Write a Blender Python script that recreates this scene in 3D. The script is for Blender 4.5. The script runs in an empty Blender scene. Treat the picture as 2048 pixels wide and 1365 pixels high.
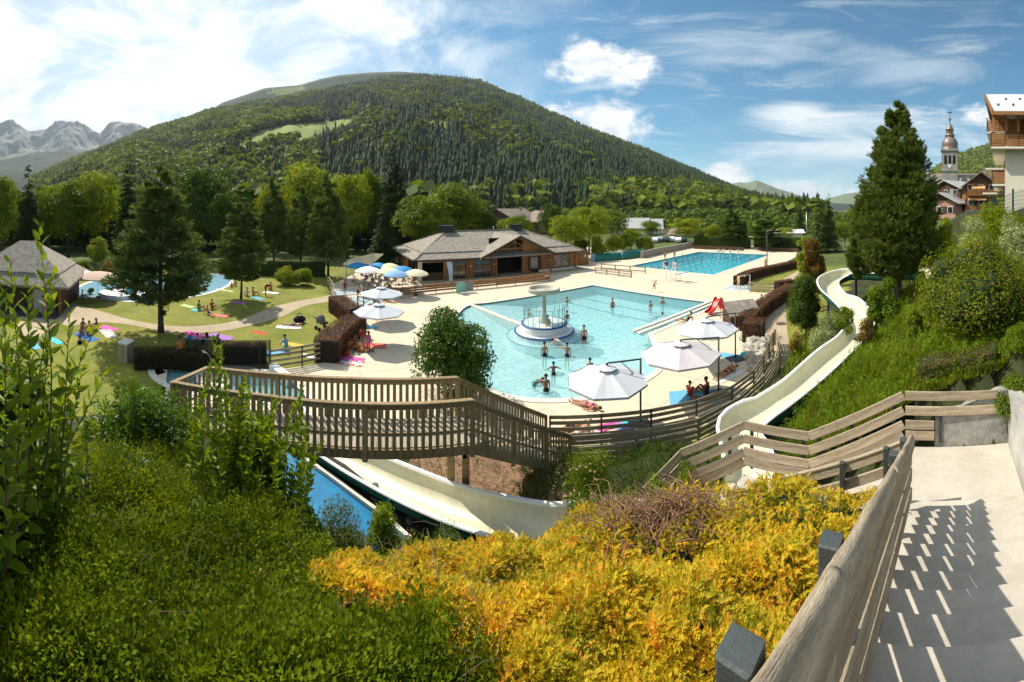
import bpy, math, random
import numpy as np
from mathutils import Vector, Matrix
from mathutils.geometry import tessellate_polygon
random.seed(11); RNG = np.random.default_rng(11)
pi = math.pi; sin = math.sin; cos = math.cos; rad = math.radians
SC = bpy.context.scene
COL = SC.collection
# ---------------------------------------------------------------- camera
# The photograph is a level cylindrical panorama (its straight railings bow), so a cylindrical camera.
CZ = 9.2; F = 780.0; Y0 = 418.0
cd = bpy.data.cameras.new('camera'); cam = bpy.data.objects.new('camera', cd); COL.objects.link(cam)
cam.location = (0, 0, CZ); cam.rotation_euler = (pi/2, 0, 0)
cd.type = 'PANO'; cd.panorama_type = 'CENTRAL_CYLINDRICAL'
cd.central_cylindrical_range_u_min = -1024/F; cd.central_cylindrical_range_u_max = 1024/F
cd.central_cylindrical_range_v_min = -(1365-Y0)/F; cd.central_cylindrical_range_v_max = Y0/F
cd.central_cylindrical_radius = 1.0
cd.clip_start = 0.05; cd.clip_end = 40000
SC.camera = cam
# ---------------------------------------------------------------- light
SUN_AZ, SUN_EL = rad(-50), rad(48)          # azimuth from +Y towards +X
SDIR = Vector((sin(SUN_AZ)*cos(SUN_EL), cos(SUN_AZ)*cos(SUN_EL), sin(SUN_EL)))
sl = bpy.data.lights.new('sun', 'SUN'); sl.energy = 5.0; sl.angle = rad(0.53); sl.color = (1.0, 0.93, 0.81)
so = bpy.data.objects.new('sun', sl); COL.objects.link(so)
so.rotation_euler = SDIR.to_track_quat('Z', 'Y').to_euler(); so.location = (0, 0, 60)
SC.view_settings.view_transform = 'Standard'; SC.view_settings.look = 'None'
SC.view_settings.gamma = 1; SC.view_settings.exposure = 0.40; SC.view_settings.use_curve_mapping = False
SC.render.engine = 'CYCLES'
try:
    SC.cycles.max_bounces = 6; SC.cycles.transparent_max_bounces = 12; SC.cycles.diffuse_bounces = 3
    SC.cycles.use_denoising = True; SC.cycles.caustics_reflective = False; SC.cycles.caustics_refractive = False
    SC.cycles.volume_bounces = 0
except Exception: pass
class NT:
    """tiny node helper"""
    def __init__(s, tree): s.t = tree; s.n = tree.nodes; s.l = tree.links
    def add(s, ty, ins=None, **kw):
        n = s.n.new(ty)
        for k, v in kw.items(): setattr(n, k, v)
        for k, v in (ins or {}).items():
            sock = n.inputs[k]
            if isinstance(v, bpy.types.NodeSocket): s.l.new(v, sock)
            else: sock.default_value = v
        return n
    def math(s, op, a, b=0.0, c=None, clamp=False):
        d = {0: a, 1: b}
        if c is not None: d[2] = c
        n = s.add('ShaderNodeMath', d, operation=op); n.use_clamp = clamp
        return n.outputs[0]
    def noise(s, vec, scale, detail=4, rough=.55, w=0, out=0, **kw):
        return s.add('ShaderNodeTexNoise', {'Vector': vec, 'Scale': scale, 'Detail': detail, 'Roughness': rough, 'Distortion': w}, **kw).outputs[out]
    def ramp(s, fac, stops, interp='LINEAR'):
        n = s.add('ShaderNodeValToRGB', {0: fac}); r = n.color_ramp; r.interpolation = interp
        while len(r.elements) < len(stops): r.elements.new(.5)
        for e, (p, c) in zip(r.elements, stops):
            e.position = p; e.color = c if len(c) == 4 else (*c, 1)
        return n.outputs[0]
    def mix(s, f, a, b, bt='MIX'):
        n = s.add('ShaderNodeMix', data_type='RGBA', blend_type=bt)
        for i, v in ((0, f), (6, a), (7, b)):
            if isinstance(v, bpy.types.NodeSocket): s.l.new(v, n.inputs[i])
            else: n.inputs[i].default_value = v if i == 0 else ((*v, 1) if len(v) == 3 else v)
        return n.outputs[2]
    def maprange(s, v, a, b, c=0., d=1., smooth=True):
        return s.add('ShaderNodeMapRange', {0: v, 1: a, 2: b, 3: c, 4: d}, interpolation_type='SMOOTHSTEP' if smooth else 'LINEAR').outputs[0]
def build_world():
    w = bpy.data.worlds.new('World'); SC.world = w; w.use_nodes = True
    t = NT(w.node_tree); t.n.clear()
    sky = t.add('ShaderNodeTexSky', sky_type='NISHITA'); sky.sun_disc = False
    sky.sun_elevation = SUN_EL; sky.sun_rotation = SUN_AZ; sky.altitude = 900; sky.air_density = 1.0; sky.dust_density = .6; sky.ozone_density = 2.2
    co = t.add('ShaderNodeTexCoord').outputs['Generated']
    sx = t.add('ShaderNodeSeparateXYZ', {0: co}); X, Y, Z = sx.outputs
    az = t.math('ARCTAN2', X, Y)
    hz = t.math('SQRT', t.math('ADD', t.math('MULTIPLY', X, X), t.math('MULTIPLY', Y, Y)))
    el = t.math('DIVIDE', Z, t.math('MAXIMUM', hz, .05))      # tangent of the elevation
    # clouds are laid out on direction (azimuth, tangent of elevation)
    uv = t.add('ShaderNodeCombineXYZ', {0: az, 1: t.math('MULTIPLY', el, 1.6), 2: 0.0}).outputs[0]
    wv = t.add('ShaderNodeMapping', {'Vector': uv, 'Rotation': (0, 0, .35), 'Scale': (1.0, 3.4, 1)}).outputs[0]
    n1 = t.noise(wv, 2.3, 9, .62, .9)
    n2 = t.noise(uv, 3.2, 8, .6, .4)
    n3 = t.noise(uv, 9.0, 8, .62, .3)
    streak = t.maprange(n1, .50, .76)
    broad = t.maprange(n2, .38, .66)
    # the left half of the sky is overspread with bright veil cloud towards the sun; it thins to the right
    cover = t.maprange(az, .35, -.35)
    cover2 = t.maprange(az, .05, -.75)
    veil = t.math('MULTIPLY', t.math('ADD', t.math('MULTIPLY', broad, .85), t.math('MULTIPLY', cover2, .72)), cover, clamp=True)
    cir = t.math('MULTIPLY', streak, t.maprange(el, .60, .12, .35, .95))
    cl = t.math('MAXIMUM', veil, cir)
    # low bright bank near the horizon
    low = t.math('MULTIPLY', t.maprange(el, .16, .0), t.maprange(n2, .3, .6, .35, 1.))
    cl = t.math('MAXIMUM', cl, t.math('MULTIPLY', low, .85))
    # individual cumulus heaps: (azimuth, tangent elev, half widths)
    def heap(a, e, wa, we, hard=.0):
        dx = t.math('DIVIDE', t.math('SUBTRACT', az, a), wa); dy = t.math('DIVIDE', t.math('SUBTRACT', el, e), we)
        r = t.math('SQRT', t.math('ADD', t.math('MULTIPLY', dx, dx), t.math('MULTIPLY', dy, dy)))
        r = t.math('ADD', r, t.math('MULTIPLY', t.math('SUBTRACT', n3, .5), 2.6))
        return t.maprange(r, 1.15, .42)
    hs = None
    for h in ((.22, .375, .14, .055), (.205, .19, .15, .085), (.30, .345, .08, .05), (-.98, .20, .10, .14), (-.80, .225, .045, .11), (-1.28, .20, .09, .09), (-1.12, .19, .07, .07),
              (1.23, .235, .10, .03), (.56, .09, .07, .035), (.72, .045, .12, .03), (1.05, .03, .2, .03), (.08, .22, .05, .04), (.40, .06, .1, .03)):
        v = heap(*h); hs = v if hs is None else t.math('MAXIMUM', hs, v)
    wisp = None
    for h in ((.93, .215, .34, .045), (.86, .145, .30, .045), (.72, .245, .12, .03), (.55, .42, .22, .06), (1.0, .36, .2, .05)):
        dx = t.math('DIVIDE', t.math('SUBTRACT', az, h[0]), h[2]); dy = t.math('DIVIDE', t.math('SUBTRACT', el, h[1]), h[3])
        r = t.math('SQRT', t.math('ADD', t.math('MULTIPLY', dx, dx), t.math('MULTIPLY', dy, dy)))
        r = t.math('ADD', r, t.math('MULTIPLY', t.math('SUBTRACT', n1, .5), 3.2))
        v = t.maprange(r, 1.25, .1, 0, .95 if h[1] < .3 else .42); wisp = v if wisp is None else t.math('MAXIMUM', wisp, v)
    # the same bank of cloud carries on all round, outside the picture too
    cl = t.math('MAXIMUM', cl, wisp)
    cl = t.math('MULTIPLY', cl, .93)
    # shading in the clouds: heaps brighter at the top, greyer below
    n4 = t.noise(t.add('ShaderNodeVectorMath', {0: uv, 1: (.012, -.03, 0)}, operation='ADD').outputs[0], 9.0, 8, .62, .3)
    rim = t.math('ADD', .5, t.math('MULTIPLY', t.math('SUBTRACT', n4, n3), 5.0), clamp=True)
    veilcol = t.mix(t.maprange(n2, .35, .65), (6.7, 7.5, 8.0), (9.2, 9.4, 9.3))
    heapcol = t.mix(rim, (6.6, 7.2, 7.7), (9.6, 9.5, 9.2))
    skyc = t.mix(1.0, sky.outputs[0], (.34, .90, .98), 'MULTIPLY')
    c1 = t.mix(cl, skyc, veilcol)
    c2 = t.mix(t.math('MULTIPLY', hs, .94), c1, heapcol)
    bg = t.add('ShaderNodeBackground', {0: c2, 1: .1})
    t.l.new(bg.outputs[0], t.add('ShaderNodeOutputWorld').inputs[0])
build_world()
# ---------------------------------------------------------------- pixel <-> place helpers
def W(px, py, z=0.0):
    """point at height z seen in the direction of photograph pixel (px, py)"""
    a = (px-1024)/F; D = (CZ-z)*F/(py-Y0)
    return Vector((D*sin(a), D*cos(a), z))
def PD(px, D, z=0.0):
    a = (px-1024)/F
    return Vector((D*sin(a), D*cos(a), z))
def topz(py, D): return CZ-(py-Y0)/F*D
# ---------------------------------------------------------------- materials
MATS = {}
def mat(name, col, rough=.8, var=.25, scale=3.0, bump=.0, bscale=None, spec=.3, metal=0., col2=None, stretch=None, trans=0., objrand=.0, island=.0, detail=5, coords='Object'):
    if name in MATS: return MATS[name]
    m = bpy.data.materials.new(name); m.use_nodes = True; t = NT(m.node_tree); t.n.clear()
    co = t.add('ShaderNodeTexCoord').outputs[coords] if coords != 'World' else t.add('ShaderNodeNewGeometry').outputs['Position']
    if stretch: co = t.add('ShaderNodeMapping', {'Vector': co, 'Scale': stretch}).outputs[0]
    n = t.noise(co, scale, detail, .6)
    n2 = t.noise(co, scale*7.3, 3, .6)
    f = t.math('ADD', t.math('MULTIPLY', n, .65), t.math('MULTIPLY', n2, .35))
    f = t.maprange(f, .3, .7, smooth=False)
    a = tuple(c*(1-var) for c in col); b = col2 if col2 else tuple(min(1, c*(1+var)) for c in col)
    c = t.mix(f, a, b)
    if objrand:
        oi = t.add('ShaderNodeObjectInfo').outputs['Random']
        c = t.mix(1.0, c, t.ramp(oi, [(0, (1-objrand,)*3), (1, (1+objrand,)*3)]), 'MULTIPLY')
    if island:
        ir = t.add('ShaderNodeNewGeometry').outputs['Random Per Island']
        c = t.mix(1.0, c, t.ramp(ir, [(0, (1-island, 1-island*.8, 1-island*1.1)), (1, (1+island, 1+island*.8, 1+island*.6))]), 'MULTIPLY')
    p = t.add('ShaderNodeBsdfPrincipled', {'Base Color': c, 'Roughness': rough, 'Metallic': metal, 'Specular IOR Level': spec})
    if bump:
        bn = t.noise(co, bscale or scale*4, 4, .6)
        p.inputs['Normal'].default_value = (0, 0, 0)
        t.l.new(t.add('ShaderNodeBump', {'Height': bn, 'Strength': bump, 'Distance': .02}).outputs[0], p.inputs['Normal'])
    sh = p.outputs[0]
    if trans:
        tr = t.add('ShaderNodeBsdfTranslucent', {0: t.mix(1.0, c, (1.5, 1.6, .55), 'MULTIPLY')}).outputs[0]
        sh = t.add('ShaderNodeMixShader', {0: trans, 1: sh, 2: tr}).outputs[0]
    t.l.new(sh, t.add('ShaderNodeOutputMaterial').inputs[0])
    MATS[name] = m
    return m
def leafmat(name, dark, light, accent=None, acc=.0, scale=.9, trans=.35, rough=.55, spec=.12):
    """foliage: leaves differ from one to the next and in clumps; light shines through"""
    if name in MATS: return MATS[name]
    m = bpy.data.materials.new(name); m.use_nodes = True; t = NT(m.node_tree); t.n.clear()
    co = t.add('ShaderNodeNewGeometry')
    n = t.maprange(t.noise(co.outputs['Position'], scale, 3, .6), .32, .68, smooth=False)
    r = co.outputs['Random Per Island']
    f = t.math('ADD', t.math('MULTIPLY', n, .5), t.math('MULTIPLY', r, .5))
    c = t.mix(f, dark, light)
    if accent:
        n2 = t.noise(co.outputs['Position'], scale*2.7, 4, .65)
        g = t.math('ADD', t.math('MULTIPLY', n2, .75), t.math('MULTIPLY', r, .25))
        c = t.mix(t.maprange(g, .62-acc*.3, .72-acc*.3), c, accent)
    p = t.add('ShaderNodeBsdfPrincipled', {'Base Color': c, 'Roughness': rough, 'Specular IOR Level': spec}).outputs[0]
    tr = t.add('ShaderNodeBsdfTranslucent', {0: t.mix(1.0, c, (1.7, 1.5, .5), 'MULTIPLY')}).outputs[0]
    t.l.new(t.add('ShaderNodeMixShader', {0: trans, 1: p, 2: tr}).outputs[0], t.add('ShaderNodeOutputMaterial').inputs[0])
    MATS[name] = m
    return m
# ---------------------------------------------------------------- objects
def link(o, parent=None):
    COL.objects.link(o)
    if parent is not None: o.parent = parent
    return o
def tag(o, label=None, cat=None, group=None, kind=None):
    if label: o['label'] = label
    if cat: o['category'] = cat
    if group: o['group'] = group
    if kind: o['kind'] = kind
    return o
def thing(name, label, cat, loc=(0, 0, 0), rz=0., group=None):
    o = bpy.data.objects.new(name, None); o.empty_display_size = .2; COL.objects.link(o)
    o.location = loc; o.rotation_euler = (0, 0, rz)
    return tag(o, label, cat, group)
def meshobj(name, me, parent=None, loc=None, rz=None, **kw):
    o = bpy.data.objects.new(name, me); link(o, parent)
    if loc is not None: o.location = loc
    if rz is not None: o.rotation_euler = (0, 0, rz)
    return tag(o, **kw)
def npmesh(name, V, Q, m, smooth=False, midx=None):
    """mesh from numpy verts (n,3) and faces (k,3 or 4)"""
    V = np.asarray(V, dtype=np.float32); Q = np.asarray(Q, dtype=np.int32)
    me = bpy.data.meshes.new(name); k = Q.shape[1]
    me.vertices.add(len(V)); me.vertices.foreach_set('co', V.ravel())
    me.loops.add(Q.size); me.loops.foreach_set('vertex_index', Q.ravel())
    me.polygons.add(len(Q)); me.polygons.foreach_set('loop_start', np.arange(len(Q), dtype=np.int32)*k)
    try: me.polygons.foreach_set('loop_total', np.full(len(Q), k, dtype=np.int32))
    except Exception: pass
    for x in (m if isinstance(m, (list, tuple)) else [m]): me.materials.append(x)
    if midx is not None: me.polygons.foreach_set('material_index', np.asarray(midx, dtype=np.int32))
    if smooth: me.polygons.foreach_set('use_smooth', np.ones(len(Q), dtype=bool))
    me.update(calc_edges=True); me.validate()
    return me
class MB:
    def __init__(s): s.v = []; s.f = []; s.m = []; s.sm = []
    def face(s, pts, mi=0, sm=False):
        b = len(s.v); s.v += [tuple(p) for p in pts]; s.f.append(tuple(range(b, b+len(pts)))); s.m.append(mi); s.sm.append(sm)
    def add(s, vs, fs, mi=0, sm=False):
        b = len(s.v); s.v += [tuple(p) for p in vs]
        for f in fs: s.f.append(tuple(b+i for i in f)); s.m.append(mi); s.sm.append(sm)
        return s
    def box(s, c, d, rz=0., mi=0, rot=None, bev=0.):
        hx, hy, hz = d[0]/2, d[1]/2, d[2]/2
        R = rot if rot is not None else Matrix.Rotation(rz, 3, 'Z'); c = Vector(c)
        if bev:
            pts = []
            for z in (-1, 1):
                for x, y in ((-1, -1), (1, -1), (1, 1), (-1, 1)):
                    pts.append(c+R@Vector((x*(hx-bev), y*(hy-bev), z*hz)))
            for z in (-1, 1):
                for x, y in ((-1, -1), (1, -1), (1, 1), (-1, 1)):
                    pts.append(c+R@Vector((x*hx, y*hy, z*(hz-bev))))
            fs = [(3, 2, 1, 0), (4, 5, 6, 7)]
            for i in range(4):
                j = (i+1) % 4
                fs += [(i, j, 8+j, 8+i), (8+i, 8+j, 12+j, 12+i), (12+i, 12+j, 4+j, 4+i)]
            return s.add(pts, fs, mi)
        pts = [c+R@Vector((x*hx, y*hy, z*hz)) for z in (-1, 1) for x, y in ((-1, -1), (1, -1), (1, 1), (-1, 1))]
        return s.add(pts, [(3, 2, 1, 0), (4, 5, 6, 7), (0, 1, 5, 4), (1, 2, 6, 5), (2, 3, 7, 6), (3, 0, 4, 7)], mi)
    def beam(s, p, q, w, h, mi=0, up=(0, 0, 1), bev=0., ext=0.):
        """bar from p to q, w across, h in the up direction"""
        p = Vector(p); q = Vector(q); d = (q-p); L = d.length; d.normalize()
        y = Vector(up).cross(d)
        if y.length < 1e-4: y = Vector((1, 0, 0)).cross(d)
        y.normalize(); z = d.cross(y)
        R = Matrix((d, y, z)).transposed()
        return s.box((p+q)/2, (L+2*ext, w, h), rot=R, mi=mi, bev=bev)
    def tube(s, pts, r, n=8, mi=0, sm=True, cap=True):
        pts = [Vector(p) for p in pts]; rr = r if isinstance(r, (list, tuple)) else [r]*len(pts)
        b = len(s.v); ax = None
        for i, p in enumerate(pts):
            d = (pts[min(i+1, len(pts)-1)]-pts[max(i-1, 0)]).normalized()
            if ax is None:
                ax = d.cross(Vector((0, 0, 1)))
                if ax.length < .05: ax = Vector((1, 0, 0))
            ax = (ax-d*ax.dot(d)).normalized(); by = d.cross(ax)
            for k in range(n):
                a = 2*pi*k/n; s.v.append(tuple(p+(ax*cos(a)+by*sin(a))*rr[i]))
        for i in range(len(pts)-1):
            for k in range(n):
                k2 = (k+1) % n
                s.f.append((b+i*n+k, b+i*n+k2, b+(i+1)*n+k2, b+(i+1)*n+k)); s.m.append(mi); s.sm.append(sm)
        if cap:
            s.f.append(tuple(b+k for k in reversed(range(n)))); s.m.append(mi); s.sm.append(False)
            s.f.append(tuple(b+(len(pts)-1)*n+k for k in range(n))); s.m.append(mi); s.sm.append(False)
        return s
    def lathe(s, prof, c=(0, 0, 0), n=24, mi=0, sm=True, a0=0., a1=2*pi):
        b = len(s.v); full = abs(a1-a0-2*pi) < 1e-6; m = n if full else n+1
        for r, z in prof:
            for k in range(m):
                a = a0+(a1-a0)*k/n; s.v.append((c[0]+r*cos(a), c[1]+r*sin(a), c[2]+z))
        for i in range(len(prof)-1):
            for k in range(n):
                k2 = (k+1) % m
                s.f.append((b+i*m+k, b+i*m+k2, b+(i+1)*m+k2, b+(i+1)*m+k)); s.m.append(mi); s.sm.append(sm)
        return s
    def sphere(s, c, r, n=10, mi=0, sc=(1, 1, 1), half=False, z0=-1.):
        k = n//2; t0 = math.acos(max(-1, min(1, z0)))
        pr = [(max(1e-4, sin(t0*(1-i/k)))*1.0, cos(t0*(1-i/k))) for i in range(k+1)]
        b = len(s.v)
        s.lathe(pr, (0, 0, 0), n, mi)
        for i in range(b, len(s.v)):
            x, y, z = s.v[i]; s.v[i] = (c[0]+x*r*sc[0], c[1]+y*r*sc[1], c[2]+z*r*sc[2])
        return s
    def prism(s, poly, z0, z1, mi=0, side=True, top=True, bottom=False, holes=()):
        loops = [[Vector((p[0], p[1], 0)) for p in poly]]+[[Vector((p[0], p[1], 0)) for p in h] for h in holes]
        tri = tessellate_polygon(loops); flat = [p for L in loops for p in L]
        def zz(z, p): return z(p[0], p[1]) if callable(z) else z
        for on, z, fl in ((top, z1, False), (bottom, z0, True)):
            if not on: continue
            vs = [(p.x, p.y, zz(z, p)) for p in flat]; fs = []
            for a, b_, c in tri:
                nz = (flat[b_]-flat[a]).cross(flat[c]-flat[a]).z
                f = (a, b_, c) if nz > 0 else (c, b_, a)
                fs.append(f[::-1] if fl else f)
            s.add(vs, fs, mi)
        if side:
            for li, L in enumerate(loops):
                area = sum(L[i].x*L[(i+1) % len(L)].y-L[(i+1) % len(L)].x*L[i].y for i in range(len(L)))
                ccw = (area > 0) == (li == 0)
                for i in range(len(L)):
                    a, b_ = L[i], L[(i+1) % len(L)]
                    q = [(a.x, a.y, zz(z0, a)), (b_.x, b_.y, zz(z0, b_)), (b_.x, b_.y, zz(z1, b_)), (a.x, a.y, zz(z1, a))]
                    s.face(q if ccw else q[::-1], mi)
        return s
    def mesh(s, name, mats):
        me = bpy.data.meshes.new(name); me.from_pydata(s.v, [], s.f)
        for x in (mats if isinstance(mats, (list, tuple)) else [mats]): me.materials.append(x)
        me.polygons.foreach_set('material_index', s.m); me.polygons.foreach_set('use_smooth', s.sm); me.update()
        return me
    def build(s, name, mats, parent=None, **kw):
        return meshobj(name, s.mesh(name, mats), parent, **kw)
def copy_tree(o, parent=None):
    c = o.copy(); COL.objects.link(c); c.parent = parent
    for ch in KIDS.get(o.name, ()): copy_tree(ch, c)
    return c
KIDS = {}
def index_kids():
    KIDS.clear()
    for o in list(COL.objects):
        if o.parent is not None: KIDS.setdefault(o.parent.name, []).append(o)
def struct(o): o['kind'] = 'structure'; return o
def poly_in(poly, x, y):
    """vectorised point in polygon"""
    x = np.asarray(x); y = np.asarray(y); r = np.zeros(x.shape, bool); n = len(poly)
    for i in range(n):
        x0, y0 = poly[i][0], poly[i][1]; x1, y1 = poly[(i+1) % n][0], poly[(i+1) % n][1]
        if y0 == y1: continue
        c = ((y0 > y) != (y1 > y)) & (x < (x1-x0)*(y-y0)/(y1-y0)+x0); r ^= c
    return r
def polyline_dist(pl, x, y):
    """distance to a polyline and height interpolated along it"""
    x = np.asarray(x, float); y = np.asarray(y, float); best = np.full(x.shape, 1e9); zz = np.zeros(x.shape)
    for a, b in zip(pl[:-1], pl[1:]):
        dx, dy = b[0]-a[0], b[1]-a[1]; L = dx*dx+dy*dy+1e-9
        t = np.clip(((x-a[0])*dx+(y-a[1])*dy)/L, 0, 1)
        d = np.hypot(x-a[0]-t*dx, y-a[1]-t*dy); k = d < best
        best = np.where(k, d, best); zz = np.where(k, a[2]+t*(b[2]-a[2]), zz)
    return best, zz
def resample(pts, n):
    """smooth curve through points (Catmull-Rom)"""
    P = [Vector(p) for p in pts]; P = [2*P[0]-P[1]]+P+[2*P[-1]-P[-2]]; out = []
    m = len(P)-3
    for i in range(n+1):
        u = i/n*m; k = min(int(u), m-1); t = u-k; a, b, c, d = P[k:k+4]
        out.append(.5*((2*b)+(c-a)*t+(2*a-5*b+4*c-d)*t*t+(3*b-a-3*c+d)*t**3))
    return out
def hash_noise(x, y, s=1.0, seed=0):
    """cheap smooth noise in [-1,1]"""
    x = np.asarray(x)*s; y = np.asarray(y)*s
    return (np.sin(x*1.3+seed*1.7+1.9*np.sin(y*.9+seed))+np.sin(y*1.7-seed*2.3+1.6*np.sin(x*1.1-seed))+.6*np.sin((x+y)*2.3+seed)+.5*np.sin((x-y)*3.1-seed*.7))/3.1
# ================================================================ LAND
SA = 1.085; SF = (sin(SA), cos(SA)); SR = (cos(SA), -sin(SA))     # stairs: forward and right-hand directions
def S(f, l, z=0.): return Vector((f*SF[0]+l*SR[0], f*SF[1]+l*SR[1], z))
SLIDE = resample([PD(1860, 23.0, 5.6), PD(1800, 24.2, 5.3), PD(1765, 25.3, 5.1), PD(1725, 26.3, 5.0), PD(1688, 26.6, 4.85), PD(1657, 24.9, 4.65), PD(1666, 22.3, 4.45), PD(1698, 20.6, 4.25), PD(1720, 18.4, 4.05), PD(1709, 16.7, 3.85), PD(1662, 15.1, 3.55),
         PD(1600, 13.6, 3.15), PD(1540, 12.8, 2.8), PD(1480, 12.1, 2.5), PD(1498, 10.5, 2.2), PD(1430, 9.2, 1.97), PD(1330, 9.0, 1.8), PD(1222, 9.45, 1.6), Vector((.95, 9.55, 1.42)), Vector((-.3, 9.95, 1.35)), Vector((-1.75, 10.5, 1.22)),
         Vector((-3.3, 11.15, 1.08)), Vector((-4.75, 11.7, .98)), Vector((-6.3, 12.3, .88)), Vector((-8.3, 13.4, .7)), Vector((-9.8, 14.6, .5))], 150)
ctrl = [  # (photo column, distance, height)
    (1024, .6, 7.4), (1024, 2.4, 6.35), (1024, 3.4, 5.75), (1024, 4.5, 5.0), (1024, 5.2, 4.3), (1024, 6.2, 3.3), (1024, 7.2, 2.35), (1024, 8.2, 1.3), (1024, 9.5, .95), (1024, 11.5, .8), (1024, 13.3, .35), (1024, 15.5, 0), (1024, 20, -.1),
    (1200, 2.4, 6.3), (1200, 4.0, 5.5), (1200, 5.3, 4.75), (1200, 6.2, 3.9), (1200, 7.2, 2.7), (1200, 8.3, 1.6), (1200, 10, 1.0), (1200, 12, .7), (1200, 14.2, .1), (1200, 18, -.1),
    (1400, 2.4, 6.3), (1400, 4.2, 5.5), (1400, 6.0, 4.7), (1400, 6.9, 4.1), (1400, 7.8, 2.9), (1400, 8.8, 1.9), (1400, 10.5, 1.3), (1400, 12.5, .8), (1400, 14.6, .1), (1400, 18, -.1),
    (1560, 3, 6.1), (1560, 5, 5.2), (1560, 6.3, 4.6), (1560, 7.6, 2.8), (1560, 9.4, 2.6), (1560, 10.5, 2.8), (1560, 12, 2.2), (1560, 14, 1.5), (1560, 16, .8), (1560, 19, .1), (1560, 24, 0),
    (1660, 9.6, 3.6), (1660, 11, 3.7), (1660, 13, 3.5), (1660, 16, 2.6), (1660, 20, 1.5), (1660, 25, .5), (1660, 32, 0),
    (1700, 2, 6.4), (1700, 4, 5.3), (1700, 5.5, 4.8), (1700, 6.5, 4.2), (1760, 9.6, 4.4), (1760, 11.5, 4.75), (1760, 13, 4.7), (1760, 17, 4.2), (1760, 20, 4.1), (1760, 26, 3.2), (1760, 34, 1.2), (1720, 42, .2),
    (1850, 9.6, 5.0), (1850, 11, 5.3), (1850, 14, 5.4), (1850, 20, 5.2), (1850, 28, 5.0), (1850, 40, 4.5), (1850, 60, 4.0),
    (1960, 8.6, 5.1), (1960, 9.5, 5.5), (1960, 12, 5.6), (1960, 16, 6.4), (1960, 22, 7.6), (1960, 30, 8.8), (1960, 45, 9.0), (1960, 60, 8.0),
    (2080, 3, 7.4), (2080, 6, 5.9), (2080, 9, 6.3), (2080, 14, 7.2), (2080, 22, 9.0), (2080, 34, 9.4), (2250, 4, 8), (2250, 10, 9), (2250, 25, 10),
    (860, 2.4, 6.35), (860, 3.6, 5.6), (860, 4.6, 4.8), (860, 5.6, 3.8), (860, 6.6, 2.7), (860, 7.8, 1.0), (860, 9, .75), (860, 11, .6), (860, 13.5, .4), (860, 16.5, 0),
    (700, 2.4, 6.3), (700, 4, 5.2), (700, 5, 4.3), (700, 6, 2.9), (700, 7.2, 1.3), (700, 8.5, .8), (700, 10, .45), (700, 13, .4), (700, 17, .1), (700, 20, 0),
    (500, 2.4, 6.4), (500, 4, 5.2), (500, 5.5, 4.3), (500, 7, 3.4), (500, 8.5, 2.6), (500, 10, 1.6), (500, 12, .8), (500, 15, .3), (500, 18, 0),
    (300, 2.4, 6.5), (300, 4, 5.5), (300, 6, 4.6), (300, 8, 3.8), (300, 10, 2.6), (300, 13, 1.4), (300, 16, .6), (300, 20, 0),
    (100, 2.4, 6.6), (100, 4, 5.8), (100, 7, 4.6), (100, 10, 3.0), (100, 14, 1.4), (100, 19, .2), (100, 24, 0),
    (-100, 3, 6.8), (-100, 7, 5), (-100, 12, 3), (-100, 18, .6), (-400, 4, 7), (-400, 12, 5), (2500, 6, 8.5), (-900, 6, 7.5), (-900, 14, 7),
]
CP = np.array([tuple(PD(a, b, c)) for a, b, c in ctrl])
def base_height(x, y):
    x = np.asarray(x, float); y = np.asarray(y, float)
    shp = x.shape; X = x.ravel(); Y = y.ravel(); out = np.zeros(X.size)
    r = np.hypot(X, Y)
    for i in range(0, X.size, 20000):
        xs = X[i:i+20000, None]; ys = Y[i:i+20000, None]; rr = np.maximum(r[i:i+20000, None], 2.0)
        d = np.hypot(xs-CP[None, :, 0], ys-CP[None, :, 1])/(.12*rr+.15)
        w = 1.0/(d**3.2+.02); out[i:i+20000] = (w*CP[None, :, 2]).sum(1)/w.sum(1)
    az = np.arctan2(X, Y)
    # the valley floor is level beyond the foot of the slope
    foot = np.interp(az, [-3.2, -1.3, -.93, -.6, -.3, 0, .3, .55, .68, .78, .9, 1.0, 1.15, 1.3, 3.2], [40, 18, 16.5, 17, 17.5, 15.5, 15, 16.5, 20, 32, 52, 95, 220, 400, 400])
    k = np.clip((r-foot*.8)/(foot*.25), 0, 1); k = k*k*(3-2*k)
    out = out*(1-k)
    return out.reshape(shp)
DECKPX = [(332, 765), (335, 738), (440, 733), (540, 742), (655, 724), (668, 700), (700, 668), (716, 650), (700, 625), (668, 602), (660, 572), (700, 552), (742, 530), (757, 512), (900, 488), (1180, 494), (1300, 503), (1395, 489), (1596, 494), (1592, 514),
          (1530, 546), (1482, 562), (1500, 584), (1555, 587), (1580, 577), (1540, 603), (1484, 645), (1495, 668), (1532, 668), (1547, 690), (1528, 745), (1506, 789), (1450, 834), (1400, 854), (1323, 874), (1240, 886), (1110, 893), (1000, 890), (800, 878), (600, 858), (400, 830), (330, 800)]
DECK = [tuple(W(*p).xy) for p in DECKPX]
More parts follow.
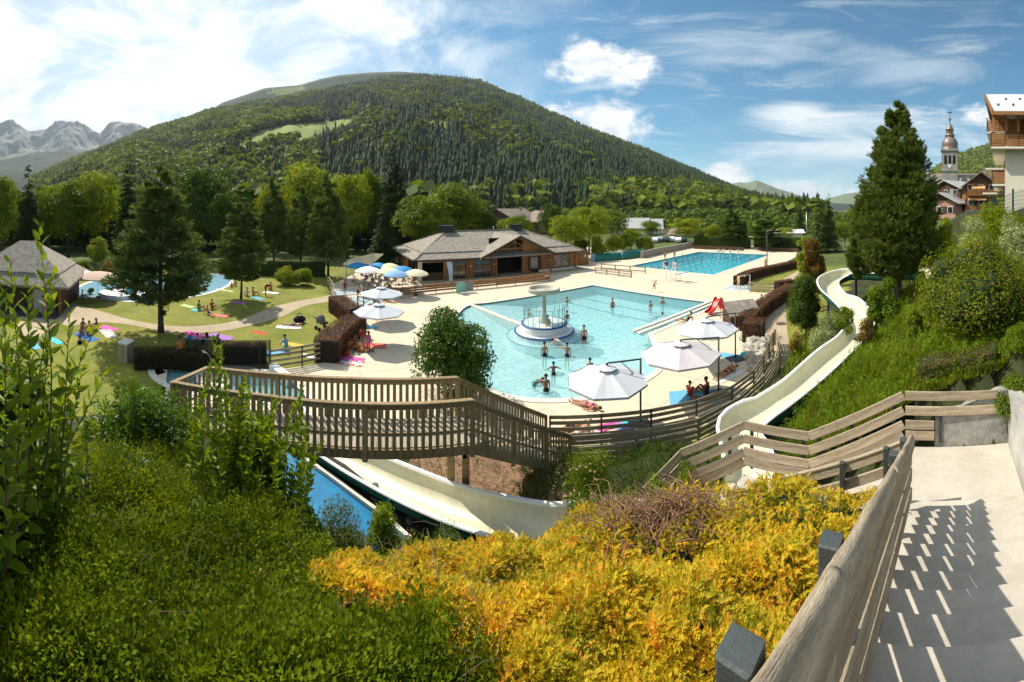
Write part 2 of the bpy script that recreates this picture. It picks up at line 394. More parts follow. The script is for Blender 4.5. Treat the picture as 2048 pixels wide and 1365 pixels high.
def height(x, y):
    z = base_height(x, y)
    x = np.asarray(x, float); y = np.asarray(y, float)
    # bed of the slide
    d, sz = polyline_dist([tuple(p) for p in SLIDE], x, y)
    lim = sz-.55+np.clip(d-1.0, 0, 9)*1.7
    z = np.where(d < 4, np.minimum(z, lim), z)
    ch = [(*W(p_, q_, .6).xy, 0) for p_, q_ in ((575, 930), (640, 990), (700, 1040), (770, 1080))]
    d, _ = polyline_dist(ch, x, y); z = np.where(d < 3.2, np.minimum(z, .45+np.clip(d-1.7, 0, 9)*1.6), z)
    # bed of the stairs
    f = x*SF[0]+y*SF[1]; l = x*SR[0]+y*SR[1]
    m = (l > -.75) & (l < 2.0) & (f > -3) & (f < 6.9); z = np.where(m, np.minimum(z, 7.2-.548*np.maximum(f, .9)), z)
    m = (l > -.75) & (l < 2.0) & (f >= 6.0) & (f < 8.9); z = np.where(m, np.minimum(z, 3.55), z)
    m = (f > 6.4) & (f < 8.75) & (l <= -.4) & (l > -3.0); z = np.where(m, np.minimum(z, 3.6+(l+.55)*.5), z)
    m = (f > 6.4) & (f < 8.6) & (l <= -2.8) & (l > -4.7); z = np.where(m, np.minimum(z, 2.4), z)
    return z
def th(x, y): return float(height(np.array([x]), np.array([y]))[0])
def G(px, D, dz=0.):
    p = PD(px, D); p.z = th(p.x, p.y)+dz; return p
# materials of the land
m_lawn = mat('lawn_grass', (.11, .155, .012), .95, .2, .35, .6, 14, col2=(.30, .27, .05), coords='World', detail=8)
m_soil = mat('hillside_soil', (.030, .028, .015), .95, .4, 1.3, .8, 9, col2=(.05, .062, .018), coords='World')
m_chips = mat('wood_chips', (.16, .085, .045), .95, .45, 9, 1.0, 26, col2=(.36, .22, .13), coords='World')
m_meadow = mat('valley_grass', (.06, .09, .018), .95, .35, .05, .3, 1, col2=(.13, .17, .04), coords='World', detail=8)
m_deck = mat('deck_concrete', (.64, .53, .38), .85, .08, .25, .12, 30, col2=(.73, .62, .46), coords='World', spec=.2)
m_path = mat('path_concrete', (.40, .31, .20), .9, .12, .6, .3, 30, col2=(.50, .40, .27), coords='World')
m_stone = mat('stair_concrete', (.50, .45, .37), .9, .15, 1.6, .45, 120, col2=(.62, .565, .48), detail=10, coords='World')
m_oldc = mat('weathered_concrete', (.12, .125, .12), .9, .35, 1.1, .5, 14, col2=(.46, .44, .40), coords='World', detail=8)
def terrain():
    xs = np.concatenate([np.arange(-80, -14, .9), np.arange(-14, 16, .3), np.arange(16, 82, .8)]); ys = np.concatenate([np.arange(-14, 20, .3), np.arange(20, 120, .9)])
    X, Y = np.meshgrid(xs, ys); Z = height(X, Y)
    # the valley floor under the pool deck is dug out for the basins
    ind = poly_in(DECK, X, Y)
    dd, _ = polyline_dist([(*p, 0) for p in DECK+DECK[:1]], X, Y)
    Z = np.where(ind & (dd > .5), -3.0, Z)
    Z = np.where(ind & (dd <= .5), np.minimum(Z, -.25), Z)
    near = np.exp(-np.hypot(X, Y)/30)
    hilly = np.clip(Z, 0, 1)
    Z = Z+hash_noise(X, Y, 1.1, 3)*.07*hilly*(np.hypot(X, Y) > 1.5)
    nx, ny = len(xs), len(ys)
    V = np.stack([X.ravel(), Y.ravel(), Z.ravel()], 1)
    i = np.arange(nx*ny).reshape(ny, nx)
    Q = np.stack([i[:-1, :-1].ravel(), i[:-1, 1:].ravel(), i[1:, 1:].ravel(), i[1:, :-1].ravel()], 1)
    cx = V[Q].mean(1); zc = cx[:, 2]; x, y = cx[:, 0], cx[:, 1]; r = np.hypot(x, y); az = np.arctan2(x, y)
    mi = np.where(zc > .12, 1, 0)
    chips = (az > -.26) & (az < .16) & (r > 10.4) & (r < 14.2) & (zc > -.2); mi = np.where(chips, 2, mi)
    mi = np.where((r > 62) & (zc < .2), 3, mi)
    me = npmesh('ground', V, Q, [m_lawn, m_soil, m_chips, m_meadow], True, mi)
    struct(meshobj('ground', me))
    # far valley floor round it
    B = [(-80, -14), (80.8, -14), (80.8, 119.6), (-80, 119.6)]; mb = MB(); R = 7600
    O = [(-R, -R), (R, -R), (R, R), (-R, R)]
    for k in range(4):
        a, b = B[k], B[(k+1) % 4]; c, d = O[(k+1) % 4], O[k]
        mb.face([(*a, -.05), (*d, -.05), (*c, -.05), (*b, -.05)][::-1])
    struct(mb.build('valley_floor', m_meadow))
terrain()
# ---------------------------------------------------------------- pools
LEIS = [W(*p, -.12).xy for p in [(970, 609.5), (1186, 573), (1438.5, 610), (1296, 671), (1307, 700), (1314, 737), (1296, 757), (1252, 780), (1200, 794), (1150, 801), (1090, 804), (1035, 799), (985, 785), (950, 765), (915, 735), (893, 700), (903, 655), (925, 622), (946, 611)]]
LAP = [W(*p, -.12).xy for p in [(1263, 533.5), (1398, 505.2), (1540, 511), (1427, 552)]]
SPL = [W(*p, -.12).xy for p in [(412, 745), (470, 742), (530, 750), (575, 765), (600, 785), (612, 806), (570, 812), (500, 805), (440, 790), (405, 765)]]
BLU = [W(*p, -.12).xy for p in [(336, 742), (350, 735), (400, 733), (412, 741), (400, 756), (360, 772), (335, 780), (318, 765)]]
def smooth_poly(P, n): 
    return [tuple(v.xy) for v in resample([Vector((*p, 0)) for p in P]+[Vector((*P[0], 0))], n)][:-1]
SPL = smooth_poly(SPL, 40); bc = W(374, 752); BLU = [(bc.x+2.3*cos(2*pi*i/28), bc.y+1.45*sin(2*pi*i/28)) for i in range(28)]
LEIS = [tuple(p) for p in LEIS[:4]]+[tuple(v.xy) for v in resample([Vector((*p, 0)) for p in LEIS[4:]], 44)]
LAP = [tuple(p) for p in LAP]
def area(P): return sum(P[i][0]*P[(i+1) % len(P)][1]-P[(i+1) % len(P)][0]*P[i][1] for i in range(len(P)))/2
def offset(P, d):
    n = len(P); s = 1 if area(P) > 0 else -1; out = []
    for i in range(n):
        a = Vector(P[i-1]); b = Vector(P[i]); c = Vector(P[(i+1) % n])
        e1 = (b-a).normalized(); e2 = (c-b).normalized()
        n1 = Vector((e1.y, -e1.x))*s; n2 = Vector((e2.y, -e2.x))*s; m = (n1+n2); m = m/max(.35, m.length_squared/2)
        out.append(tuple(b+m*d))
    return out
def tiles(name, c1, c2, sc=6):
    return mat(name, c1, .35, .1, sc, 0, col2=c2, coords='World', spec=.4)
m_cop = mat('coping_stone', (.66, .60, .50), .7, .08, 1.5, .2, col2=(.74, .68, .58), coords='World')
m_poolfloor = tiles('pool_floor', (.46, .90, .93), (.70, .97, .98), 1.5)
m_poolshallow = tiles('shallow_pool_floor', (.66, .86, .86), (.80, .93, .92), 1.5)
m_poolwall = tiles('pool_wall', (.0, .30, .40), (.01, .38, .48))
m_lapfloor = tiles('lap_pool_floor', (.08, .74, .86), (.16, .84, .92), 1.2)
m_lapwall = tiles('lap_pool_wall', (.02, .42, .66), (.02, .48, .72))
m_line = mat('pool_lane_marking', (.0, .22, .30), .5, .1)
m_spfloor = tiles('splash_pool_floor', (.05, .62, .68), (.12, .74, .78), 1.2)
m_white = mat('white_paint', (.78, .78, .76), .5, .05, 2)
def water_mat(name, tint, bs=2.2, strength=.5, sparkle=.08, milk=(.46, .94, .97)):
    m = bpy.data.materials.new(name); m.use_nodes = True; t = NT(m.node_tree); t.n.clear()
    pos = t.add('ShaderNodeNewGeometry').outputs['Position']
    n = t.noise(pos, bs, 3, .5, .8); n2 = t.noise(pos, bs*4.5, 2, .5, .4)
    h = t.math('ADD', n, t.math('MULTIPLY', n2, .35))
    bp = t.add('ShaderNodeBump', {'Height': h, 'Strength': strength, 'Distance': .12}).outputs[0]
    gl = t.add('ShaderNodeBsdfGlossy', {'Color': (1, 1, 1, 1), 'Roughness': sparkle, 'Normal': bp}).outputs[0]
    # ripple caustics painted into the water tint: cell edges clear, cell middles darker
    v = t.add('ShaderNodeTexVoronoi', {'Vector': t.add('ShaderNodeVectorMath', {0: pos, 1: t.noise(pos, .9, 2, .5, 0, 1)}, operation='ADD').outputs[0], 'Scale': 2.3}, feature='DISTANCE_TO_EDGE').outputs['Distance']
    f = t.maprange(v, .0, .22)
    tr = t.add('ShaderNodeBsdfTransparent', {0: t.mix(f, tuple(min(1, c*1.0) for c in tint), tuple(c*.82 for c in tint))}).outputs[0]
    fr = t.add('ShaderNodeFresnel', {'IOR': 1.33, 'Normal': bp}).outputs[0]
    df = t.add('ShaderNodeBsdfDiffuse', {0: (*milk, 1)}).outputs[0]; tr = t.add('ShaderNodeMixShader', {0: .30, 1: tr, 2: df}).outputs[0]
    s = t.add('ShaderNodeMixShader', {0: fr, 1: tr, 2: gl}).outputs[0]
    t.l.new(s, t.add('ShaderNodeOutputMaterial').inputs[0]); return m
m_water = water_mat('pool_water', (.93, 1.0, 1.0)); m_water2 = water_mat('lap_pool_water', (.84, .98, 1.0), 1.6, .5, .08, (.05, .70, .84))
def deck():
    mb = MB()
    outer = DECK if area(DECK) > 0 else DECK[::-1]
    mb.prism(outer, -.3, 0.0, holes=[LEIS, LAP, SPL, BLU])
    struct(mb.build('pool_deck', m_deck))
    # expansion joints in the deck: thin recessed lines are dark strips of sealant set in it
    js = MB(); u = Vector((.85, .527)); v = Vector((-.527, .85)); mj = mat('deck_joint', (.34, .28, .20), .9)
    holes = [offset(LEIS, .4), offset(LAP, .4), offset(SPL, .3), offset(BLU, .3)]
    def seg_ok(p, q):
        for t_ in (0, .5, 1):
            c = p+(q-p)*t_
            x, y = np.array([c.x]), np.array([c.y])
            if not poly_in(DECK, x, y)[0] or any(poly_in(h, x, y)[0] for h in holes): return False
        return True
    for dr, ot in ((u, v), (v, u)):
        for i in range(-40, 70):
            for k in range(-60, 80):
                p = ot*(i*3.6)+dr*(k*1.2); q = p+dr*1.2
                if not (14 < p.length < 95): continue
                if seg_ok(p, q):
                    w = ot*.013
                    js.face([(*(p-w), .004), (*(q-w), .004), (*(q+w), .004), (*(p+w), .004)] if dr is u else [(*(p+w), .004), (*(q+w), .004), (*(q-w), .004), (*(p-w), .004)])
    struct(js.build('deck_joints', mj))
    for P, nm in ((LEIS, 'coping'), (LAP, 'coping'), (SPL, 'coping'), (BLU, 'coping')):
        Q = P if area(P) > 0 else P[::-1]
        c = MB(); c.prism(offset(Q, .38), 0.0, .035, holes=[offset(Q, -.02)][0:1], bottom=False)
        struct(c.build('pool_coping', m_cop))
    def pool(P, zf, mf, mw, wm, name):
        Q = P if area(P) > 0 else P[::-1]
        b = MB(); b.prism(offset(Q, .01), zf-.1, zf)
        struct(b.build(name+'_floor', mf))
        wl = MB(); n = len(Q)
        for i in range(n):
            a, c = Q[i], Q[(i+1) % n]
            wl.face([(*c, zf), (*a, zf), (*a, .02), (*c, .02)])
        struct(wl.build(name+'_wall', mw))
        wa = MB(); wa.prism(Q, -.12, -.12, side=False)
        struct(wa.build(name+'_water', wm))
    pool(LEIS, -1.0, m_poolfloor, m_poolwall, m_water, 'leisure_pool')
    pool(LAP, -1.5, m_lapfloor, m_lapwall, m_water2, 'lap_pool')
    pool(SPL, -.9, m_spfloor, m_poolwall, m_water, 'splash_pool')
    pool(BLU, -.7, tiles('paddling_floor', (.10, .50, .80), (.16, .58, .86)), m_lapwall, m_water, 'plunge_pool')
    # beach entry: the floor rises gently to the curved end and the left side
    xs = np.arange(-12, 16, .4); ys = np.arange(14, 46, .4); X, Y = np.meshgrid(xs, ys); inn = offset(LEIS, -.05)
    ins = poly_in(offset(LEIS, .2), X, Y); d, _ = polyline_dist([(*q, 0) for q in LEIS[5:]+LEIS[:1]], X, Y)
    wl = np.clip((X+.5)/-6.0, 0, 1)*.0+np.where(X < 1.5, 2.6, 1.7)
    Z = -1.0+.82*np.exp(-(d/(1.5*wl))**2); Z = np.where(ins, Z, -1.1)
    i = np.arange(X.size).reshape(X.shape); Q = np.stack([i[:-1, :-1].ravel(), i[:-1, 1:].ravel(), i[1:, 1:].ravel(), i[1:, :-1].ravel()], 1)
    ok = ins.ravel()[Q].all(1) & (Z.ravel()[Q].max(1) > -.995)
    V = np.stack([X.ravel(), Y.ravel(), Z.ravel()], 1); Q = Q[ok]; u_, inv = np.unique(Q, return_inverse=True)
    struct(meshobj('beach_entry', npmesh('beach_entry', V[u_], inv.reshape(Q.shape), m_poolshallow, True)))
    k = MB(); a = W(944, 610); c = W(1046, 650); k.beam((a.x, a.y, -.45), (c.x, c.y, -.45), .42, .98, bev=.03); struct(k.build('dividing_kerb', m_cop))
    a = W(1448, 606); c = W(1292, 672); k = MB(); d = (c-a).normalized(); s = Vector((-d.y, d.x, 0))
    for j, (o, hgt) in enumerate(((.75, .07), (1.35, .10))): k.beam(a+s*(-o)+Vector((0, 0, hgt/2)), c+s*(-o)+Vector((0, 0, hgt/2)), .34, hgt)
    struct(k.build('raised_ledge', m_cop))
    # lane markings on the floors
    ln = MB()
    for p, q in (((1104.6, 597), (1342, 652)), ((1134, 589), (1364, 637)), ((1167.5, 583.5), (1402, 626))):
        a = W(*p, -1.); b_ = W(*q, -1.); ln.beam(a+Vector((0, 0, .004)), b_+Vector((0, 0, .004)), .30, .006)
    A, B, C_, D_ = [Vector((*p, -1.5)) for p in LAP]
    for i in range(6):
        t_ = (i+.5)/6; p = A.lerp(D_, t_); q = B.lerp(C_, t_); ln.beam(p.lerp(q, .06)+Vector((0, 0, .004)), p.lerp(q, .94)+Vector((0, 0, .004)), .28, .006)
    struct(ln.build('lane_markings', m_line))
deck()
def lane_ropes():
    A, B, C_, D_ = [Vector((*p, -.10)) for p in LAP]; m1 = mat('rope_floats', (.75, .78, .78), .5, .1); m2 = mat('rope_floats_blue', (.02, .12, .30), .5)
    for i in range(1, 6):
        t_ = i/6; p = A.lerp(D_, t_); q = B.lerp(C_, t_); b = MB(); L = (q-p).length; n = int(L/.5)
        for k in range(n):
            c = p.lerp(q, (k+.5)/n); d = (q-p).normalized()
            b.tube([c-d*.15, c+d*.15], .05, 6, mi=k % 4 == 0)
        b.tube([p, q], .012, 4)
        o = b.build('lane_rope', [m1, m2]); tag(o, ['floating lane rope nearest the café side of the lap pool', 'second lane rope from the café side of the lap pool', 'middle lane rope of the blue lap pool', 'second lane rope from the stone hedge side of the lap pool', 'lane rope nearest the pole side of the lap pool'][i-1], 'lane rope', 'lane ropes of the lap pool')
lane_ropes()
# ---------------------------------------------------------------- paths
def ribbon(name, L, R, z, m):
    mb = MB()
    for i in range(len(L)-1): mb.face([(*L[i].xy, z), (*L[i+1].xy, z), (*R[i+1].xy, z), (*R[i].xy, z)][::-1])
    return struct(mb.build(name, m))
def pathpx(name, Lp, Rp, z=.012, m=m_path, n=40):
    L = resample([W(*p, z) for p in Lp], n); R = resample([W(*p, z) for p in Rp], n)
    mb = MB()
    for i in range(n):
        q = [(*L[i].xy, z), (*L[i+1].xy, z), (*R[i+1].xy, z), (*R[i].xy, z)]
        nz = (Vector(q[1])-Vector(q[0])).cross(Vector(q[2])-Vector(q[0])).z
        mb.face(q if nz > 0 else q[::-1])
    return struct(mb.build(name, m))
pathpx('lawn_path', [(60, 690), (110, 650), (140, 652), (200, 645), (260, 650), (330, 663), (400, 666), (470, 658), (560, 635), (610, 612), (668, 602)], [(30, 640), (80, 612), (108, 596), (140, 605), (200, 622), (262, 640), (330, 651), (400, 652), (480, 640), (560, 610), (664, 590)])
pathpx('slope_foot_path', [(1549, 567), (1530, 600), (1532, 625), (1531, 660), (1550, 700), (1556, 724), (1545, 757)], [(1600, 540), (1585, 572), (1573, 605), (1573, 645), (1578, 690), (1578, 715), (1570, 748)])
def fence_walk():
    L = [W(*p) for p in [(1112, 898), (1240, 889), (1323, 877), (1400, 857), (1452, 836), (1508, 792), (1531, 745), (1549, 692)]]
    R = [W(*p) for p in [(1145, 935), (1260, 925), (1357, 905), (1430, 880), (1480, 850), (1530, 800), (1560, 745), (1556, 695)]]
    L = resample(L, 30); R = resample(R, 30)
    for v in L+R: pass
    mb = MB()
    for i in range(30): 
        q = [(*L[i].xy, .02), (*L[i+1].xy, .02), (*R[i+1].xy, .02), (*R[i].xy, .02)]
        mb.face(q[::-1] if (Vector(q[1])-Vector(q[0])).cross(Vector(q[2])-Vector(q[0])).z < 0 else q)
    struct(mb.build('fence_walk', m_path))
fence_walk()
# ---------------------------------------------------------------- mountains
def ridge_strip(name, sil, r0, r1, mfun, z0=-5, na=220, nr=60, rough=.0, seed=1, prof=None, conv=1.0, spur=.0):
    """a range of hills: silhouette given as (photo column, photo row), foot at r0, crest at r1"""
    px = np.array([s[0] for s in sil], float); py = np.array([s[1] for s in sil], float)
    A = np.linspace((px[0]-1024)/F, (px[-1]-1024)/F, na); T = (Y0-np.interp(A*F+1024, px, py))/F
    V = []; t = np.linspace(0, 1, nr)
    for k in range(nr):
        r = r0+(r1-r0)*t[k]
        zc = CZ+T*r1
        p = t[k]**conv if prof is None else np.interp(t[k], *prof)
        n = hash_noise(A*9, np.full_like(A, t[k]*3.0), 1.7, seed)*spur*np.sin(t[k]*pi)
        z = z0+(zc-z0)*np.clip(p+n, 0, 1.02 if t[k] < 1 else 1)
        if rough:
            rg = np.zeros_like(A); amp = rough
            for o in range(5):
                s_ = 2.1**o; rg += amp*(1-2*np.abs(hash_noise(A*22*s_, np.full_like(A, t[k]*7*s_), 1.0, seed+o*3))); amp *= .5
            z = z+rg*(zc-z0)*(.25+.75*t[k])*(1 if t[k] < .999 else .35)
        V.append(np.stack([r*np.sin(A), r*np.cos(A), z], 1))
    # back slope so that the range has a far side
    zc = V[-1][:, 2]
    V.append(np.stack([r1*1.25*np.sin(A), r1*1.25*np.cos(A), zc*.45], 1)); V.append(np.stack([r1*1.5*np.sin(A), r1*1.5*np.cos(A), zc*0-20], 1))
    V = np.concatenate(V); nr2 = nr+2
    i = np.arange(na*nr2).reshape(nr2, na)
    Q = np.stack([i[:-1, :-1].ravel(), i[:-1, 1:].ravel(), i[1:, 1:].ravel(), i[1:, :-1].ravel()], 1)
    return V, Q, A, T
MAIN = [(60, 362), (90, 348), (150, 322), (200, 303), (275, 270), (320, 256), (380, 240), (425, 222), (480, 212), (550, 200), (610, 190), (660, 180), (720, 168), (770, 158), (825, 152), (880, 155), (930, 160), (960, 166), (1000, 184), (1040, 200), (1100, 226), (1160, 252), (1200, 268), (1300, 306), (1400, 348), (1480, 386), (1540, 406), (1610, 422), (1650, 428)]
BACK = [(380, 255), (425, 218), (445, 205), (480, 193), (530, 176), (600, 170), (640, 158), (680, 150), (740, 145), (800, 143), (850, 147), (900, 158), (960, 190), (1000, 230)]
R0, R1 = 300., 1500.
PX = np.array([s[0] for s in MAIN], float); PY = np.array([s[1] for s in MAIN], float)
def main_h(az, r):
    """height of the wooded mountain at azimuth / distance"""
    T = (Y0-np.interp(az*F+1024, PX, PY))/F
    zc = CZ+T*R1; t = np.clip((r-R0)/(R1-R0), 0, 1)
    n = (hash_noise(az*14, t*3.0, 1.0, 5)*.055+hash_noise(az*30, t*9.0, 1.0, 9)*.018)*np.sin(np.clip(t, 0, 1)*pi)
    return 0+(zc)*np.clip(t**.96+n, 0, 1.05)
def px_of(x, y, z):
    return np.arctan2(x, y)*F+1024, Y0-(z-CZ)/np.hypot(x, y)*F
MEADOWS = [[(860, 250), (880, 240), (905, 246), (890, 258)], [(462, 296), (480, 284), (520, 262), (560, 252), (620, 246), (700, 238), (712, 248), (690, 256), (650, 270), (612, 288), (598, 284), (560, 282), (520, 292), (490, 300)],
           [(430, 330), (440, 318), (500, 306), (520, 308), (470, 322)]]
MEADOW2 = [(530, 188), (550, 178), (600, 172), (612, 176), (590, 184), (560, 190)]
def mountains():
    m_floor = mat('forest_floor', (.010, .022, .010), .95, .3, .02, 0, coords='World')
    m_mead = mat('mountain_meadow', (.19, .25, .03), .95, .2, .02, 0, col2=(.27, .31, .06), coords='World', detail=8)
    na, nr = 300, 100
    A = np.linspace((60-1024)/F, (1650-1024)/F, na); Rr = np.linspace(R0, R1, nr)
    AA, RR = np.meshgrid(A, Rr); ZZ = main_h(AA, RR)
    V = np.stack([RR*np.sin(AA), RR*np.cos(AA), ZZ], 2)
    bz = V[-1].copy(); b1 = np.stack([1900*np.sin(A), 1900*np.cos(A), bz[:, 2]*.4], 1)[None]
    V = np.concatenate([V, b1]); nr += 1
    i = np.arange(na*nr).reshape(nr, na); V = V.reshape(-1, 3)
    Q = np.stack([i[:-1, :-1].ravel(), i[:-1, 1:].ravel(), i[1:, 1:].ravel(), i[1:, :-1].ravel()], 1)
    c = V[Q].mean(1); px, py = px_of(c[:, 0], c[:, 1], c[:, 2])
    mi = np.zeros(len(Q), int)
    for M_ in MEADOWS: mi |= poly_in(M_, px, py).astype(int)
    struct(meshobj('wooded_mountain', npmesh('wooded_mountain', V, Q, [m_floor, m_mead], True, mi)))
    V, Q, A, T = ridge_strip('b', BACK, 1700, 2600, None, 0, 160, 40, spur=.03, seed=3)
    c = V[Q].mean(1); px, py = px_of(c[:, 0], c[:, 1], c[:, 2]); mi = poly_in(MEADOW2, px, py).astype(int)
    struct(meshobj('rear_summit', npmesh('rear_summit', V, Q, [mat('far_forest', (.012, .045, .012), .95, .4, .03, 0, col2=(.04, .085, .02), coords='World', detail=9), m_mead], True, mi)))
    # bare rocky range behind, with old snow in its gullies
    m = bpy.data.materials.new('rock_and_snow'); m.use_nodes = True; t = NT(m.node_tree); t.n.clear()
    g = t.add('ShaderNodeNewGeometry'); pos = g.outputs['Position']; nz = t.add('ShaderNodeSeparateXYZ', {0: g.outputs['Normal']}).outputs[2]; z = t.add('ShaderNodeSeparateXYZ', {0: pos}).outputs[2]
    n = t.noise(pos, .007, 9, .65); n2 = t.noise(pos, .0025, 6, .6)
    rock = t.mix(n, (.10, .115, .12), (.27, .27, .26)); grass = t.mix(n2, (.07, .10, .035), (.16, .19, .07))
    k = t.math('ADD', t.math('DIVIDE', z, 1250.), t.math('MULTIPLY', t.math('SUBTRACT', n, .5), 1.1))
    c = t.mix(t.maprange(k, .36, .58), grass, rock)
    c = t.mix(t.maprange(t.math('ADD', n, t.math('MULTIPLY', n2, .35)), .83, .90), c, (.8, .82, .85))
    p = t.add('ShaderNodeBsdfPrincipled', {'Base Color': c, 'Roughness': .9})
    t.l.new(p.outputs[0], t.add('ShaderNodeOutputMaterial').inputs[0])
    L1 = [(-120, 300), (-60, 262), (-20, 268), (0, 250), (14, 246), (40, 250), (58, 262), (72, 262), (95, 258), (118, 248), (135, 245), (160, 252), (178, 262), (200, 270), (215, 254), (235, 243), (262, 246), (290, 262), (330, 300), (400, 330)]
    V, Q, A, T = ridge_strip('r', L1, 3300, 4600, None, -10, 300, 60, rough=.045, seed=4)
    struct(meshobj('rocky_range', npmesh('rocky_range', V, Q, m, True)))
    L2 = [(1420, 402), (1470, 368), (1500, 366), (1512, 362), (1530, 368), (1560, 380), (1600, 392), (1640, 402), (1680, 392), (1710, 386), (1760, 396), (1850, 410)]
    V, Q, A, T = ridge_strip('r', L2, 4000, 5400, None, -10, 300, 60, rough=.04, seed=8)
    struct(meshobj('rocky_range', npmesh('rocky_range', V, Q, m, True)))
    mf = mat('distant_woodland', (.008, .022, .014), .95, .5, .02, 0, col2=(.03, .06, .02), coords='World', detail=9)
    for nm, Ls, a, b, sd in (('foothill', [(-140, 300), (-60, 330), (0, 322), (60, 308), (120, 303), (170, 304), (220, 318), (300, 360)], 1800, 2900, 2), ('foothill', [(1480, 410), (1560, 403), (1600, 400), (1650, 406), (1700, 408), (1760, 416)], 2200, 3200, 6),
                             ('village_hill', [(1780, 410), (1850, 352), (1880, 333), (1915, 312), (1960, 296), (2020, 282), (2100, 270), (2250, 300)], 600, 1500, 7)):
        V, Q, A, T = ridge_strip('f', Ls, a, b, None, -10, 160, 50, spur=.05, seed=sd, rough=.01)
        struct(meshobj(nm, npmesh(nm, V, Q, mf, True)))
mountains()
# ---------------------------------------------------------------- far forest (one mass of trees)
def conifer_proto(n=7, tiers=4, seed=0):
    r_ = random.Random(seed); V = []; Fc = []
    for k in range(tiers):
        z0 = .06+.86*k/tiers; z1 = min(1.0, z0+.42 if k < tiers-1 else 1.0); R = .19*(1-k/tiers*.82)
        b = len(V); V.append((0, 0, z1))
        for i in range(n):
            a = 2*pi*i/n+k*.6; q = R*(1+r_.uniform(-.3, .25)) * (1 if i % 2 else .72); V.append((q*cos(a), q*sin(a), z0+r_.uniform(-.03, .03)))
        for i in range(n): Fc.append((b, b+1+i, b+1+(i+1) % n))
    return np.array(V), np.array(Fc)
def decid_proto(n=46, seed=0):
    big = (46/n)**.35
    rg = np.random.default_rng(seed); V = []; Fc = []
    u = rg.normal(size=(n, 3)); u /= np.linalg.norm(u, axis=1)[:, None]; u[:, 2] = np.where(u[:, 2] < -.5, -u[:, 2], u[:, 2])
    C = u*np.array([.34, .34, .40])*rg.uniform(.75, 1.08, (n, 1))+np.array([0, 0, .56])
    for c, d in zip(C, u):
        nrm = d+rg.normal(size=3)*.45; nrm /= np.linalg.norm(nrm); a = np.cross(nrm, [0.1, .2, 1]); a /= np.linalg.norm(a); b = np.cross(nrm, a); s = rg.uniform(.10, .16)*big
        k = len(V); V += [c+a*s, c+b*s*.9, c-a*s, c-b*s*.9]; Fc += [(k, k+1, k+2), (k, k+2, k+3)]
    return np.array(V), np.array(Fc)
def instance_mesh(protos, which, P, S, rot, S2=None):
    """numpy copies of triangle/quad prototypes; P (n,3), S scale, rot about z"""
    VV = []; FF = []; off = 0
    for k, (v, f) in enumerate(protos):
        idx = np.nonzero(which == k)[0]
        if not len(idx): continue
        c, s = np.cos(rot[idx])[:, None], np.sin(rot[idx])[:, None]; sc = S[idx][:, None]; sx = (S2[idx] if S2 is not None else S[idx])[:, None]
        x = v[None, :, 0]*sx; y = v[None, :, 1]*sx; z = v[None, :, 2]*sc
        X = x*c-y*s+P[idx, 0][:, None]; Y = x*s+y*c+P[idx, 1][:, None]; Z = z+P[idx, 2][:, None]
        VV.append(np.stack([X, Y, Z], 2).reshape(-1, 3)); FF.append((f[None]+(np.arange(len(idx))*len(v))[:, None, None]).reshape(-1, f.shape[1])+off); off += len(idx)*len(v)
    return np.concatenate(VV), np.concatenate(FF)
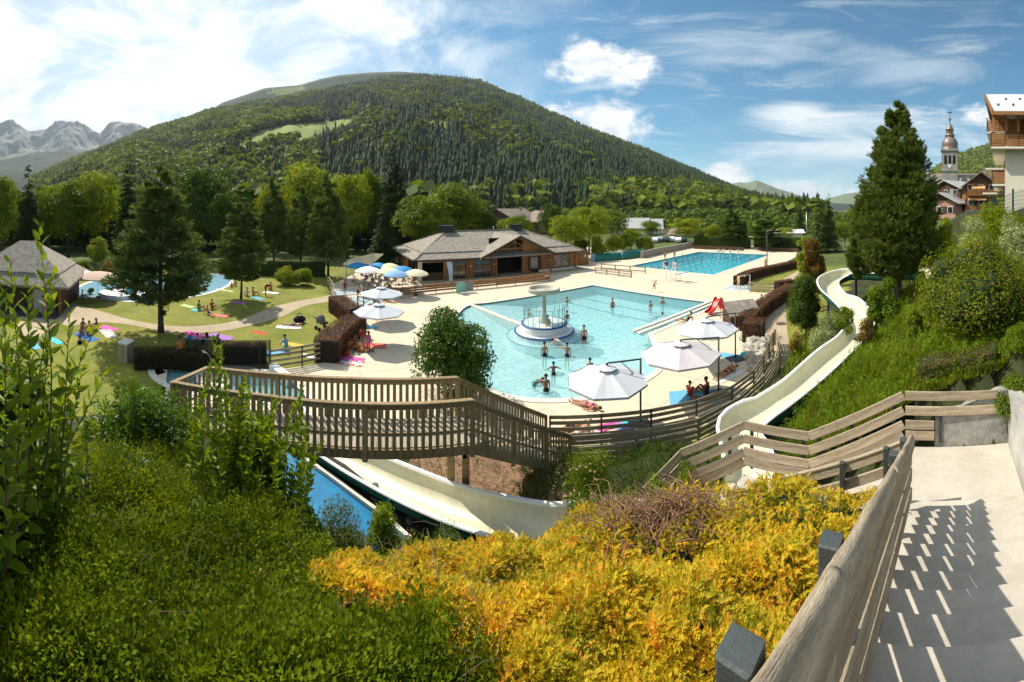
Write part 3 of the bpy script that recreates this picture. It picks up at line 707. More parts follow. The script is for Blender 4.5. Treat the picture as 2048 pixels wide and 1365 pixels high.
def forest():
    rg = np.random.default_rng(5)
    n = 46000
    t = rg.uniform(0, 1, n); r = R0+8+(R1-R0-5)*t**1.0; az = rg.uniform((62-1024)/F, (1640-1024)/F, n)
    z = main_h(az, r); x = r*np.sin(az); y = r*np.cos(az); px, py = px_of(x, y, z)
    keep = np.ones(n, bool)
    for M_ in MEADOWS: keep &= ~poly_in(M_, px, py) & ~(poly_in(M_, px, py-11) & (rg.uniform(0, 1, n) < .85))
    keep &= rg.uniform(0, 1, n) < np.clip(.42+.58*(r/R1)**.7, 0, 1)
    # broadleaved patches among the spruces
    q = hash_noise(az*10, r/170, 1.0, 2)*.5+hash_noise(az*34, r/55, 1.0, 7)*.5+rg.normal(0, .28, n)
    lowleft = ((px < 640) & (py > 225)).astype(float)*.62+((px < 1500) & (py > 170)).astype(float)*.12+((py > 385) & (px > 1150)).astype(float)*.7+((px > 380) & (px < 1050) & (py < 260) & (py > 190)).astype(float)*.18-((px > 760) & (px < 1500) & (py > 330) & (py < 385)).astype(float)*.5
    dec = q+lowleft > .62
    x, y, z, dec, r, az = [v[keep] for v in (x, y, z, dec, r, az)]; n = len(x)
    P = np.stack([x, y, z-.6], 1); rot = rg.uniform(0, 6.28, n)
    cp = [conifer_proto(5, 3, s) for s in range(4)]; dp = [decid_proto(13, s) for s in range(6)]
    i = np.nonzero(~dec)[0]; H = rg.uniform(10, 25, len(i))*np.where(r[i] > 1100, .8, 1.0)*(1+.22*hash_noise(az[i]*40, r[i]/40, 1, 4))
    V, Fc = instance_mesh(cp, rg.integers(0, 4, len(i)), P[i], H, rot[i], H*1.05)
    mc = leafmat('far_spruce', (.008, .026, .009), (.036, .064, .014), scale=.012, trans=.10, rough=.8, spec=.15)
    o = meshobj('spruce_forest', npmesh('spruce_forest', V, Fc, mc)); tag(o, 'dark spruce forest covering the mountain above the valley', 'forest', kind='stuff')
    i = np.nonzero(dec)[0]; H = rg.uniform(13, 20, len(i))
    V, Fc = instance_mesh(dp, rg.integers(0, 6, len(i)), P[i], H, rot[i], H*1.2)
    md = leafmat('far_broadleaf', (.055, .10, .008), (.21, .26, .018), scale=.02, trans=.25, rough=.8, spec=.15)
    o = meshobj('broadleaf_woods', npmesh('broadleaf_woods', V, Fc, md)); tag(o, 'light green broadleaved woods among the spruces on the mountain', 'woods', kind='stuff')
    # valley woods between the village and the foot of the mountain, and along the rear hills
    n = 3300; az = rg.uniform(-1.45, .98, n); r = np.where(az < -.08, rg.uniform(84, 330, n), rg.uniform(118, 330, n)); x = r*np.sin(az); y = r*np.cos(az)
    keep = (np.abs(az-.33) > .0) & ~((az > .0) & (az < .45) & (r < 150)); px = az*F+1024
    H = np.where(px > 1560, rg.uniform(6, 11, n), np.where(px < 900, rg.uniform(10, 20, n), rg.uniform(8, 15, n)))*np.where(px < 900, np.clip(r/200, .8, 1), np.clip(r/260, .62, 1))*np.where((px > 980) & (px < 1700), .72, 1.0); i = np.nonzero(keep)[0]
    P = np.stack([x, y, x*0-.3], 1)
    con = rg.uniform(0, 1, n) < .22
    a = np.nonzero(keep & ~con)[0]; V, Fc = instance_mesh([decid_proto(44, s) for s in range(4)], rg.integers(0, 4, len(a)), P[a], H[a], rg.uniform(0, 6, len(a)), H[a]*.95)
    mv = leafmat('valley_broadleaf', (.040, .085, .008), (.14, .20, .016), scale=.05, trans=.3, rough=.7, spec=.2)
    tag(meshobj('valley_woods', npmesh('valley_woods', V, Fc, mv)), 'broadleaved trees filling the valley floor behind the swimming pools', 'woods', kind='stuff')
    a = np.nonzero(keep & con)[0]; V, Fc = instance_mesh(cp, rg.integers(0, 3, len(a)), P[a], H[a]*1.1, rg.uniform(0, 6, len(a)), H[a]*1.1)
    tag(meshobj('valley_spruces', npmesh('valley_spruces', V, Fc, mc)), 'spruces standing among the broadleaved trees on the valley floor', 'spruces', kind='stuff')
    # wood on the hill behind the church
    n = 2600; az = rg.uniform((1860-1024)/F, (2120-1024)/F, n); r = rg.uniform(620, 1480, n)
    Ls = np.array([(1780, 410), (1850, 352), (1880, 333), (1915, 312), (1960, 296), (2020, 282), (2100, 270), (2250, 300)], float)
    T = (Y0-np.interp(az*F+1024, Ls[:, 0], Ls[:, 1]))/F; z = -10+(CZ+T*1500+10)*((r-600)/900)
    P = np.stack([r*np.sin(az), r*np.cos(az), z-2], 1); H = rg.uniform(13, 20, n)
    V, Fc = instance_mesh([decid_proto(14, s) for s in range(4)], rg.integers(0, 4, n), P, H, rg.uniform(0, 6, n), H*1.1)
    tag(meshobj('hill_woods', npmesh('hill_woods', V, Fc, md)), 'green woods on the hill behind the church tower', 'woods', kind='stuff')
forest()
# ================================================================ BUILT THINGS
m_wood = mat('weathered_timber', (.24, .20, .13), .85, .35, 2.5, .6, 30, col2=(.44, .38, .27), stretch=(1, 8, 8), objrand=.16)
m_woodb = mat('bridge_timber', (.23, .16, .08), .85, .3, 3, .5, 30, col2=(.46, .345, .195), stretch=(5, 5, 1), objrand=.16)
m_woodg = mat('grey_timber', (.32, .24, .155), .85, .35, 1.6, .8, 18, col2=(.66, .54, .38), stretch=(1, 9, 9), objrand=.14, detail=8)
m_planks = mat('deck_planks', (.36, .30, .22), .85, .25, 2, .5, 30, col2=(.52, .45, .35), stretch=(1, 8, 8), objrand=.1)
m_warm = mat('warm_timber', (.26, .11, .035), .7, .3, 1.5, .4, 20, col2=(.42, .20, .07), stretch=(1, 6, 6), objrand=.1)
m_darkw = mat('dark_timber', (.055, .030, .016), .8, .35, 2, .4, 20, col2=(.12, .07, .04), stretch=(1, 6, 6))
m_metal = mat('grey_post_metal', (.055, .065, .065), .55, .25, 5, .2, 60, spec=.5)
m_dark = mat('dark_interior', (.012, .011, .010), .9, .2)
m_shing = mat('wooden_shingles', (.19, .165, .135), .92, .35, 2.2, 1.0, 14, col2=(.44, .38, .31), coords='Object', detail=10)
m_black = mat('black_metal', (.012, .013, .014), .5, .1, spec=.5)
m_cream = mat('cream_render', (.60, .56, .46), .9, .05, 1)
m_glass = mat('window_glass', (.02, .03, .035), .05, .1, 1, spec=1.0)
m_steel = mat('steel', (.45, .46, .47), .35, .05, metal=.9)
def lbar(name, p, q, w, h, m, parent, up=(0, 0, 1), bev=.004, nseg=1, label=None, rnd=0.):
    """one straight timber with its own local frame (grain runs along it)"""
    p = Vector(p); q = Vector(q); d = q-p; L = d.length; d.normalize()
    y = Vector(up).cross(d)
    if y.length < 1e-4: y = Vector((1, 0, 0)).cross(d)
    y.normalize(); z = d.cross(y); R = Matrix((d, y, z)).transposed()
    if rnd:      # log-like top with checks and wear
        mb = MB(); n = max(2, int(L/.05)); prof = [(-w/2, -h/2), (-w/2, h*.05), (-w*.47, h*.22), (-w*.34, h*.38), (-w*.16, h*.48), (0, h*.5), (w*.16, h*.48), (w*.34, h*.38), (w*.47, h*.22), (w/2, h*.05), (w/2, -h/2)]
        k = len(prof); rr = random.Random(int(L*997)+int(p.x*131)); crack = rr.choice((4, 5, 6))
        for i in range(n+1):
            x = -L/2+L*i/n
            for j, (a, b) in enumerate(prof):
                dz = -.010*max(0, sin(i*.21+rr.random()*.3)) if j == crack else 0
                mb.v.append((x, a+.003*sin(i*.37+j)+rr.uniform(-.0009, .0009), b+dz+.003*sin(i*.23+j*1.3)+rr.uniform(-.0009, .0009)))
        for i in range(n):
            for j in range(k):
                j2 = (j+1) % k; mb.f.append((i*k+j, (i+1)*k+j, (i+1)*k+j2, i*k+j2)); mb.m.append(0); mb.sm.append(j < k-1)
        mb.f.append(tuple(range(k))); mb.m.append(0); mb.sm.append(False); mb.f.append(tuple(n*k+j for j in reversed(range(k)))); mb.m.append(0); mb.sm.append(False)
        me = mb.mesh(name, m)
    else:
        key = (name, round(L, 2), round(w, 3), round(h, 3), m.name)
        if key not in BARS: BARS[key] = MB().box((0, 0, 0), (round(L, 2), w, h), bev=min(bev, w*.2, h*.2)).mesh(name, m)
        me = BARS[key]
    o = bpy.data.objects.new(name, me); link(o, parent)
    M4 = R.to_4x4(); M4.translation = (p+q)/2
    if parent is not None: M4 = parent_inv(parent) @ M4
    o.matrix_local = M4
    if label: o['label'] = label
    return o
BARS = {}
def parent_inv(p):
    M4 = Matrix.Translation(p.location) @ Matrix.Rotation(p.rotation_euler.z, 4, 'Z')
    return M4.inverted()
# ---------------------------------------------------------------- footbridge
def footbridge():
    N = [Vector(v) for v in ((-8.0, 6.75, 3.5), (-5.87, 7.78, 3.5), (-3.42, 8.65, 3.5), (-.96, 9.45, 3.5))]; N4 = Vector((2.03, 13.55, .2))
    Fr = [Vector(v) for v in ((-8.05, 8.15, 3.5), (-6.2, 9.05, 3.5), (-4.31, 9.79, 3.5), (-1.5, 10.65, 3.5))]; F4 = Vector((1.30, 14.95, .2))
    t = thing('footbridge', 'weathered timber footbridge with slatted railings crossing above the cream water slide', 'footbridge', (-4.5, 9.0, 3.5))
    up = Vector((0, 0, 1))
    def rail(P, far):
        for i in range(len(P)-1):
            a, b = P[i], P[i+1]; slope = abs(a.z-b.z) > .5; L = (b-a).length; d = (b-a).normalized()
            dh = Vector((d.x, d.y, 0)).normalized()
            lbar('handrail', a+up*1.05, b+up*1.05, .13, .045, m_woodb, t)
            lbar('top_rail', a+up*.96, b+up*.96, .045, .10, m_woodb, t)
            lbar('lower_rail', a+up*.33, b+up*.33, .045, .07, m_woodb, t)
            lbar('edge_beam', a-up*.14, b-up*.14, .07, .22, m_woodb, t)
            out = Vector((dh.y, -dh.x, 0))*(1 if not far else -1)*.04
            Lh = (Vector((b.x, b.y, 0))-Vector((a.x, a.y, 0))).length; n = int(Lh/(.168 if not slope else .172))
            for k in range(1, n):
                p = a.lerp(b, k/n)+out
                lbar('baluster', p+up*(-.22), p+up*.93, .088, .024, m_woodb, t, up=out.normalized())
        # posts
        for i, p in enumerate(P):
            lbar('post', p-up*.32, p+up*1.03, .10, .12, m_woodb, t, up=(1, 0, 0))
        for i in range(len(P)-1):
            if (P[i+1]-P[i]).length > 4:
                for k in (1/3, 2/3): q = P[i].lerp(P[i+1], k); lbar('post', q-up*.32, q+up*1.03, .10, .12, m_woodb, t, up=(1, 0, 0))
    rail(N+[N4], False); rail(Fr+[F4], True)
    a, b = Fr[0], N[0]+Vector((-.06, 0, 0))
    lbar('handrail', a+up*1.05, b+up*1.0, .13, .045, m_woodb, t); lbar('lower_rail', a+up*.33, b+up*.33, .045, .07, m_woodb, t)
    for k in range(1, 8): p = a.lerp(b, k/8); lbar('baluster', p-up*.2, p+up*.95, .088, .024, m_woodb, t, up=(1, 0, 0))
    # walking planks across
    nn = 62
    def along(P, u):
        L = [(P[i+1]-P[i]).length for i in range(len(P)-1)]; s = u*sum(L)
        for i, l in enumerate(L):
            if s <= l or i == len(L)-1: return P[i].lerp(P[i+1], min(1, s/l))
            s -= l
    for k in range(nn):
        p = along(N, (k+.5)/nn); q = along(Fr, (k+.5)/nn)
        lbar('plank', p-up*.022+(q-p).normalized()*.03, q-up*.022-(q-p).normalized()*.03, .112, .035, m_planks, t)
    # stair down to the pool deck
    ns = 17
    for k in range(ns):
        u = (k+.5)/ns; p = N[3].lerp(N4, u); q = Fr[3].lerp(F4, u); zt = 3.5-3.3*(k+.6)/ns
        p = Vector((p.x, p.y, zt)); q = Vector((q.x, q.y, zt)); e = (q-p).normalized()
        lbar('tread', p+e*.03, q-e*.03, .31, .045, m_planks, t)
    # legs
    for x, y, w in ((-1.36, 11.42, .2), (-1.80, 11.42, .2), (-7.4, 7.8, .18), (-7.0, 8.4, .18)):
        z = th(x, y); lbar('support_post', (x, y, z-.3), (x, y, 3.28), w, w, m_woodb, t, up=(1, 0, 0))
    lbar('cross_beam', (-.95, 9.55, 3.2), (-1.84, 11.5, 3.2), .12, .16, m_woodb, t); lbar('cross_beam', (-.62, 9.9, 3.2), (-1.34, 11.5, 3.2), .12, .16, m_woodb, t)
    lbar('brace', (-1.36, 11.36, 1.9), (-1.76, 11.36, 3.05), .08, .12, m_woodb, t)
    lbar('brace', (-1.36, 11.34, 2.2), (-1.1, 10.4, 3.12), .08, .12, m_woodb, t)
footbridge()
# ---------------------------------------------------------------- board fences
def poly_len(P): return sum((P[i+1]-P[i]).length for i in range(len(P)-1))
def board_fence(name, label, P, boards, bw=.14, spacing=1.75, bt=.035, post=(.07, .07), ph=None, m=None, mp=None, cat='fence', group=None, n=None, side=1, postname='post', hz=lambda p: 0):
    """P: foot points. boards: heights of the board centres above the foot"""
    m = m or m_wood; mp = mp or m
    L = poly_len(P); n = n or max(1, round(L/spacing)); C_ = resample(P, 200) if len(P) > 2 else [P[0].lerp(P[1], i/200) for i in range(201)]
    cum = [0]
    for i in range(200): cum.append(cum[-1]+(C_[i+1]-C_[i]).length)
    pts = []
    for k in range(n+1):
        s = cum[-1]*k/n; i = min(199, next((j for j in range(200) if cum[j+1] >= s-1e-6), 199)); pts.append(C_[i].lerp(C_[i+1], (s-cum[i])/max(1e-6, cum[i+1]-cum[i])))
    t = thing(name, label, cat, tuple(pts[0]), 0, group); up = Vector((0, 0, 1)); top = (ph if ph is not None else max(boards)+bw/2+.02)
    for i, p in enumerate(pts):
        d = (pts[min(i+1, n)]-pts[max(i-1, 0)]); d.z = 0; d.normalize(); o = Vector((-d.y, d.x, 0))*(bt/2+post[1]/2+.002)*side
        lbar(postname, p-up*.25+o, p+up*top+o, post[0], post[1], mp, t, up=(-d.y, d.x, 0))
    for i in range(n):
        for b in boards: lbar('board', pts[i]+up*b, pts[i+1]+up*b, bt, bw, m, t)
    return t
B5 = (.18, .42, .66, .90, 1.12)
def fences():
    board_fence('board_fence', 'five-board timber fence curving along the pool deck edge behind the parasols', [W(*p) for p in ((1100, 893), (1240, 886), (1323, 874), (1400, 854), (1450, 833), (1484, 810), (1506, 789), (1518, 772), (1530, 745), (1545, 703))], B5, spacing=1.9, mp=m_metal, side=-1)
    board_fence('board_fence', 'outer timber fence of the sunken walk, between the bridge foot and the cream slide', [W(*p) for p in ((1140, 931), (1260, 920), (1357, 903), (1440, 872), (1500, 824), (1532, 790), (1558, 744), (1560, 716), (1552, 690))], (.12, .34, .56, .78, .98), spacing=2.6, post=(.13, .13), m=m_wood, ph=1.05, side=1)
    board_fence('board_fence', 'timber board fence below the lawn, between the mesh windbreak and the copper hedge', [W(540, 742), W(600, 733), W(661, 720)], (.25, .55, .85, 1.12), spacing=2.6, bt=.05, mp=m_metal, side=-1)
    # café terrace fence
    c0 = W(742, 601); c1 = W(890, 584.5); c2 = W(1100, 562)
    t = board_fence('terrace_fence', 'long warm brown fence in front of the café terrace', [c0, c1, c2], (.30, .56, .80), bw=.20, spacing=2.2, m=m_warm, n=9)
    lbar('top_rail', c1+Vector((0, 0, 1.0)), c2+Vector((0, 0, 1.0)), .14, .06, m_warm, t, label='orange brown top rail'); lbar('top_rail', c0+Vector((0, 0, 1.0)), c1+Vector((0, 0, 1.0)), .14, .06, m_warm, t)
    d = (c2-c1).normalized(); v = Vector((-d.y, d.x, 0)); e = c2+v*1.3
    for b in (.30, .56, .80, 1.0): lbar('board', c2+Vector((0, 0, b)), e+Vector((0, 0, b)), .05, .2 if b < 1 else .06, m_warm, t)
    mb = MB(); q = c2-d*.9-v*.06; mb.beam(q+Vector((0, 0, .72)), q+d*.62+Vector((0, 0, .72)), .02, .12); o = mb.build('notice', m_white, t); o.matrix_local = parent_inv(t) @ Matrix.Identity(4)
    # timber screens beside the lap pool, and the rails by the footbaths
    board_fence('timber_screen', 'low timber rail screen on the deck left of the lap pool, long side', [W(1190, 547), W(1262, 556)], (.2, .5, .8), bw=.13, spacing=2.1, bt=.06, post=(.12, .12))
    board_fence('timber_screen', 'low timber rail screen behind the long one, left of the lap pool', [W(1202, 540), W(1290, 547)], (.3, .85), bw=.13, spacing=2.4, bt=.06, post=(.12, .12))
    board_fence('timber_screen', 'weathered board screen beside the right hand shower footbath', [W(1497, 583), W(1551, 586)], (.25, .55, .95), bw=.2, spacing=2.6, bt=.05, post=(.1, .1))
    board_fence('board_fence', 'grey rails climbing beside the left footbath, at the upper end of the lawn path', [W(664, 612), W(667, 590), W(656, 572)], (.3, .7, 1.1), bw=.12, spacing=1.8, bt=.05, post=(.1, .1), m=m_woodg)
    board_fence('board_fence', 'grey rails behind the left footbath, running up to the café umbrellas', [W(726, 597), W(716, 580), W(707, 566)], (.5, 1.0), bw=.1, spacing=1.6, bt=.05, post=(.09, .09), m=m_woodg)
    # stone-coloured low wall behind the lap pool reels, hedge-side timber edging
    def wall(name, label, P, h, w, m, cat='low wall'):
        mb = MB()
        for a, b in zip(P[:-1], P[1:]): mb.beam(a+Vector((0, 0, h/2)), b+Vector((0, 0, h/2)), w, h, ext=.02)
        o = mb.build(name, m); tag(o, label, cat); return o
    wall('low_wall', 'long pale stone wall rising behind the lap pool towards the parking place', [W(1283, 517), W(1330, 506), W(1388, 494)], 1.3, .4, mat('pale_stone', (.30, .26, .2), .9, .3, 2, .6, 6, col2=(.46, .41, .33), coords='World'))
    wall('timber_edging', 'dark timber retaining edge behind the lap pool, left of the gap', [W(1388, 498), W(1487, 502)], .8, .3, m_darkw, 'timber edging')
    wall('timber_edging', 'dark timber retaining edge behind the lap pool, right of the gap', [W(1515, 501), W(1598, 505)], .8, .3, m_darkw, 'timber edging')
fences()
# mesh windbreak fence and old gate posts at the plunge pool
def windbreak():
    a, b = W(446, 742), W(540, 742); c = W(372, 738)
    m = bpy.data.materials.new('mesh_screen'); m.use_nodes = True; t_ = NT(m.node_tree); t_.n.clear()
    d = t_.add('ShaderNodeBsdfDiffuse', {0: (.02, .024, .02, 1)}).outputs[0]; tr = t_.add('ShaderNodeBsdfTransparent').outputs[0]
    t_.l.new(t_.add('ShaderNodeMixShader', {0: .58, 1: d, 2: tr}).outputs[0], t_.add('ShaderNodeOutputMaterial').inputs[0])
    t = thing('windbreak', 'dark see-through mesh windbreak behind the turquoise pool', 'windbreak', tuple(a))
    for p in (c, a, a.lerp(b, .78), b): lbar('post', p, p+Vector((0, 0, 1.75)), .06, .06, m_black, t, up=(1, 0, 0))
    for p, q in ((c, a), (a, a.lerp(b, .78)), (a.lerp(b, .78), b)):
        s = MB().beam(p+Vector((0, 0, .9)), q+Vector((0, 0, .9)), .012, 1.6).build('mesh_panel', m, t); s.matrix_local = parent_inv(t)
        lbar('top_rail', p+Vector((0, 0, 1.74)), q+Vector((0, 0, 1.74)), .03, .03, m_black, t)
windbreak()
# ---------------------------------------------------------------- concrete stairs with their railings
def stairs():
    st = thing('staircase', 'pale concrete staircase descending beside the yellow juniper, striped with the shadow of its rail', 'staircase', tuple(S(6.77, .6, 3.91)))
    stone = m_stone
    def slab(name, f0, f1, l0, l1, z0, z1, m=stone):
        mb = MB(); pts = [S(f0, l0), S(f1, l0), S(f1, l1), S(f0, l1)]; P = [tuple(p.xy) for p in pts]
        if area(P) < 0: P = P[::-1]
        mb.prism(P, z0, z1, bottom=True); o = mb.build(name, m, st); o.matrix_local = parent_inv(st); return o
    for k in range(1, 18):
        slab('step', 6.77-.40*k, 6.77-.40*(k-1)-.002, -.47-.004*k, 1.64, 3.91+.219*k-.5, 3.91+.219*k)
    slab('upper_landing', -3.2, 6.77-.40*17-.004, -.47, 1.64, 6.9, 3.91+.219*17+.003)
    slab('landing', 6.772, 8.66, -.50, 1.64, 3.2, 3.91)
    for k in range(1, 6): slab('step', 6.75, 8.40, -.50-.47*k, -.50-.47*(k-1)-.002, 3.91-.242*k-.8, 3.91-.242*k)
    slab('lower_landing', 6.66, 8.42, -4.5, -2.852, 1.9, 2.70)
    for k in range(1, 8): slab('step', 6.75-.02*k, 8.35-.05*k, -4.5-.36*k, -4.5-.36*(k-1)-.002, 2.7-.22*k-.8, 2.7-.22*k)
    # side and end walls
    w = thing('retaining_wall', 'stained grey concrete wall ending in a slope beside the stair landing', 'wall', tuple(S(8.7, 1.6, 3.9)))
    mb = MB(); a = S(8.68, .0); b = S(8.68, 1.95); d = S(8.95, 0)-S(8.68, 0)
    prof = [(0, 3.2), (1.95, 3.2), (1.95, 5.12), (1.42, 5.08), (0, 4.5)]
    fr = [S(8.68, x, z) for x, z in prof]; bk = [S(8.93, x, z) for x, z in prof]
    mb.face(fr); mb.face(bk[::-1])
    for i in range(5): mb.face([fr[i], fr[(i+1) % 5], bk[(i+1) % 5], bk[i]][::-1])
    o = mb.build('end_wall', m_oldc, w); o.matrix_local = parent_inv(w)
    mb = MB(); prof = [(-3.2, 6.8), (8.68, 3.2), (8.68, 5.10), (7.6, 5.25), (6.8, 5.42), (3.0, 7.4), (-.1, 8.8), (-3.2, 8.9)]
    A_ = [S(x, 1.65, z) for x, z in prof]; B_ = [S(x, 1.95, z) for x, z in prof]
    mb.face(A_[::-1]); mb.face(B_)
    for i in range(len(prof)): mb.face([A_[i], A_[(i+1) % len(prof)], B_[(i+1) % len(prof)], B_[i]])
    o = mb.build('side_wall', mat('pale_concrete_wall', (.36, .35, .32), .9, .25, 1.3, .4, 12, col2=(.60, .58, .54), coords='World', detail=8), w); o.matrix_local = parent_inv(w)
    # near hand rail
    up = Vector((0, 0, 1))
    r = thing('handrail_fence', 'nearest stair railing of cracked grey planks on grey metal posts', 'railing', tuple(S(3, -.42, 6)))
    def zt(f): return 8.495-.47*f
    segs = [(.38, 1.42), (1.40, 3.55), (3.53, 6.25)]
    for i, (f0, f1) in enumerate(segs):
        o = (.0, -.012, .0)[i]
        lbar('top_plank', S(f0, -.38+o, zt(f0)-.09+(.0, -.012, 0)[i]), S(f1, -.38+o, zt(f1)-.09+(.0, -.012, 0)[i]), .105, .185, m_woodg, r, rnd=1)
        for h in (.365, .615):
            lbar('plank', S(f0+.01, -.39, zt(f0)-h), S(f1-.01, -.39, zt(f1)-h), .042, .172, m_woodg, r, bev=.012)
        lbar('plank', S(f0+.01, -.39, zt(f0)-.80-.018*f0), S(f1-.01, -.39, zt(f1)-.80-.018*f1), .042, .15, m_woodg, r, bev=.012)
    for f in (.92, 1.83, 4.7, 6.15):
        lbar('post', S(f, -.50, zt(f)-1.5), S(f, -.50, zt(f)-.04), .105, .105, m_metal, r, up=(SF[0], SF[1], 0), bev=.008)
    # lower flight, near side
    r2 = thing('stair_fence', 'grey plank railing on dark posts along the near side of the lower flight', 'railing', tuple(S(6.65, -1.8, 4)))
    p, q = S(6.66, -.60, 5.19), S(6.60, -2.96, 4.17)
    for h in (.09, .40, .70): lbar('plank', p-up*h, q-up*h, .045, .17, m_woodg, r2, bev=.01)
    lbar('cap', p+up*.01, q+up*.01, .07, .03, m_woodg, r2)
    for u in (.10, .42, .92): c = p.lerp(q, u)-Vector((SF[0], SF[1], 0))*.08; lbar('post', c-up*1.25, c+up*.06, .08, .08, m_metal, r2, up=(SF[0], SF[1], 0))
    # far side of both flights
    r3 = thing('stair_fence', 'high four-board grey fence along the far side of the lower flight, zigzagging down the slope', 'railing', tuple(S(8.5, -2.8, 3)))
    def run(p, q, hs, bw=.20):
        for h in hs: lbar('board', p-up*h, q-up*h, .04, bw, m_woodg, r3, bev=.008)
    def posts(p, q, us, H=1.15):
        for u in us: c = p.lerp(q, u)+Vector((SF[0], SF[1], 0))*.07; lbar('post', c-up*H, c-up*.06, .07, .07, m_metal, r3, up=(SF[0], SF[1], 0))
    H4 = (.10, .43, .74, .97)
    e = S(8.66, 1.40, 5.13); a = S(8.60, -.66, 5.17); run(a, e, (.10, .43)); run(a, S(8.62, -.02, 5.15), (.74, .97)); posts(a, e, (.12, .38))
    b = S(8.5, -2.85, 4.07); run(a+Vector((-.02, .03, 0)), b, H4); posts(a, b, (.12, .55, .9))
    c = S(8.4, -4.47, 4.02); run(b, c, (.10, .43, .74, .97), .21); posts(b, c, (.1, .5, .9))
    d = S(7.85, -5.97, 3.12); run(c, d, (.10, .42, .76, 1.0)); posts(c, d, (.25, .6, .95))
    f = S(7.0, -6.45, 2.42); run(d, f, (.10, .42, .76)); posts(d, f, (.5, .95))
stairs()
# ---------------------------------------------------------------- water slide
def slide():
    t = thing('water_slide', 'long cream water slide curving down the grassy slope and under the footbridge', 'water slide', tuple(SLIDE[60]))
    m = mat('cream_fibreglass', (.58, .55, .38), .33, .12, .9, .0, col2=(.72, .69, .51), detail=8, spec=.45, coords='World'); mo = mat('green_fibreglass', (.02, .12, .085), .4, .2, 2, spec=.4); mw = mat('white_slide_rim', (.76, .76, .70), .4, .05)
    prof = [(-.82, .02), (-.80, .05), (-.70, .05), (-.66, .0), (-.64, -.16), (-.57, -.32), (-.42, -.44), (-.20, -.49), (0, -.50), (.20, -.49), (.42, -.44), (.57, -.32), (.64, -.16), (.66, .0), (.70, .05), (.80, .05), (.82, .02)]
    outp = [(-.82, .02), (-.74, -.02), (-.72, -.2), (-.62, -.38), (-.45, -.50), (0, -.56), (.45, -.50), (.62, -.38), (.72, -.2), (.74, -.02), (.82, .02)]
    joints = list(range(0, len(SLIDE), 25))
    for si in range(len(joints)):
        i0 = joints[si]; i1 = min(i0+25, len(SLIDE)-1)
        if i1 <= i0: break
        mb = MB(); K = len(prof); Ko = len(outp)
        for pr, mi in ((prof, 0), (outp, 1)):
            b = len(mb.v); k = len(pr)
            for i in range(i0, i1+1):
                p = SLIDE[i]; d = (SLIDE[min(i+1, len(SLIDE)-1)]-SLIDE[max(i-1, 0)]); 
                c0 = (SLIDE[min(i+4, len(SLIDE)-1)]-p); c1 = (p-SLIDE[max(i-4, 0)]); turn = (c1.x*c0.y-c1.y*c0.x)/max(.01, c0.length*c1.length)
                d.z = 0; d.normalize(); s = Vector((d.y, -d.x, 0)); bank = max(-.25, min(.25, turn*.8)); wd = 1.0
                sc = .88 if i < 95 else .92
                for x, z in pr: mb.v.append(tuple(p+s*x*sc+Vector((0, 0, z+bank*x*.5))))
            for i in range(i1-i0):
                for j in range(k-1):
                    q = (b+i*k+j, b+i*k+j+1, b+(i+1)*k+j+1, b+(i+1)*k+j)
                    if mi: q = q[::-1]
                    mb.f.append(q); rim = mi == 0 and (j < 3 or j >= k-4); mb.m.append(2 if rim else mi); mb.sm.append(not rim)
        o = mb.build('channel', [m, mo, mw], t); o.matrix_local = parent_inv(t)
        # bolted flange between two lengths of channel
        if si:
            fl = MB(); p = SLIDE[i0]; d = (SLIDE[i0+1]-SLIDE[i0-1]); d.z = 0; d.normalize(); s = Vector((d.y, -d.x, 0))
            q = [(p+s*x*1.04+Vector((0, 0, z-.01))) for x, z in outp]
            for a_, b_ in zip(q[:-1], q[1:]): fl.beam(a_, b_, .05, .05, up=tuple(d))
            o = fl.build('flange', mo, t); o.matrix_local = parent_inv(t)
    for i in (8, 20, 32, 44, 56, 68, 80, 92, 104, 116, 128, 140):
        p = SLIDE[i]; z = th(p.x, p.y)
        if p.z-.5-z > .05: lbar('support_post', (p.x, p.y, z-.2), (p.x, p.y, p.z-.54), .12, .12, m_metal, t, up=(1, 0, 0))
slide()
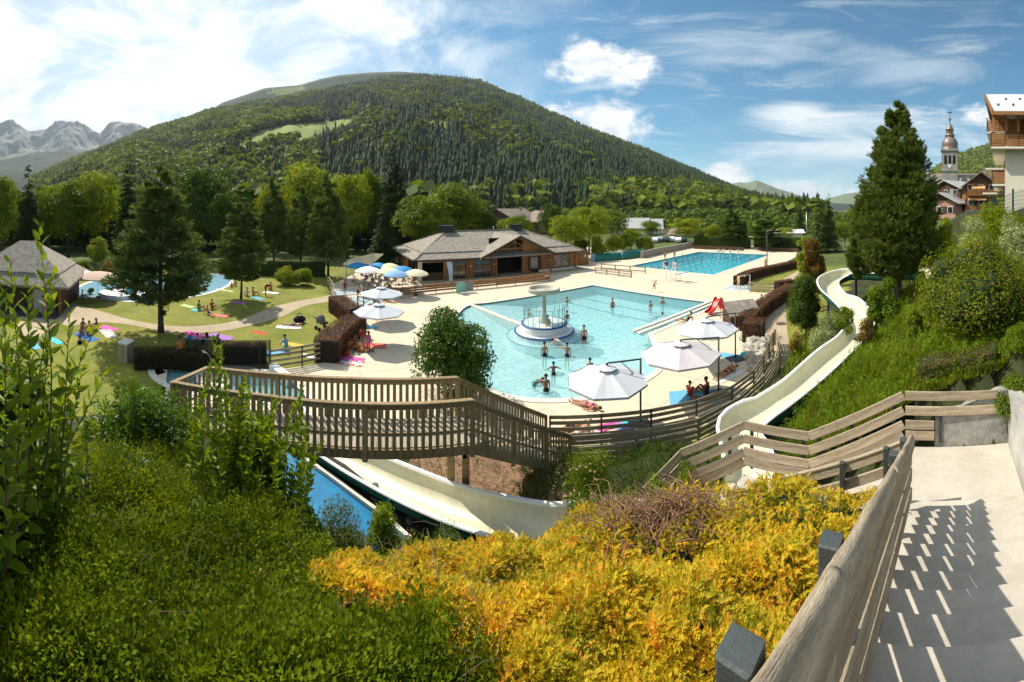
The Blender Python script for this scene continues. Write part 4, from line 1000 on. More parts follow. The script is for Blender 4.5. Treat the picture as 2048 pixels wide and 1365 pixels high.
# blue painted channel with its pale kerb, and the stone bed between it and the slide
def blue_channel():
    z = .62; P = [W(*p, z).xy for p in [(560, 900), (603, 918), (660, 958), (720, 1004), (770, 1042), (816, 1084), (790, 1110), (700, 1100), (600, 1080), (540, 1020), (520, 950)]]
    P = [tuple(p) for p in P]; P = P if area(P) > 0 else P[::-1]
    b = MB(); b.prism(P, .1, z); struct(b.build('blue_channel', mat('blue_pool_paint', (.0, .14, .31), .45, .2, 2, .1, 8, col2=(.0, .20, .40), coords='World', spec=.15)))
    L = resample([W(*p, z) for p in [(603, 917), (660, 956), (720, 1001), (770, 1039), (820, 1084)]], 16); b = MB()
    for i in range(16): b.beam(L[i]+Vector((0, 0, .03)), L[i+1]+Vector((0, 0, .03)), .12, .16)
    struct(b.build('channel_kerb', m_cop))
    for k, (i, dx, dy, wh) in enumerate(((3, .5, .3, 'highest'), (6, .75, .5, 'second'), (8, .4, .3, 'middle'), (10, .7, .45, 'fourth'), (13, .45, .35, 'lowest'))):
        p = L[i]+Vector((dx, dy, 0)); r = .12+.02*(k % 3); mb = MB(); mb.sphere((0, 0, 0), r, 10, sc=(1.3, .9, .55))
        for q in range(len(mb.v)): x, y, zz = mb.v[q]; mb.v[q] = (x*(1+.12*sin(9*x+k)), y*(1+.12*sin(11*y+k)), zz)
        o = mb.build('river_stone', mat('grey_stone', (.10, .10, .09), .9, .35, 5, .6, 20, col2=(.22, .21, .18))); o.location = (p.x, p.y, .56); o.rotation_euler.z = k*1.3
        tag(o, wh+' rounded stone in the dark bed between the blue channel and the slide', 'stone', 'river stones beside the blue channel')
    b = MB(); Q = [W(*p, .5) for p in [(610, 905), (700, 960), (800, 1050), (860, 1095), (910, 1090), (860, 1040), (760, 985), (690, 930), (640, 900)]]; Q = [tuple(p.xy) for p in Q]; Q = Q if area(Q) > 0 else Q[::-1]
    b.prism(Q, .1, .52); struct(b.build('stone_bed', mat('dark_gravel', (.03, .028, .024), .95, .5, 12, 1, 40, col2=(.08, .075, .06), coords='World')))
    # timber edging under the near lip of the slide
    a = W(940, 1076, 1.0); c = W(1010, 1100, 1.1); t = thing('timber_edging', 'stacked dark timber planks under the near lip of the slide', 'timber edging', tuple(a))
    for k in range(4): lbar('plank', a+Vector((-.3, .1, .0-.12*k)), c+Vector((.9, -.05, .05-.12*k)), .06, .10, m_darkw, t)
blue_channel()
# ---------------------------------------------------------------- café chalet
def frame_window(t, x0, x1, z0, z1, y, m_fr, rows=1, cols=1, name='window', ny=-1, lab=None, hx=None):
    """window on a wall facing -y at y (local coordinates of t)"""
    f = MB(); w = .07
    for xa, xb, za, zb in ((x0, x1, z1-w, z1), (x0, x1, z0, z0+w), (x0, x0+w, z0+w, z1-w), (x1-w, x1, z0+w, z1-w)): f.box(((xa+xb)/2, y-.03, (za+zb)/2), (xb-xa, .08, zb-za))
    for i in range(1, cols): x = x0+(x1-x0)*i/cols; f.box((x, y-.03, (z0+z1)/2), (.05, .07, z1-z0-2*w))
    o = f.build(name, m_fr, t)
    p = MB(); p.box(((x0+x1)/2, y-.012, (z0+z1)/2), (x1-x0-2*w, .012, z1-z0-2*w)); p.build('pane', m_glass, o)
    return o
def chalet_cafe():
    E0 = (-11.9, 46.2, 0); t = thing('cafe_chalet', 'long timber café chalet with shingled hip roof and front gable beside the pool', 'chalet', E0, rad(28))
    P = lambda nm, mb, m, lab=None: tag(mb.build(nm, m, t), lab)
    H = 2.9
    P('floor_slab', MB().box((13, 7, .04), (25.5, 14.6, .16)), m_path)
    # walls as separate stretches with the openings left free
    def stretch(nm, x0, x1, y, z0=.12, z1=H, m=m_warm): return P(nm, MB().box(((x0+x1)/2, y, (z0+z1)/2), (x1-x0, .16, z1-z0)), m)
    P('wall', MB().box((13, 14.4, 1.5), (24, .2, 2.8)), m_warm); P('wall', MB().box((1.0, 10.9, 1.5), (.2, 7, 2.8)), m_warm); P('wall', MB().box((25.0, 7.8, 1.5), (.2, 13.2, 2.8)), m_warm)
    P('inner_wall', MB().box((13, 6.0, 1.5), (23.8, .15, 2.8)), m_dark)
    for x0, x1 in ((4.3, 5.0), (7.3, 8.4), (11.05, 11.5), (15.7, 17.0), (18.4, 21.0), (23.9, 25.0)): stretch('wall', x0, x1, 1.2)
    for x0, x1 in ((5.0, 7.3), (8.4, 11.05), (17.0, 18.4), (21.0, 23.9)): stretch('lintel_wall', x0, x1, 1.2, 2.45)
    stretch('plinth', 18.4, 25.0, 1.1, .1, .45, m_cop); stretch('bar_counter', 1.2, 4.3, 1.2, .12, 1.05, m_darkw); stretch('lintel_wall', 1.0, 4.3, 1.2, 2.35)
    P('corner_post', MB().box((1.1, 1.2, 1.5), (.45, .45, 2.8)), m_cop)
    for x in (4.3, 7.9, 11.5, 15.7, 20.4, 25.0): P('post', MB().box((x, 1.05, 1.5), (.24, .24, 2.8)), m_warm)
    frame_window(t, 5.0, 7.3, .3, 2.42, 1.2, m_darkw, cols=2); frame_window(t, 8.4, 11.05, .3, 2.42, 1.2, m_darkw, cols=2); frame_window(t, 17.0, 18.4, .5, 2.4, 1.2, m_darkw); frame_window(t, 21.0, 23.9, .45, 2.42, 1.2, m_darkw, cols=2)
    for x in (16.8, 18.6): P('shutter', MB().box((x, 1.05, 1.45), (.42, .06, 1.9)), m_darkw)
    # gable front
    y = .98
    for xa, xb in ((8.9, 11.5), (15.7, 20.0)):
        g = MB()
        zf = lambda x: 2.9+(2.55)*(1-abs(x-14.4)/5.7)
        g.face([(xa, y, 2.9), (xb, y, 2.9), (xb, y, zf(xb)-.1), (xa, y, zf(xa)-.1)]); g.face([(xb, y+.15, 2.9), (xa, y+.15, 2.9), (xa, y+.15, zf(xa)-.1), (xb, y+.15, zf(xb)-.1)])
        P('gable_wall', g, m_warm)
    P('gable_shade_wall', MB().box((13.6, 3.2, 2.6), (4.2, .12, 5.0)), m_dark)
    tr = MB(); tr.beam((11.4, .85, 3.75), (15.9, .85, 3.75), .16, .2); tr.beam((14.4, .85, 3.8), (14.4, .85, 5.0), .14, .14); tr.beam((13.0, .85, 3.85), (14.4, .85, 4.7), .12, .12); tr.beam((15.8, .85, 3.85), (14.4, .85, 4.7), .12, .12)
    P('roof_truss', tr, m_warm)
    for x in (11.5, 15.7): P('porch_post', MB().box((x, .8, 1.9), (.22, .22, 3.7)), m_warm)
    # roof: upper slopes, lower slopes one step down, gable wings, thick eaves
    def slope(x0, y0, x1, y1, z, thick=.16): pass
    z_at = lambda d: 2.9+2.9*d/7.75
    r = MB(); s = 1.7
    o_ = [(0, 0), (26, 0), (26, 15.5), (0, 15.5)]; i_ = [(s, s), (26-s, s), (26-s, 15.5-s), (s, 15.5-s)]
    for k in range(4):
        a, b = o_[k], o_[(k+1) % 4]; c, d = i_[(k+1) % 4], i_[k]
        r.face([(*a, 2.9), (*b, 2.9), (*c, z_at(s)), (*d, z_at(s))]); r.face([(*b, 2.72), (*a, 2.72), (*d, z_at(s)-.2), (*c, z_at(s)-.2)]); r.face([(*a, 2.72), (*b, 2.72), (*b, 2.9), (*a, 2.9)])
    P('lower_roof', r, m_shing)
    r = MB(); q = 1.55; A = [(q, q), (26-q, q), (26-q, 15.5-q), (q, 15.5-q)]; zb = z_at(q)+.14; R1_ = (6.6, 7.75, 5.9); R2_ = (19.4, 7.75, 5.9)
    r.face([(*A[0], zb), (*A[1], zb), R2_, R1_]); r.face([(*A[1], zb), (*A[2], zb), R2_]); r.face([(*A[2], zb), (*A[3], zb), R1_, R2_]); r.face([(*A[3], zb), (*A[0], zb), R1_])
    for k in range(4): a, b = A[k], A[(k+1) % 4]; r.face([(*a, zb-.16), (*b, zb-.16), (*b, zb), (*a, zb)])
    P('upper_roof', r, m_shing)
    for sg in (-1, 1):
        r = MB(); xe = 14.4+sg*5.75; f = [(xe, -.7, 2.92), (14.4, -.7, 5.60), (14.4, 7.6, 5.72), (xe, .4, 2.99)]; g_ = [(x, y_, z-.2) for x, y_, z in f]
        if sg > 0: f = f[::-1]
        else: g_ = g_[::-1]
        r.face(f[::-1] if False else f); r.face(g_)
        P('gable_roof', r, m_shing); P('barge_board', MB().beam((xe, -.73, 2.82), (14.4, -.73, 5.50), .05, .26), m_darkw)
    hip = MB()
    for a, b in (((0, 0, 2.93), (6.6, 7.75, 5.95)), ((26, 0, 2.93), (19.4, 7.75, 5.95)), ((0, 15.5, 2.93), (6.6, 7.75, 5.95)), ((6.6, 7.75, 5.95), (19.4, 7.75, 5.95))): hip.beam(a, b, .3, .10)
    P('ridge_boards', hip, m_shing)
    for a_, b_ in (((0, -.06, 2.78), (8.7, -.06, 2.78)), ((20.1, -.06, 2.78), (26, -.06, 2.78)), ((-.06, 0, 2.78), (-.06, 15.5, 2.78))): P('gutter', MB().beam(a_, b_, .12, .14), m_black)
    for x, w in ((6.8, 1.9), (18.4, 1.3)):
        c = P('chimney', MB().box((x, 7.9, 6.15), (w, 1.3, .9)).box((x, 7.9, 6.68), (w+.35, 1.6, .14)), m_black)
        sl_ = MB()
        for k in range(4): sl_.box((x, 7.22, 5.85+k*.2), (w-.1, .06, .06))
        sl_.build('louvre', m_metal, c)
    for x in (14.6, 16.9): P('vent_pipe', MB().tube([(x, 8.2, 5.6), (x, 8.2, 6.5)], .07, 8), m_steel)
    # the left side under the roof is open on posts
    for yv in (3.2, 5.4, 7.4): P('post', MB().box((1.1, yv, 1.5), (.2, .2, 2.8)), m_darkw)
    for x, z in ((7.9, 1.7), (11.28, 1.75), (20.2, 1.75)): P('lamp', MB().box((x, .9, z), (.16, .05, .2)), m_white)
    # small timber hut at the right hand end
    h = thing('timber_hut', 'small orange timber hut against the right end of the café chalet', 'hut', tuple(W(1154, 532)), rad(28))
    MB().box((1.2, .8, 1.0), (2.4, 1.6, 2.0)).build('wall', m_warm, h); MB().box((1.2, .8, 2.05), (2.7, 1.9, .12)).build('roof', m_darkw, h); MB().box((.8, -.02, .95), (.8, .05, 1.7)).build('door', m_warm, h); MB().box((1.7, -.03, 1.5), (.3, .03, .35)).build('notice', m_white, h)
chalet_cafe()
# ---------------------------------------------------------------- changing hut at the left
def left_hut():
    c = W(122, 628); t = thing('changing_hut', 'dark timber changing hut with shingled hip roof and pale double doors at the left edge', 'hut', (c.x, c.y, 0), rad(52))
    L, Wd, H = 9.0, 8.0, 2.6
    MB().box((-L/2, Wd/2, H/2), (L, Wd, H)).build('wall', m_darkw, t)
    r = MB(); o = .9; s = 1.3; k = 3.4/(Wd/2+o)
    O = [(-L-o, -o), (o, -o), (o, Wd+o), (-L-o, Wd+o)]; I = [(-L-o+s, -o+s), (o-s, -o+s), (o-s, Wd+o-s), (-L-o+s, Wd+o-s)]; zi = 2.5+k*s
    for i in range(4):
        a, b = O[i], O[(i+1) % 4]; c2, d = I[(i+1) % 4], I[i]
        r.face([(*a, 2.5), (*b, 2.5), (*c2, zi), (*d, zi)]); r.face([(*a, 2.3), (*b, 2.3), (*b, 2.5), (*a, 2.5)]); r.face([(*b, 2.3), (*a, 2.3), (*d, zi-.2), (*c2, zi-.2)])
    r.build('lower_roof', m_shing, t)
    r = MB(); q = s-.15; I = [(-L-o+q, -o+q), (o-q, -o+q), (o-q, Wd+o-q), (-L-o+q, Wd+o-q)]; zb = 2.5+k*q+.15; a1 = (-L/2-.8, Wd/2, 6.0); a2 = (-L/2+.8, Wd/2, 6.0)
    r.face([(*I[0], zb), (*I[1], zb), a2, a1]); r.face([(*I[1], zb), (*I[2], zb), a2]); r.face([(*I[2], zb), (*I[3], zb), a1, a2]); r.face([(*I[3], zb), (*I[0], zb), a1])
    for i in range(4): r.face([(*I[i], zb-.16), (*I[(i+1) % 4], zb-.16), (*I[(i+1) % 4], zb), (*I[i], zb)])
    r.build('upper_roof', m_shing, t)
    m_d = mat('pale_door_paint', (.52, .50, .46), .6, .08, 2)
    MB().box((-1.6, -.04, 1.15), (2.2, .06, 2.3)).build('door_surround', m_warm, t)
    for x in (-2.05, -1.15): 
        d = MB().box((x, -.10, 1.05), (.86, .05, 2.0)).build('door', m_d, t); MB().box((x+(.32 if x < -1.6 else -.32), -.14, 1.05), (.04, .05, .14)).build('handle', m_steel, d)
    for x in (-.1,): MB().box((x, -.1, 1.3), (.2, .2, 2.6)).build('post', m_warm, t)
    MB().box((-3.2, -1.0, .012), (6.5, 1.7, .03)).build('threshold', mat('dark_paving', (.06, .06, .065), .9), t)
left_hut()
# ---------------------------------------------------------------- distant chalets
m_roofg = mat('grey_metal_roof', (.34, .35, .34), .6, .12, .8, .1, col2=(.44, .44, .42)); m_roofb = mat('brown_tile_roof', (.20, .15, .11), .9, .25, 1, .4, 8, col2=(.32, .25, .20))
def chalet(name, label, px, D, z, w, d, h, rz, mw, mr, pitch=.45, balc=True, cat='chalet', nw=3, group=None):
    p = PD(px, D, z); t = thing(name, label, cat, tuple(p), rz, group)
    MB().box((0, 0, h/2), (w, d, h)).build('wall', mw, t)
    zr = h+pitch*w/2
    for y in (-d/2, d/2): g = MB(); g.face([(-w/2, y, h), (w/2, y, h), (0, y, zr)] if y < 0 else [(w/2, y, h), (-w/2, y, h), (0, y, zr)]); g.build('gable', m_darkw, t)
    r = MB(); o = .9; hx = w/2+o; ze = h-pitch*o
    for sg in (-1, 1):
        a = [(sg*hx, -d/2-o, ze), (sg*hx, d/2+o, ze), (0, d/2+o, zr+.05), (0, -d/2-o, zr+.05)]; b = [(x, y, z_-.22) for x, y, z_ in a]
        r.face(a if sg > 0 else a[::-1]); r.face(b[::-1] if sg > 0 else b)
        for i in range(4): q = [a[i], a[(i+1) % 4], b[(i+1) % 4], b[i]]; r.face(q[::-1] if sg > 0 else q)
    ro = r.build('roof', mr, t)
    MB().box((w*.2, d*.1, zr), (.8, .8, 1.6)).build('chimney', m_oldc, ro)
    for lv in range(int(h//2.7)+ (1 if h % 2.7 > 2 else 0)):
        zc = lv*2.7+1.5
        if zc+.6 > h: break
        for k in range(nw):
            x = -w/2+w*(k+.5)/nw; f = MB().box((x, -d/2-.03, zc), (1.0, .08, 1.25)).build('window', m_white, t); MB().box((x, -d/2-.08, zc), (.84, .03, 1.08)).build('pane', m_glass, f)
            for s_ in (-1, 1): MB().box((x+s_*.78, -d/2-.05, zc), (.42, .05, 1.25)).build('shutter', m_darkw, t)
        if balc and lv > 0:
            b = MB().box((0, -d/2-.6, lv*2.7+.05), (w*.9, 1.2, .14)).build('balcony', m_warm, t)
            rl = MB().box((0, -d/2-1.17, lv*2.7+1.05), (w*.9, .07, .1))
            for k in range(int(w*.9/.3)): rl.box((-w*.45+.15+k*.3, -d/2-1.17, lv*2.7+.57), (.16, .04, .9))
            rl.build('railing', m_warm, b)
    return t
def village():
    for a in ((1022, 150, 0, 17, 16, 5.4, rad(-38), m_darkw, m_roofb, 'brown roofed chalet directly above the café roof ridge'), (978, 165, 3, 11, 12, 5.0, rad(20), m_darkw, m_roofb, 'small dark chalet half hidden by the broad tree behind the café'), (1092, 150, 0, 16, 13, 5.0, rad(32), m_darkw, m_roofb, 'dark roofed chalet behind the round tree right of the brown roofed one'),
              (1262, 140, 0, 13, 12, 3.0, rad(62), m_cream, m_roofg, 'grey roofed house at the foot of the forest, left of its neighbour'), (1290, 150, -1, 14, 12, 3.2, rad(70), m_cream, m_roofg, 'grey roofed house at the foot of the forest, right of its neighbour'), (505, 120, 6, 9, 10, 5.0, rad(-20), m_darkw, m_roofb, 'small dark chalet peeping out between the pines on the left'),
              (1375, 130, -2, 9, 9, 3.2, rad(40), m_cream, m_roofb, 'low pale house behind the rounded tree beyond the parking place')):
        chalet('chalet', a[9], a[0], a[1], a[2], a[3], a[4], a[5], a[6], a[7], a[8], group='chalets in the valley')
    # village houses on the slope below the church
    chalet('village_house', 'dark house with a long brown roof just below the church tower', 1905, 120, 10.5, 12, 12, 5.4, rad(-96), m_darkw, m_roofb, .34, group='village houses')
    chalet('village_house', 'house with a long grey roof and balconies between the church and the hotel', 1922, 100, 9.0, 9, 12, 5.4, rad(-104), m_darkw, m_roofg, .4, group='village houses')
    chalet('village_house', 'warm timber house with a steep gable and orange awnings beside the hotel', 1957, 78, 9.0, 6, 8, 5.0, rad(-62), m_warm, m_roofb, .75, group='village houses')
    chalet('village_house', 'low house with a sloping grey roof behind the tall pine', 1890, 74, 7.5, 6, 7, 3.2, rad(-80), mat('pink_render', (.45, .25, .18), .9, .1, 1), m_roofg, .5, group='village houses', balc=False)
    for px, z, w in ((1957, 9.0+4.1, 2.6), (1955, 9.0+2.0, 3.4)):
        p = PD(px, 73, z); t = thing('awning', 'orange awning over the upper window of the warm timber house' if z > 12 else 'wide orange awning over the lower shopfront of the warm timber house', 'awning', tuple(p), rad(-66))
        b = MB(); b.face([(-w/2, 0, 0), (w/2, 0, 0), (w/2, 1.4, .8), (-w/2, 1.4, .8)]); b.face([(-w/2, 0, -.2), (w/2, 0, -.2), (w/2, 0, 0), (-w/2, 0, 0)]); b.beam((-w/2, 1.4, .8), (w/2, 1.4, .8), .08, .08)
        b.build('canvas', mat('orange_canvas', (.55, .30, .12), .8, .1, 2), t); [MB().beam((s_*w/2, 0, -.02), (s_*w/2, 1.5, -.3), .05, .05).build('arm', m_metal, t) for s_ in (-1, 1)]
village()
def church():
    p = PD(1899.5, 150, 6); t = thing('church_tower', 'slender baroque church tower with copper onion domes, lantern, clock and cross', 'church tower', tuple(p), -1.12)
    ms = mat('tower_stone', (.22, .21, .19), .9, .3, .6, .4, 3, col2=(.40, .38, .34)); mc = mat('aged_copper', (.16, .11, .085), .45, .4, 1.2, .2, 4, metal=.4, col2=(.34, .27, .24)); k = 150/780.
    z = lambda y: topz(y, 150)-6
    w = 31*k; zt = z(303)
    MB().box((0, 0, zt/2), (w, w, zt)).build('shaft', ms, t)
    MB().box((0, 0, z(343)), (w*1.1, w*1.1, .5)).build('cornice', ms, t); MB().box((0, 0, zt+.2), (w*1.14, w*1.14, .8)).build('cornice', ms, t)
    for sx in (-1, 0, 1):
        for (dx, dy) in ((0, -1), (-1, 0)):
            f = MB(); cx = sx*w*.27
            c = (cx, -w/2-.03, (z(313)+z(330))/2) if dy else (-w/2-.03, cx, (z(313)+z(330))/2); dm = (w*.16, .1, z(313)-z(330)) if dy else (.1, w*.16, z(313)-z(330))
            f.box(c, dm).build('belfry_opening', m_dark, t)
    cf = MB(); n = 24; cz = z(333.5); R = 3.6*k
    cf.face([(R*cos(2*pi*i/n), -w/2-.15, cz+R*sin(2*pi*i/n)) for i in range(n)][::1]); co = cf.build('clock_face', m_white, t)
    MB().beam((0, -w/2-.2, cz), (0, -w/2-.2, cz+R*.8), .12, .05).beam((0, -w/2-.2, cz), (R*.5, -w/2-.2, cz+R*.2), .12, .05).build('clock_hands', m_black, co)
    def dome(prof, nm): MB().lathe([(r*k, z(y)) for r, y in prof], n=16).build(nm, mc, t)
    dome([(17.5, 303), (17.5, 300), (16, 298), (16, 294), (16.6, 290), (16, 285), (13.5, 280), (9.5, 276), (7.5, 273.5)], 'lower_dome')
    dome([(9.5, 273.5), (9.8, 272), (9.8, 269), (7, 268)], 'lantern_ledge')
    for i in range(8): a = 2*pi*i/8+.2; MB().beam((6.2*k*cos(a), 6.2*k*sin(a), z(268)), (6.2*k*cos(a), 6.2*k*sin(a), z(259)), .5, .5).build('lantern_pillar', mc, t)
    MB().lathe([(3.8*k, z(269)), (3.8*k, z(259))], n=10).build('lantern_core', m_dark, t)
    dome([(8.4, 260), (8.4, 258.5), (6.5, 257), (5.8, 254), (4.2, 251), (2, 249), (1.2, 247), (1.0, 242), (2.4, 240), (2.6, 237), (1.4, 235), (.6, 233), (.5, 228)], 'spire')
    MB().beam((0, 0, z(229)), (0, 0, z(222.5)), .25, .25).beam((-1.0, 0, z(225)), (1.0, 0, z(225)), .25, .25).build('cross', m_black, t)
    MB().box((2, 10, z(352)/2), (24, 18, z(352))).build('nave', ms, t); r = MB()
    r.face([(-10, 1, z(352)), (14, 1, z(352)), (14, 10, z(343)), (-10, 10, z(343))]); r.face([(14, 19, z(352)), (-10, 19, z(352)), (-10, 10, z(343)), (14, 10, z(343))]); r.build('nave_roof', m_roofb, t)
church()
def hotel():
    th_ = (2010-1024)/F; p = PD(2010, 35, 8.9); t = thing('hotel', 'cream rendered hotel with timber balconies and a pale metal roof at the right edge', 'hotel', tuple(p), -th_)
    # local x = to the right of the picture, y = away
    Z = lambda y: topz(y, 35)-8.9
    B = lambda nm, mb, m: mb.build(nm, m, t)
    zt = Z(292)
    B('wall', MB().box((8, 7, zt/2-.3), (16, 14, zt+.6)), m_cream)
    B('upper_wall', MB().box((8, 7.6, zt+1.35), (16, 12.8, 2.7)), m_warm)
    msof = mat('white_soffit', (.66, .60, .50), .8, .05)
    k = 35/780.
    def balcony(x0, x1, y0, y1, z, rail=True, thick=.18):
        o = MB().box(((x0+x1)/2, (y0+y1)/2, z-thick/2), (x1-x0, y1-y0, thick)).build('balcony', msof, t)
        if rail:
            for q in range(5):
                b = MB(); zz = z+.16+q*.2
                b.beam((x0+.03, y0+.04, zz), (x1 if x1 > 0 else 0, y0+.04, zz), .04, .16); b.beam((x0+.04, y0+.08, zz), (x0+.04, y1, zz), .04, .16); b.build('rail_board', m_warm, o)
            b = MB(); b.beam((x0, y0, z+1.22), (x1 if x1 > 0 else 0, y0, z+1.22), .09, .05); b.beam((x0, y0, z+1.22), (x0, y1, z+1.22), .09, .05)
            for x in np.arange(x0, max(x1, 0)+.01, 1.2): b.beam((x, y0+.03, z), (x, y0+.03, z+1.2), .06, .06)
            b.build('rail_cap', m_darkw, o)
        return o
    balcony(-1.15, 0, -.0, 10, Z(368)); balcony(-1.2, 16, -1.1, 12, Z(297)); balcony(-2.2, 0, 3.4, 12, Z(382), False); balcony(-1.9, 0, 2.5, 12, Z(330), False); balcony(-1.7, .4, 1.6, 12, Z(256), True)
    for y in (1.3, 3.4, 5.5):
        for zc in (Z(400)+.3, Z(340)-.1):
            w = MB().box((-.03, y, zc), (.08, 1.2, 2.0)).build('window', m_warm, t); MB().box((-.08, y, zc), (.03, 1.0, 1.8)).build('pane', m_glass, w)
    B('recess', MB().box((2.9, .7, zt+1.4), (2.5, .9, 2.2)), m_darkw)
    for x in (-1.0, .1, 1.15): B('post', MB().box((x, -.9 if x > -.5 else -1.0, zt+1.6), (.2, .2, 3.0)), m_warm)
    # roof with snow guards, deep eaves on the valley side
    m_r = mat('pale_metal_roof', (.50, .54, .54), .45, .08, 1.2, .1, col2=(.60, .63, .62)); ze = Z(232); r = MB()
    y0, z0, y1, z1 = -1.9, ze, 6.6, ze+3.9
    def plane(a, b, c, d, th=.2):
        q = [a, b, c, d]; w = [(x, y, z-th) for x, y, z in q]; r.face(q); r.face(w[::-1])
        for i in range(4): r.face([q[i], w[i], w[(i+1) % 4], q[(i+1) % 4]])
    plane((-1.0, y0, z0), (17, y0, z0), (17, y1, z1), (-2.1, y1, z1)); plane((17, 15.5, z0), (-1.0, 15.5, z0), (-2.1, y1, z1), (17, y1, z1))
    B('roof', r, m_r)
    f = MB(); f.beam((-1.05, y0-.05, z0-.16), (-2.15, y1, z1-.16), .08, .5); f.beam((-2.15, y1, z1-.16), (-1.05, 15.5, z0-.16), .08, .5); f.beam((-1.1, y0-.05, z0-.22), (17, y0-.05, z0-.22), .08, .3); B('barge_board', f, m_warm)
    so_ = MB(); so_.face([(-1.0, y0, z0-.25), (-2.0, y1, z1-.25), (0, y1, z1-.25), (0, y0, z0-.25)]); so_.face([(-1.0, 15, z0-.25), (0, 15, z0-.25), (0, y1, z1-.25), (-2.0, y1, z1-.25)]); B('soffit', so_, m_warm)
    for j, yy in enumerate((.2, 3.1)):
        for i in range(9): x = -.6+i*1.35+j*.7; zz = z0+(yy-y0)/(y1-y0)*(z1-z0); B('snow_guard', MB().box((x, yy, zz+.1), (.22, .12, .2)), m_metal)
hotel()
def mesh_fence():
    t = thing('garden_fence', 'dark green mesh fence above the hedge in front of the hotel', 'fence', tuple(PD(1990, 22, 8.6)))
    mg = mat('dark_green_paint', (.01, .04, .03), .5, .1)
    Q = [PD(1986, 24, 8.3), PD(2026, 20.5, 8.7), PD(2075, 18, 8.9)]
    for p in Q: lbar('post', p-Vector((0, 0, .5)), p+Vector((0, 0, 1.55)), .09, .09, mg, t, up=(1, 0, 0))
    for a, b in zip(Q[:-1], Q[1:]):
        mb = MB()
        for h in np.arange(.1, 1.5, .2): mb.beam(a+Vector((0, 0, h)), b+Vector((0, 0, h)), .012, .012)
        for k in range(1, 24): c = a.lerp(b, k/24); mb.beam(c, c+Vector((0, 0, 1.4)), .008, .008)
        o = mb.build('wire_panel', mg, t); o.matrix_local = parent_inv(t)
mesh_fence()
# ================================================================ POOLSIDE THINGS
m_canvas = mat('light_grey_canvas', (.55, .57, .60), .8, .05, 1.2, .15, 6, spec=.2); m_canvas2 = mat('warm_grey_canvas', (.57, .53, .54), .8, .05, 1.2, .15, 6, spec=.2)
def parasol(label, C_, pole_dir, rz=.2, m=m_canvas, r=1.82, zr=2.2, reach=2.35):
    t = thing('parasol', label, 'parasol', (C_[0], C_[1], 0), 0, 'cantilever parasols round the leisure pool')
    n = 8; zt = zr+.52; A = [(r*cos(rz+2*pi*i/n), r*sin(rz+2*pi*i/n)) for i in range(n)]
    for i in range(n):
        a, b = A[i], A[(i+1) % n]; mb = MB(); k = 5
        for s in range(k):       # panels sag a little between the ribs
            u0, u1 = s/k, (s+1)/k
            def P(u, v):
                x = (a[0]*(1-v)+b[0]*v)*u; y = (a[1]*(1-v)+b[1]*v)*u; return (x, y, zt-(zt-zr)*u-.07*sin(pi*v)*u*(1-.3*u))
            for q in range(3): mb.face([P(u0, q/3), P(u1, q/3), P(u1, (q+1)/3), P(u0, (q+1)/3)], sm=True)
        mb.face([(a[0], a[1], zr), (a[0], a[1], zr-.09), (b[0], b[1], zr-.09), (b[0], b[1], zr)])
        mb.build('canopy_panel', m, t)
        MB().beam((0, 0, zt-.03), (a[0]*.985, a[1]*.985, zr-.02), .03, .03).build('rib', m_metal, t)
    v = MB()
    for i in range(n): a, b = A[i], A[(i+1) % n]; v.face([(a[0]*.24, a[1]*.24, zt-.03), (b[0]*.24, b[1]*.24, zt-.03), (0, 0, zt+.09)])
    v.build('vent_cap', m, t); MB().lathe([(.0001, .2), (.05, .18), (.06, .08), (.05, 0)], (0, 0, zt-.02), 10).build('finial', m_metal, t)
    d = Vector((*pole_dir, 0)).normalized(); p = d*reach
    MB().tube([p+Vector((0, 0, .0)), p+Vector((0, 0, zt+.15))], .045, 10).build('mast', m_metal, t)
    MB().beam(p+Vector((0, 0, zt+.12)), d*.06+Vector((0, 0, zt+.16)), .05, .06).build('arm', m_metal, t)
    MB().beam(p+Vector((0, 0, zt-.75)), d*(reach*.42)+Vector((0, 0, zt+.12)), .03, .035).build('strut', m_metal, t)
    MB().box(p+Vector((0, 0, zt-.8)), (.11, .11, .28)).build('crank_box', m_black, t); MB().box(p+Vector((0, 0, .05)), (.9, .9, .09), bev=.02).build('base_slab', m_metal, t)
parasol('pale parasol behind the left hedge, farther of the two on the left deck', (-10.6, 30.4), (-.86, .5), .1)
parasol('pale parasol on the left deck standing over the group with the red towel', (-8.9, 25.0), (-.86, .5), .35, r=1.75)
parasol('large grey parasol at the curved end of the pool, nearest the timber fence', (3.85, 15.5), (1, .08), .25, reach=1.5, r=1.7)
parasol('large warm grey parasol right of the pool, above the family on the blue mat', (7.9, 17.1), (1, -.25), .3, m_canvas2, r=1.95, reach=1.9)
parasol('grey parasol farthest right, beside the brown planter and the boulders', (10.9, 20.0), (1, .0), .15, reach=2.0, r=1.85)
def cafe_umbrella(label, px, py, z, m, r=1.25, group='round umbrellas over the café tables'):
    p = W(px, py, z); t = thing('umbrella', label, 'umbrella', (p.x, p.y, 0), 0, group)
    n = 12; mb = MB()
    prof = [(.001, .42), (r*.3, .38), (r*.62, .24), (r*.86, .08), (r, -.06)]
    mb.lathe(prof, (0, 0, z), n); mb.lathe([(r, -.06), (r*.985, -.16)], (0, 0, z), n)
    mb.build('canopy', m, t); MB().tube([(0, 0, .1), (0, 0, z+.48)], .025, 6).build('pole', m_steel, t); MB().lathe([(.001, .14), (.22, .12), (.25, .0)], (0, 0, .05), 10).build('base', m_metal, t)
    for i in range(6): a = i*pi/3; MB().beam((0, 0, z-.05), (r*.8*cos(a), r*.8*sin(a), z+.09), .015, .015).build('rib', m_steel, t)
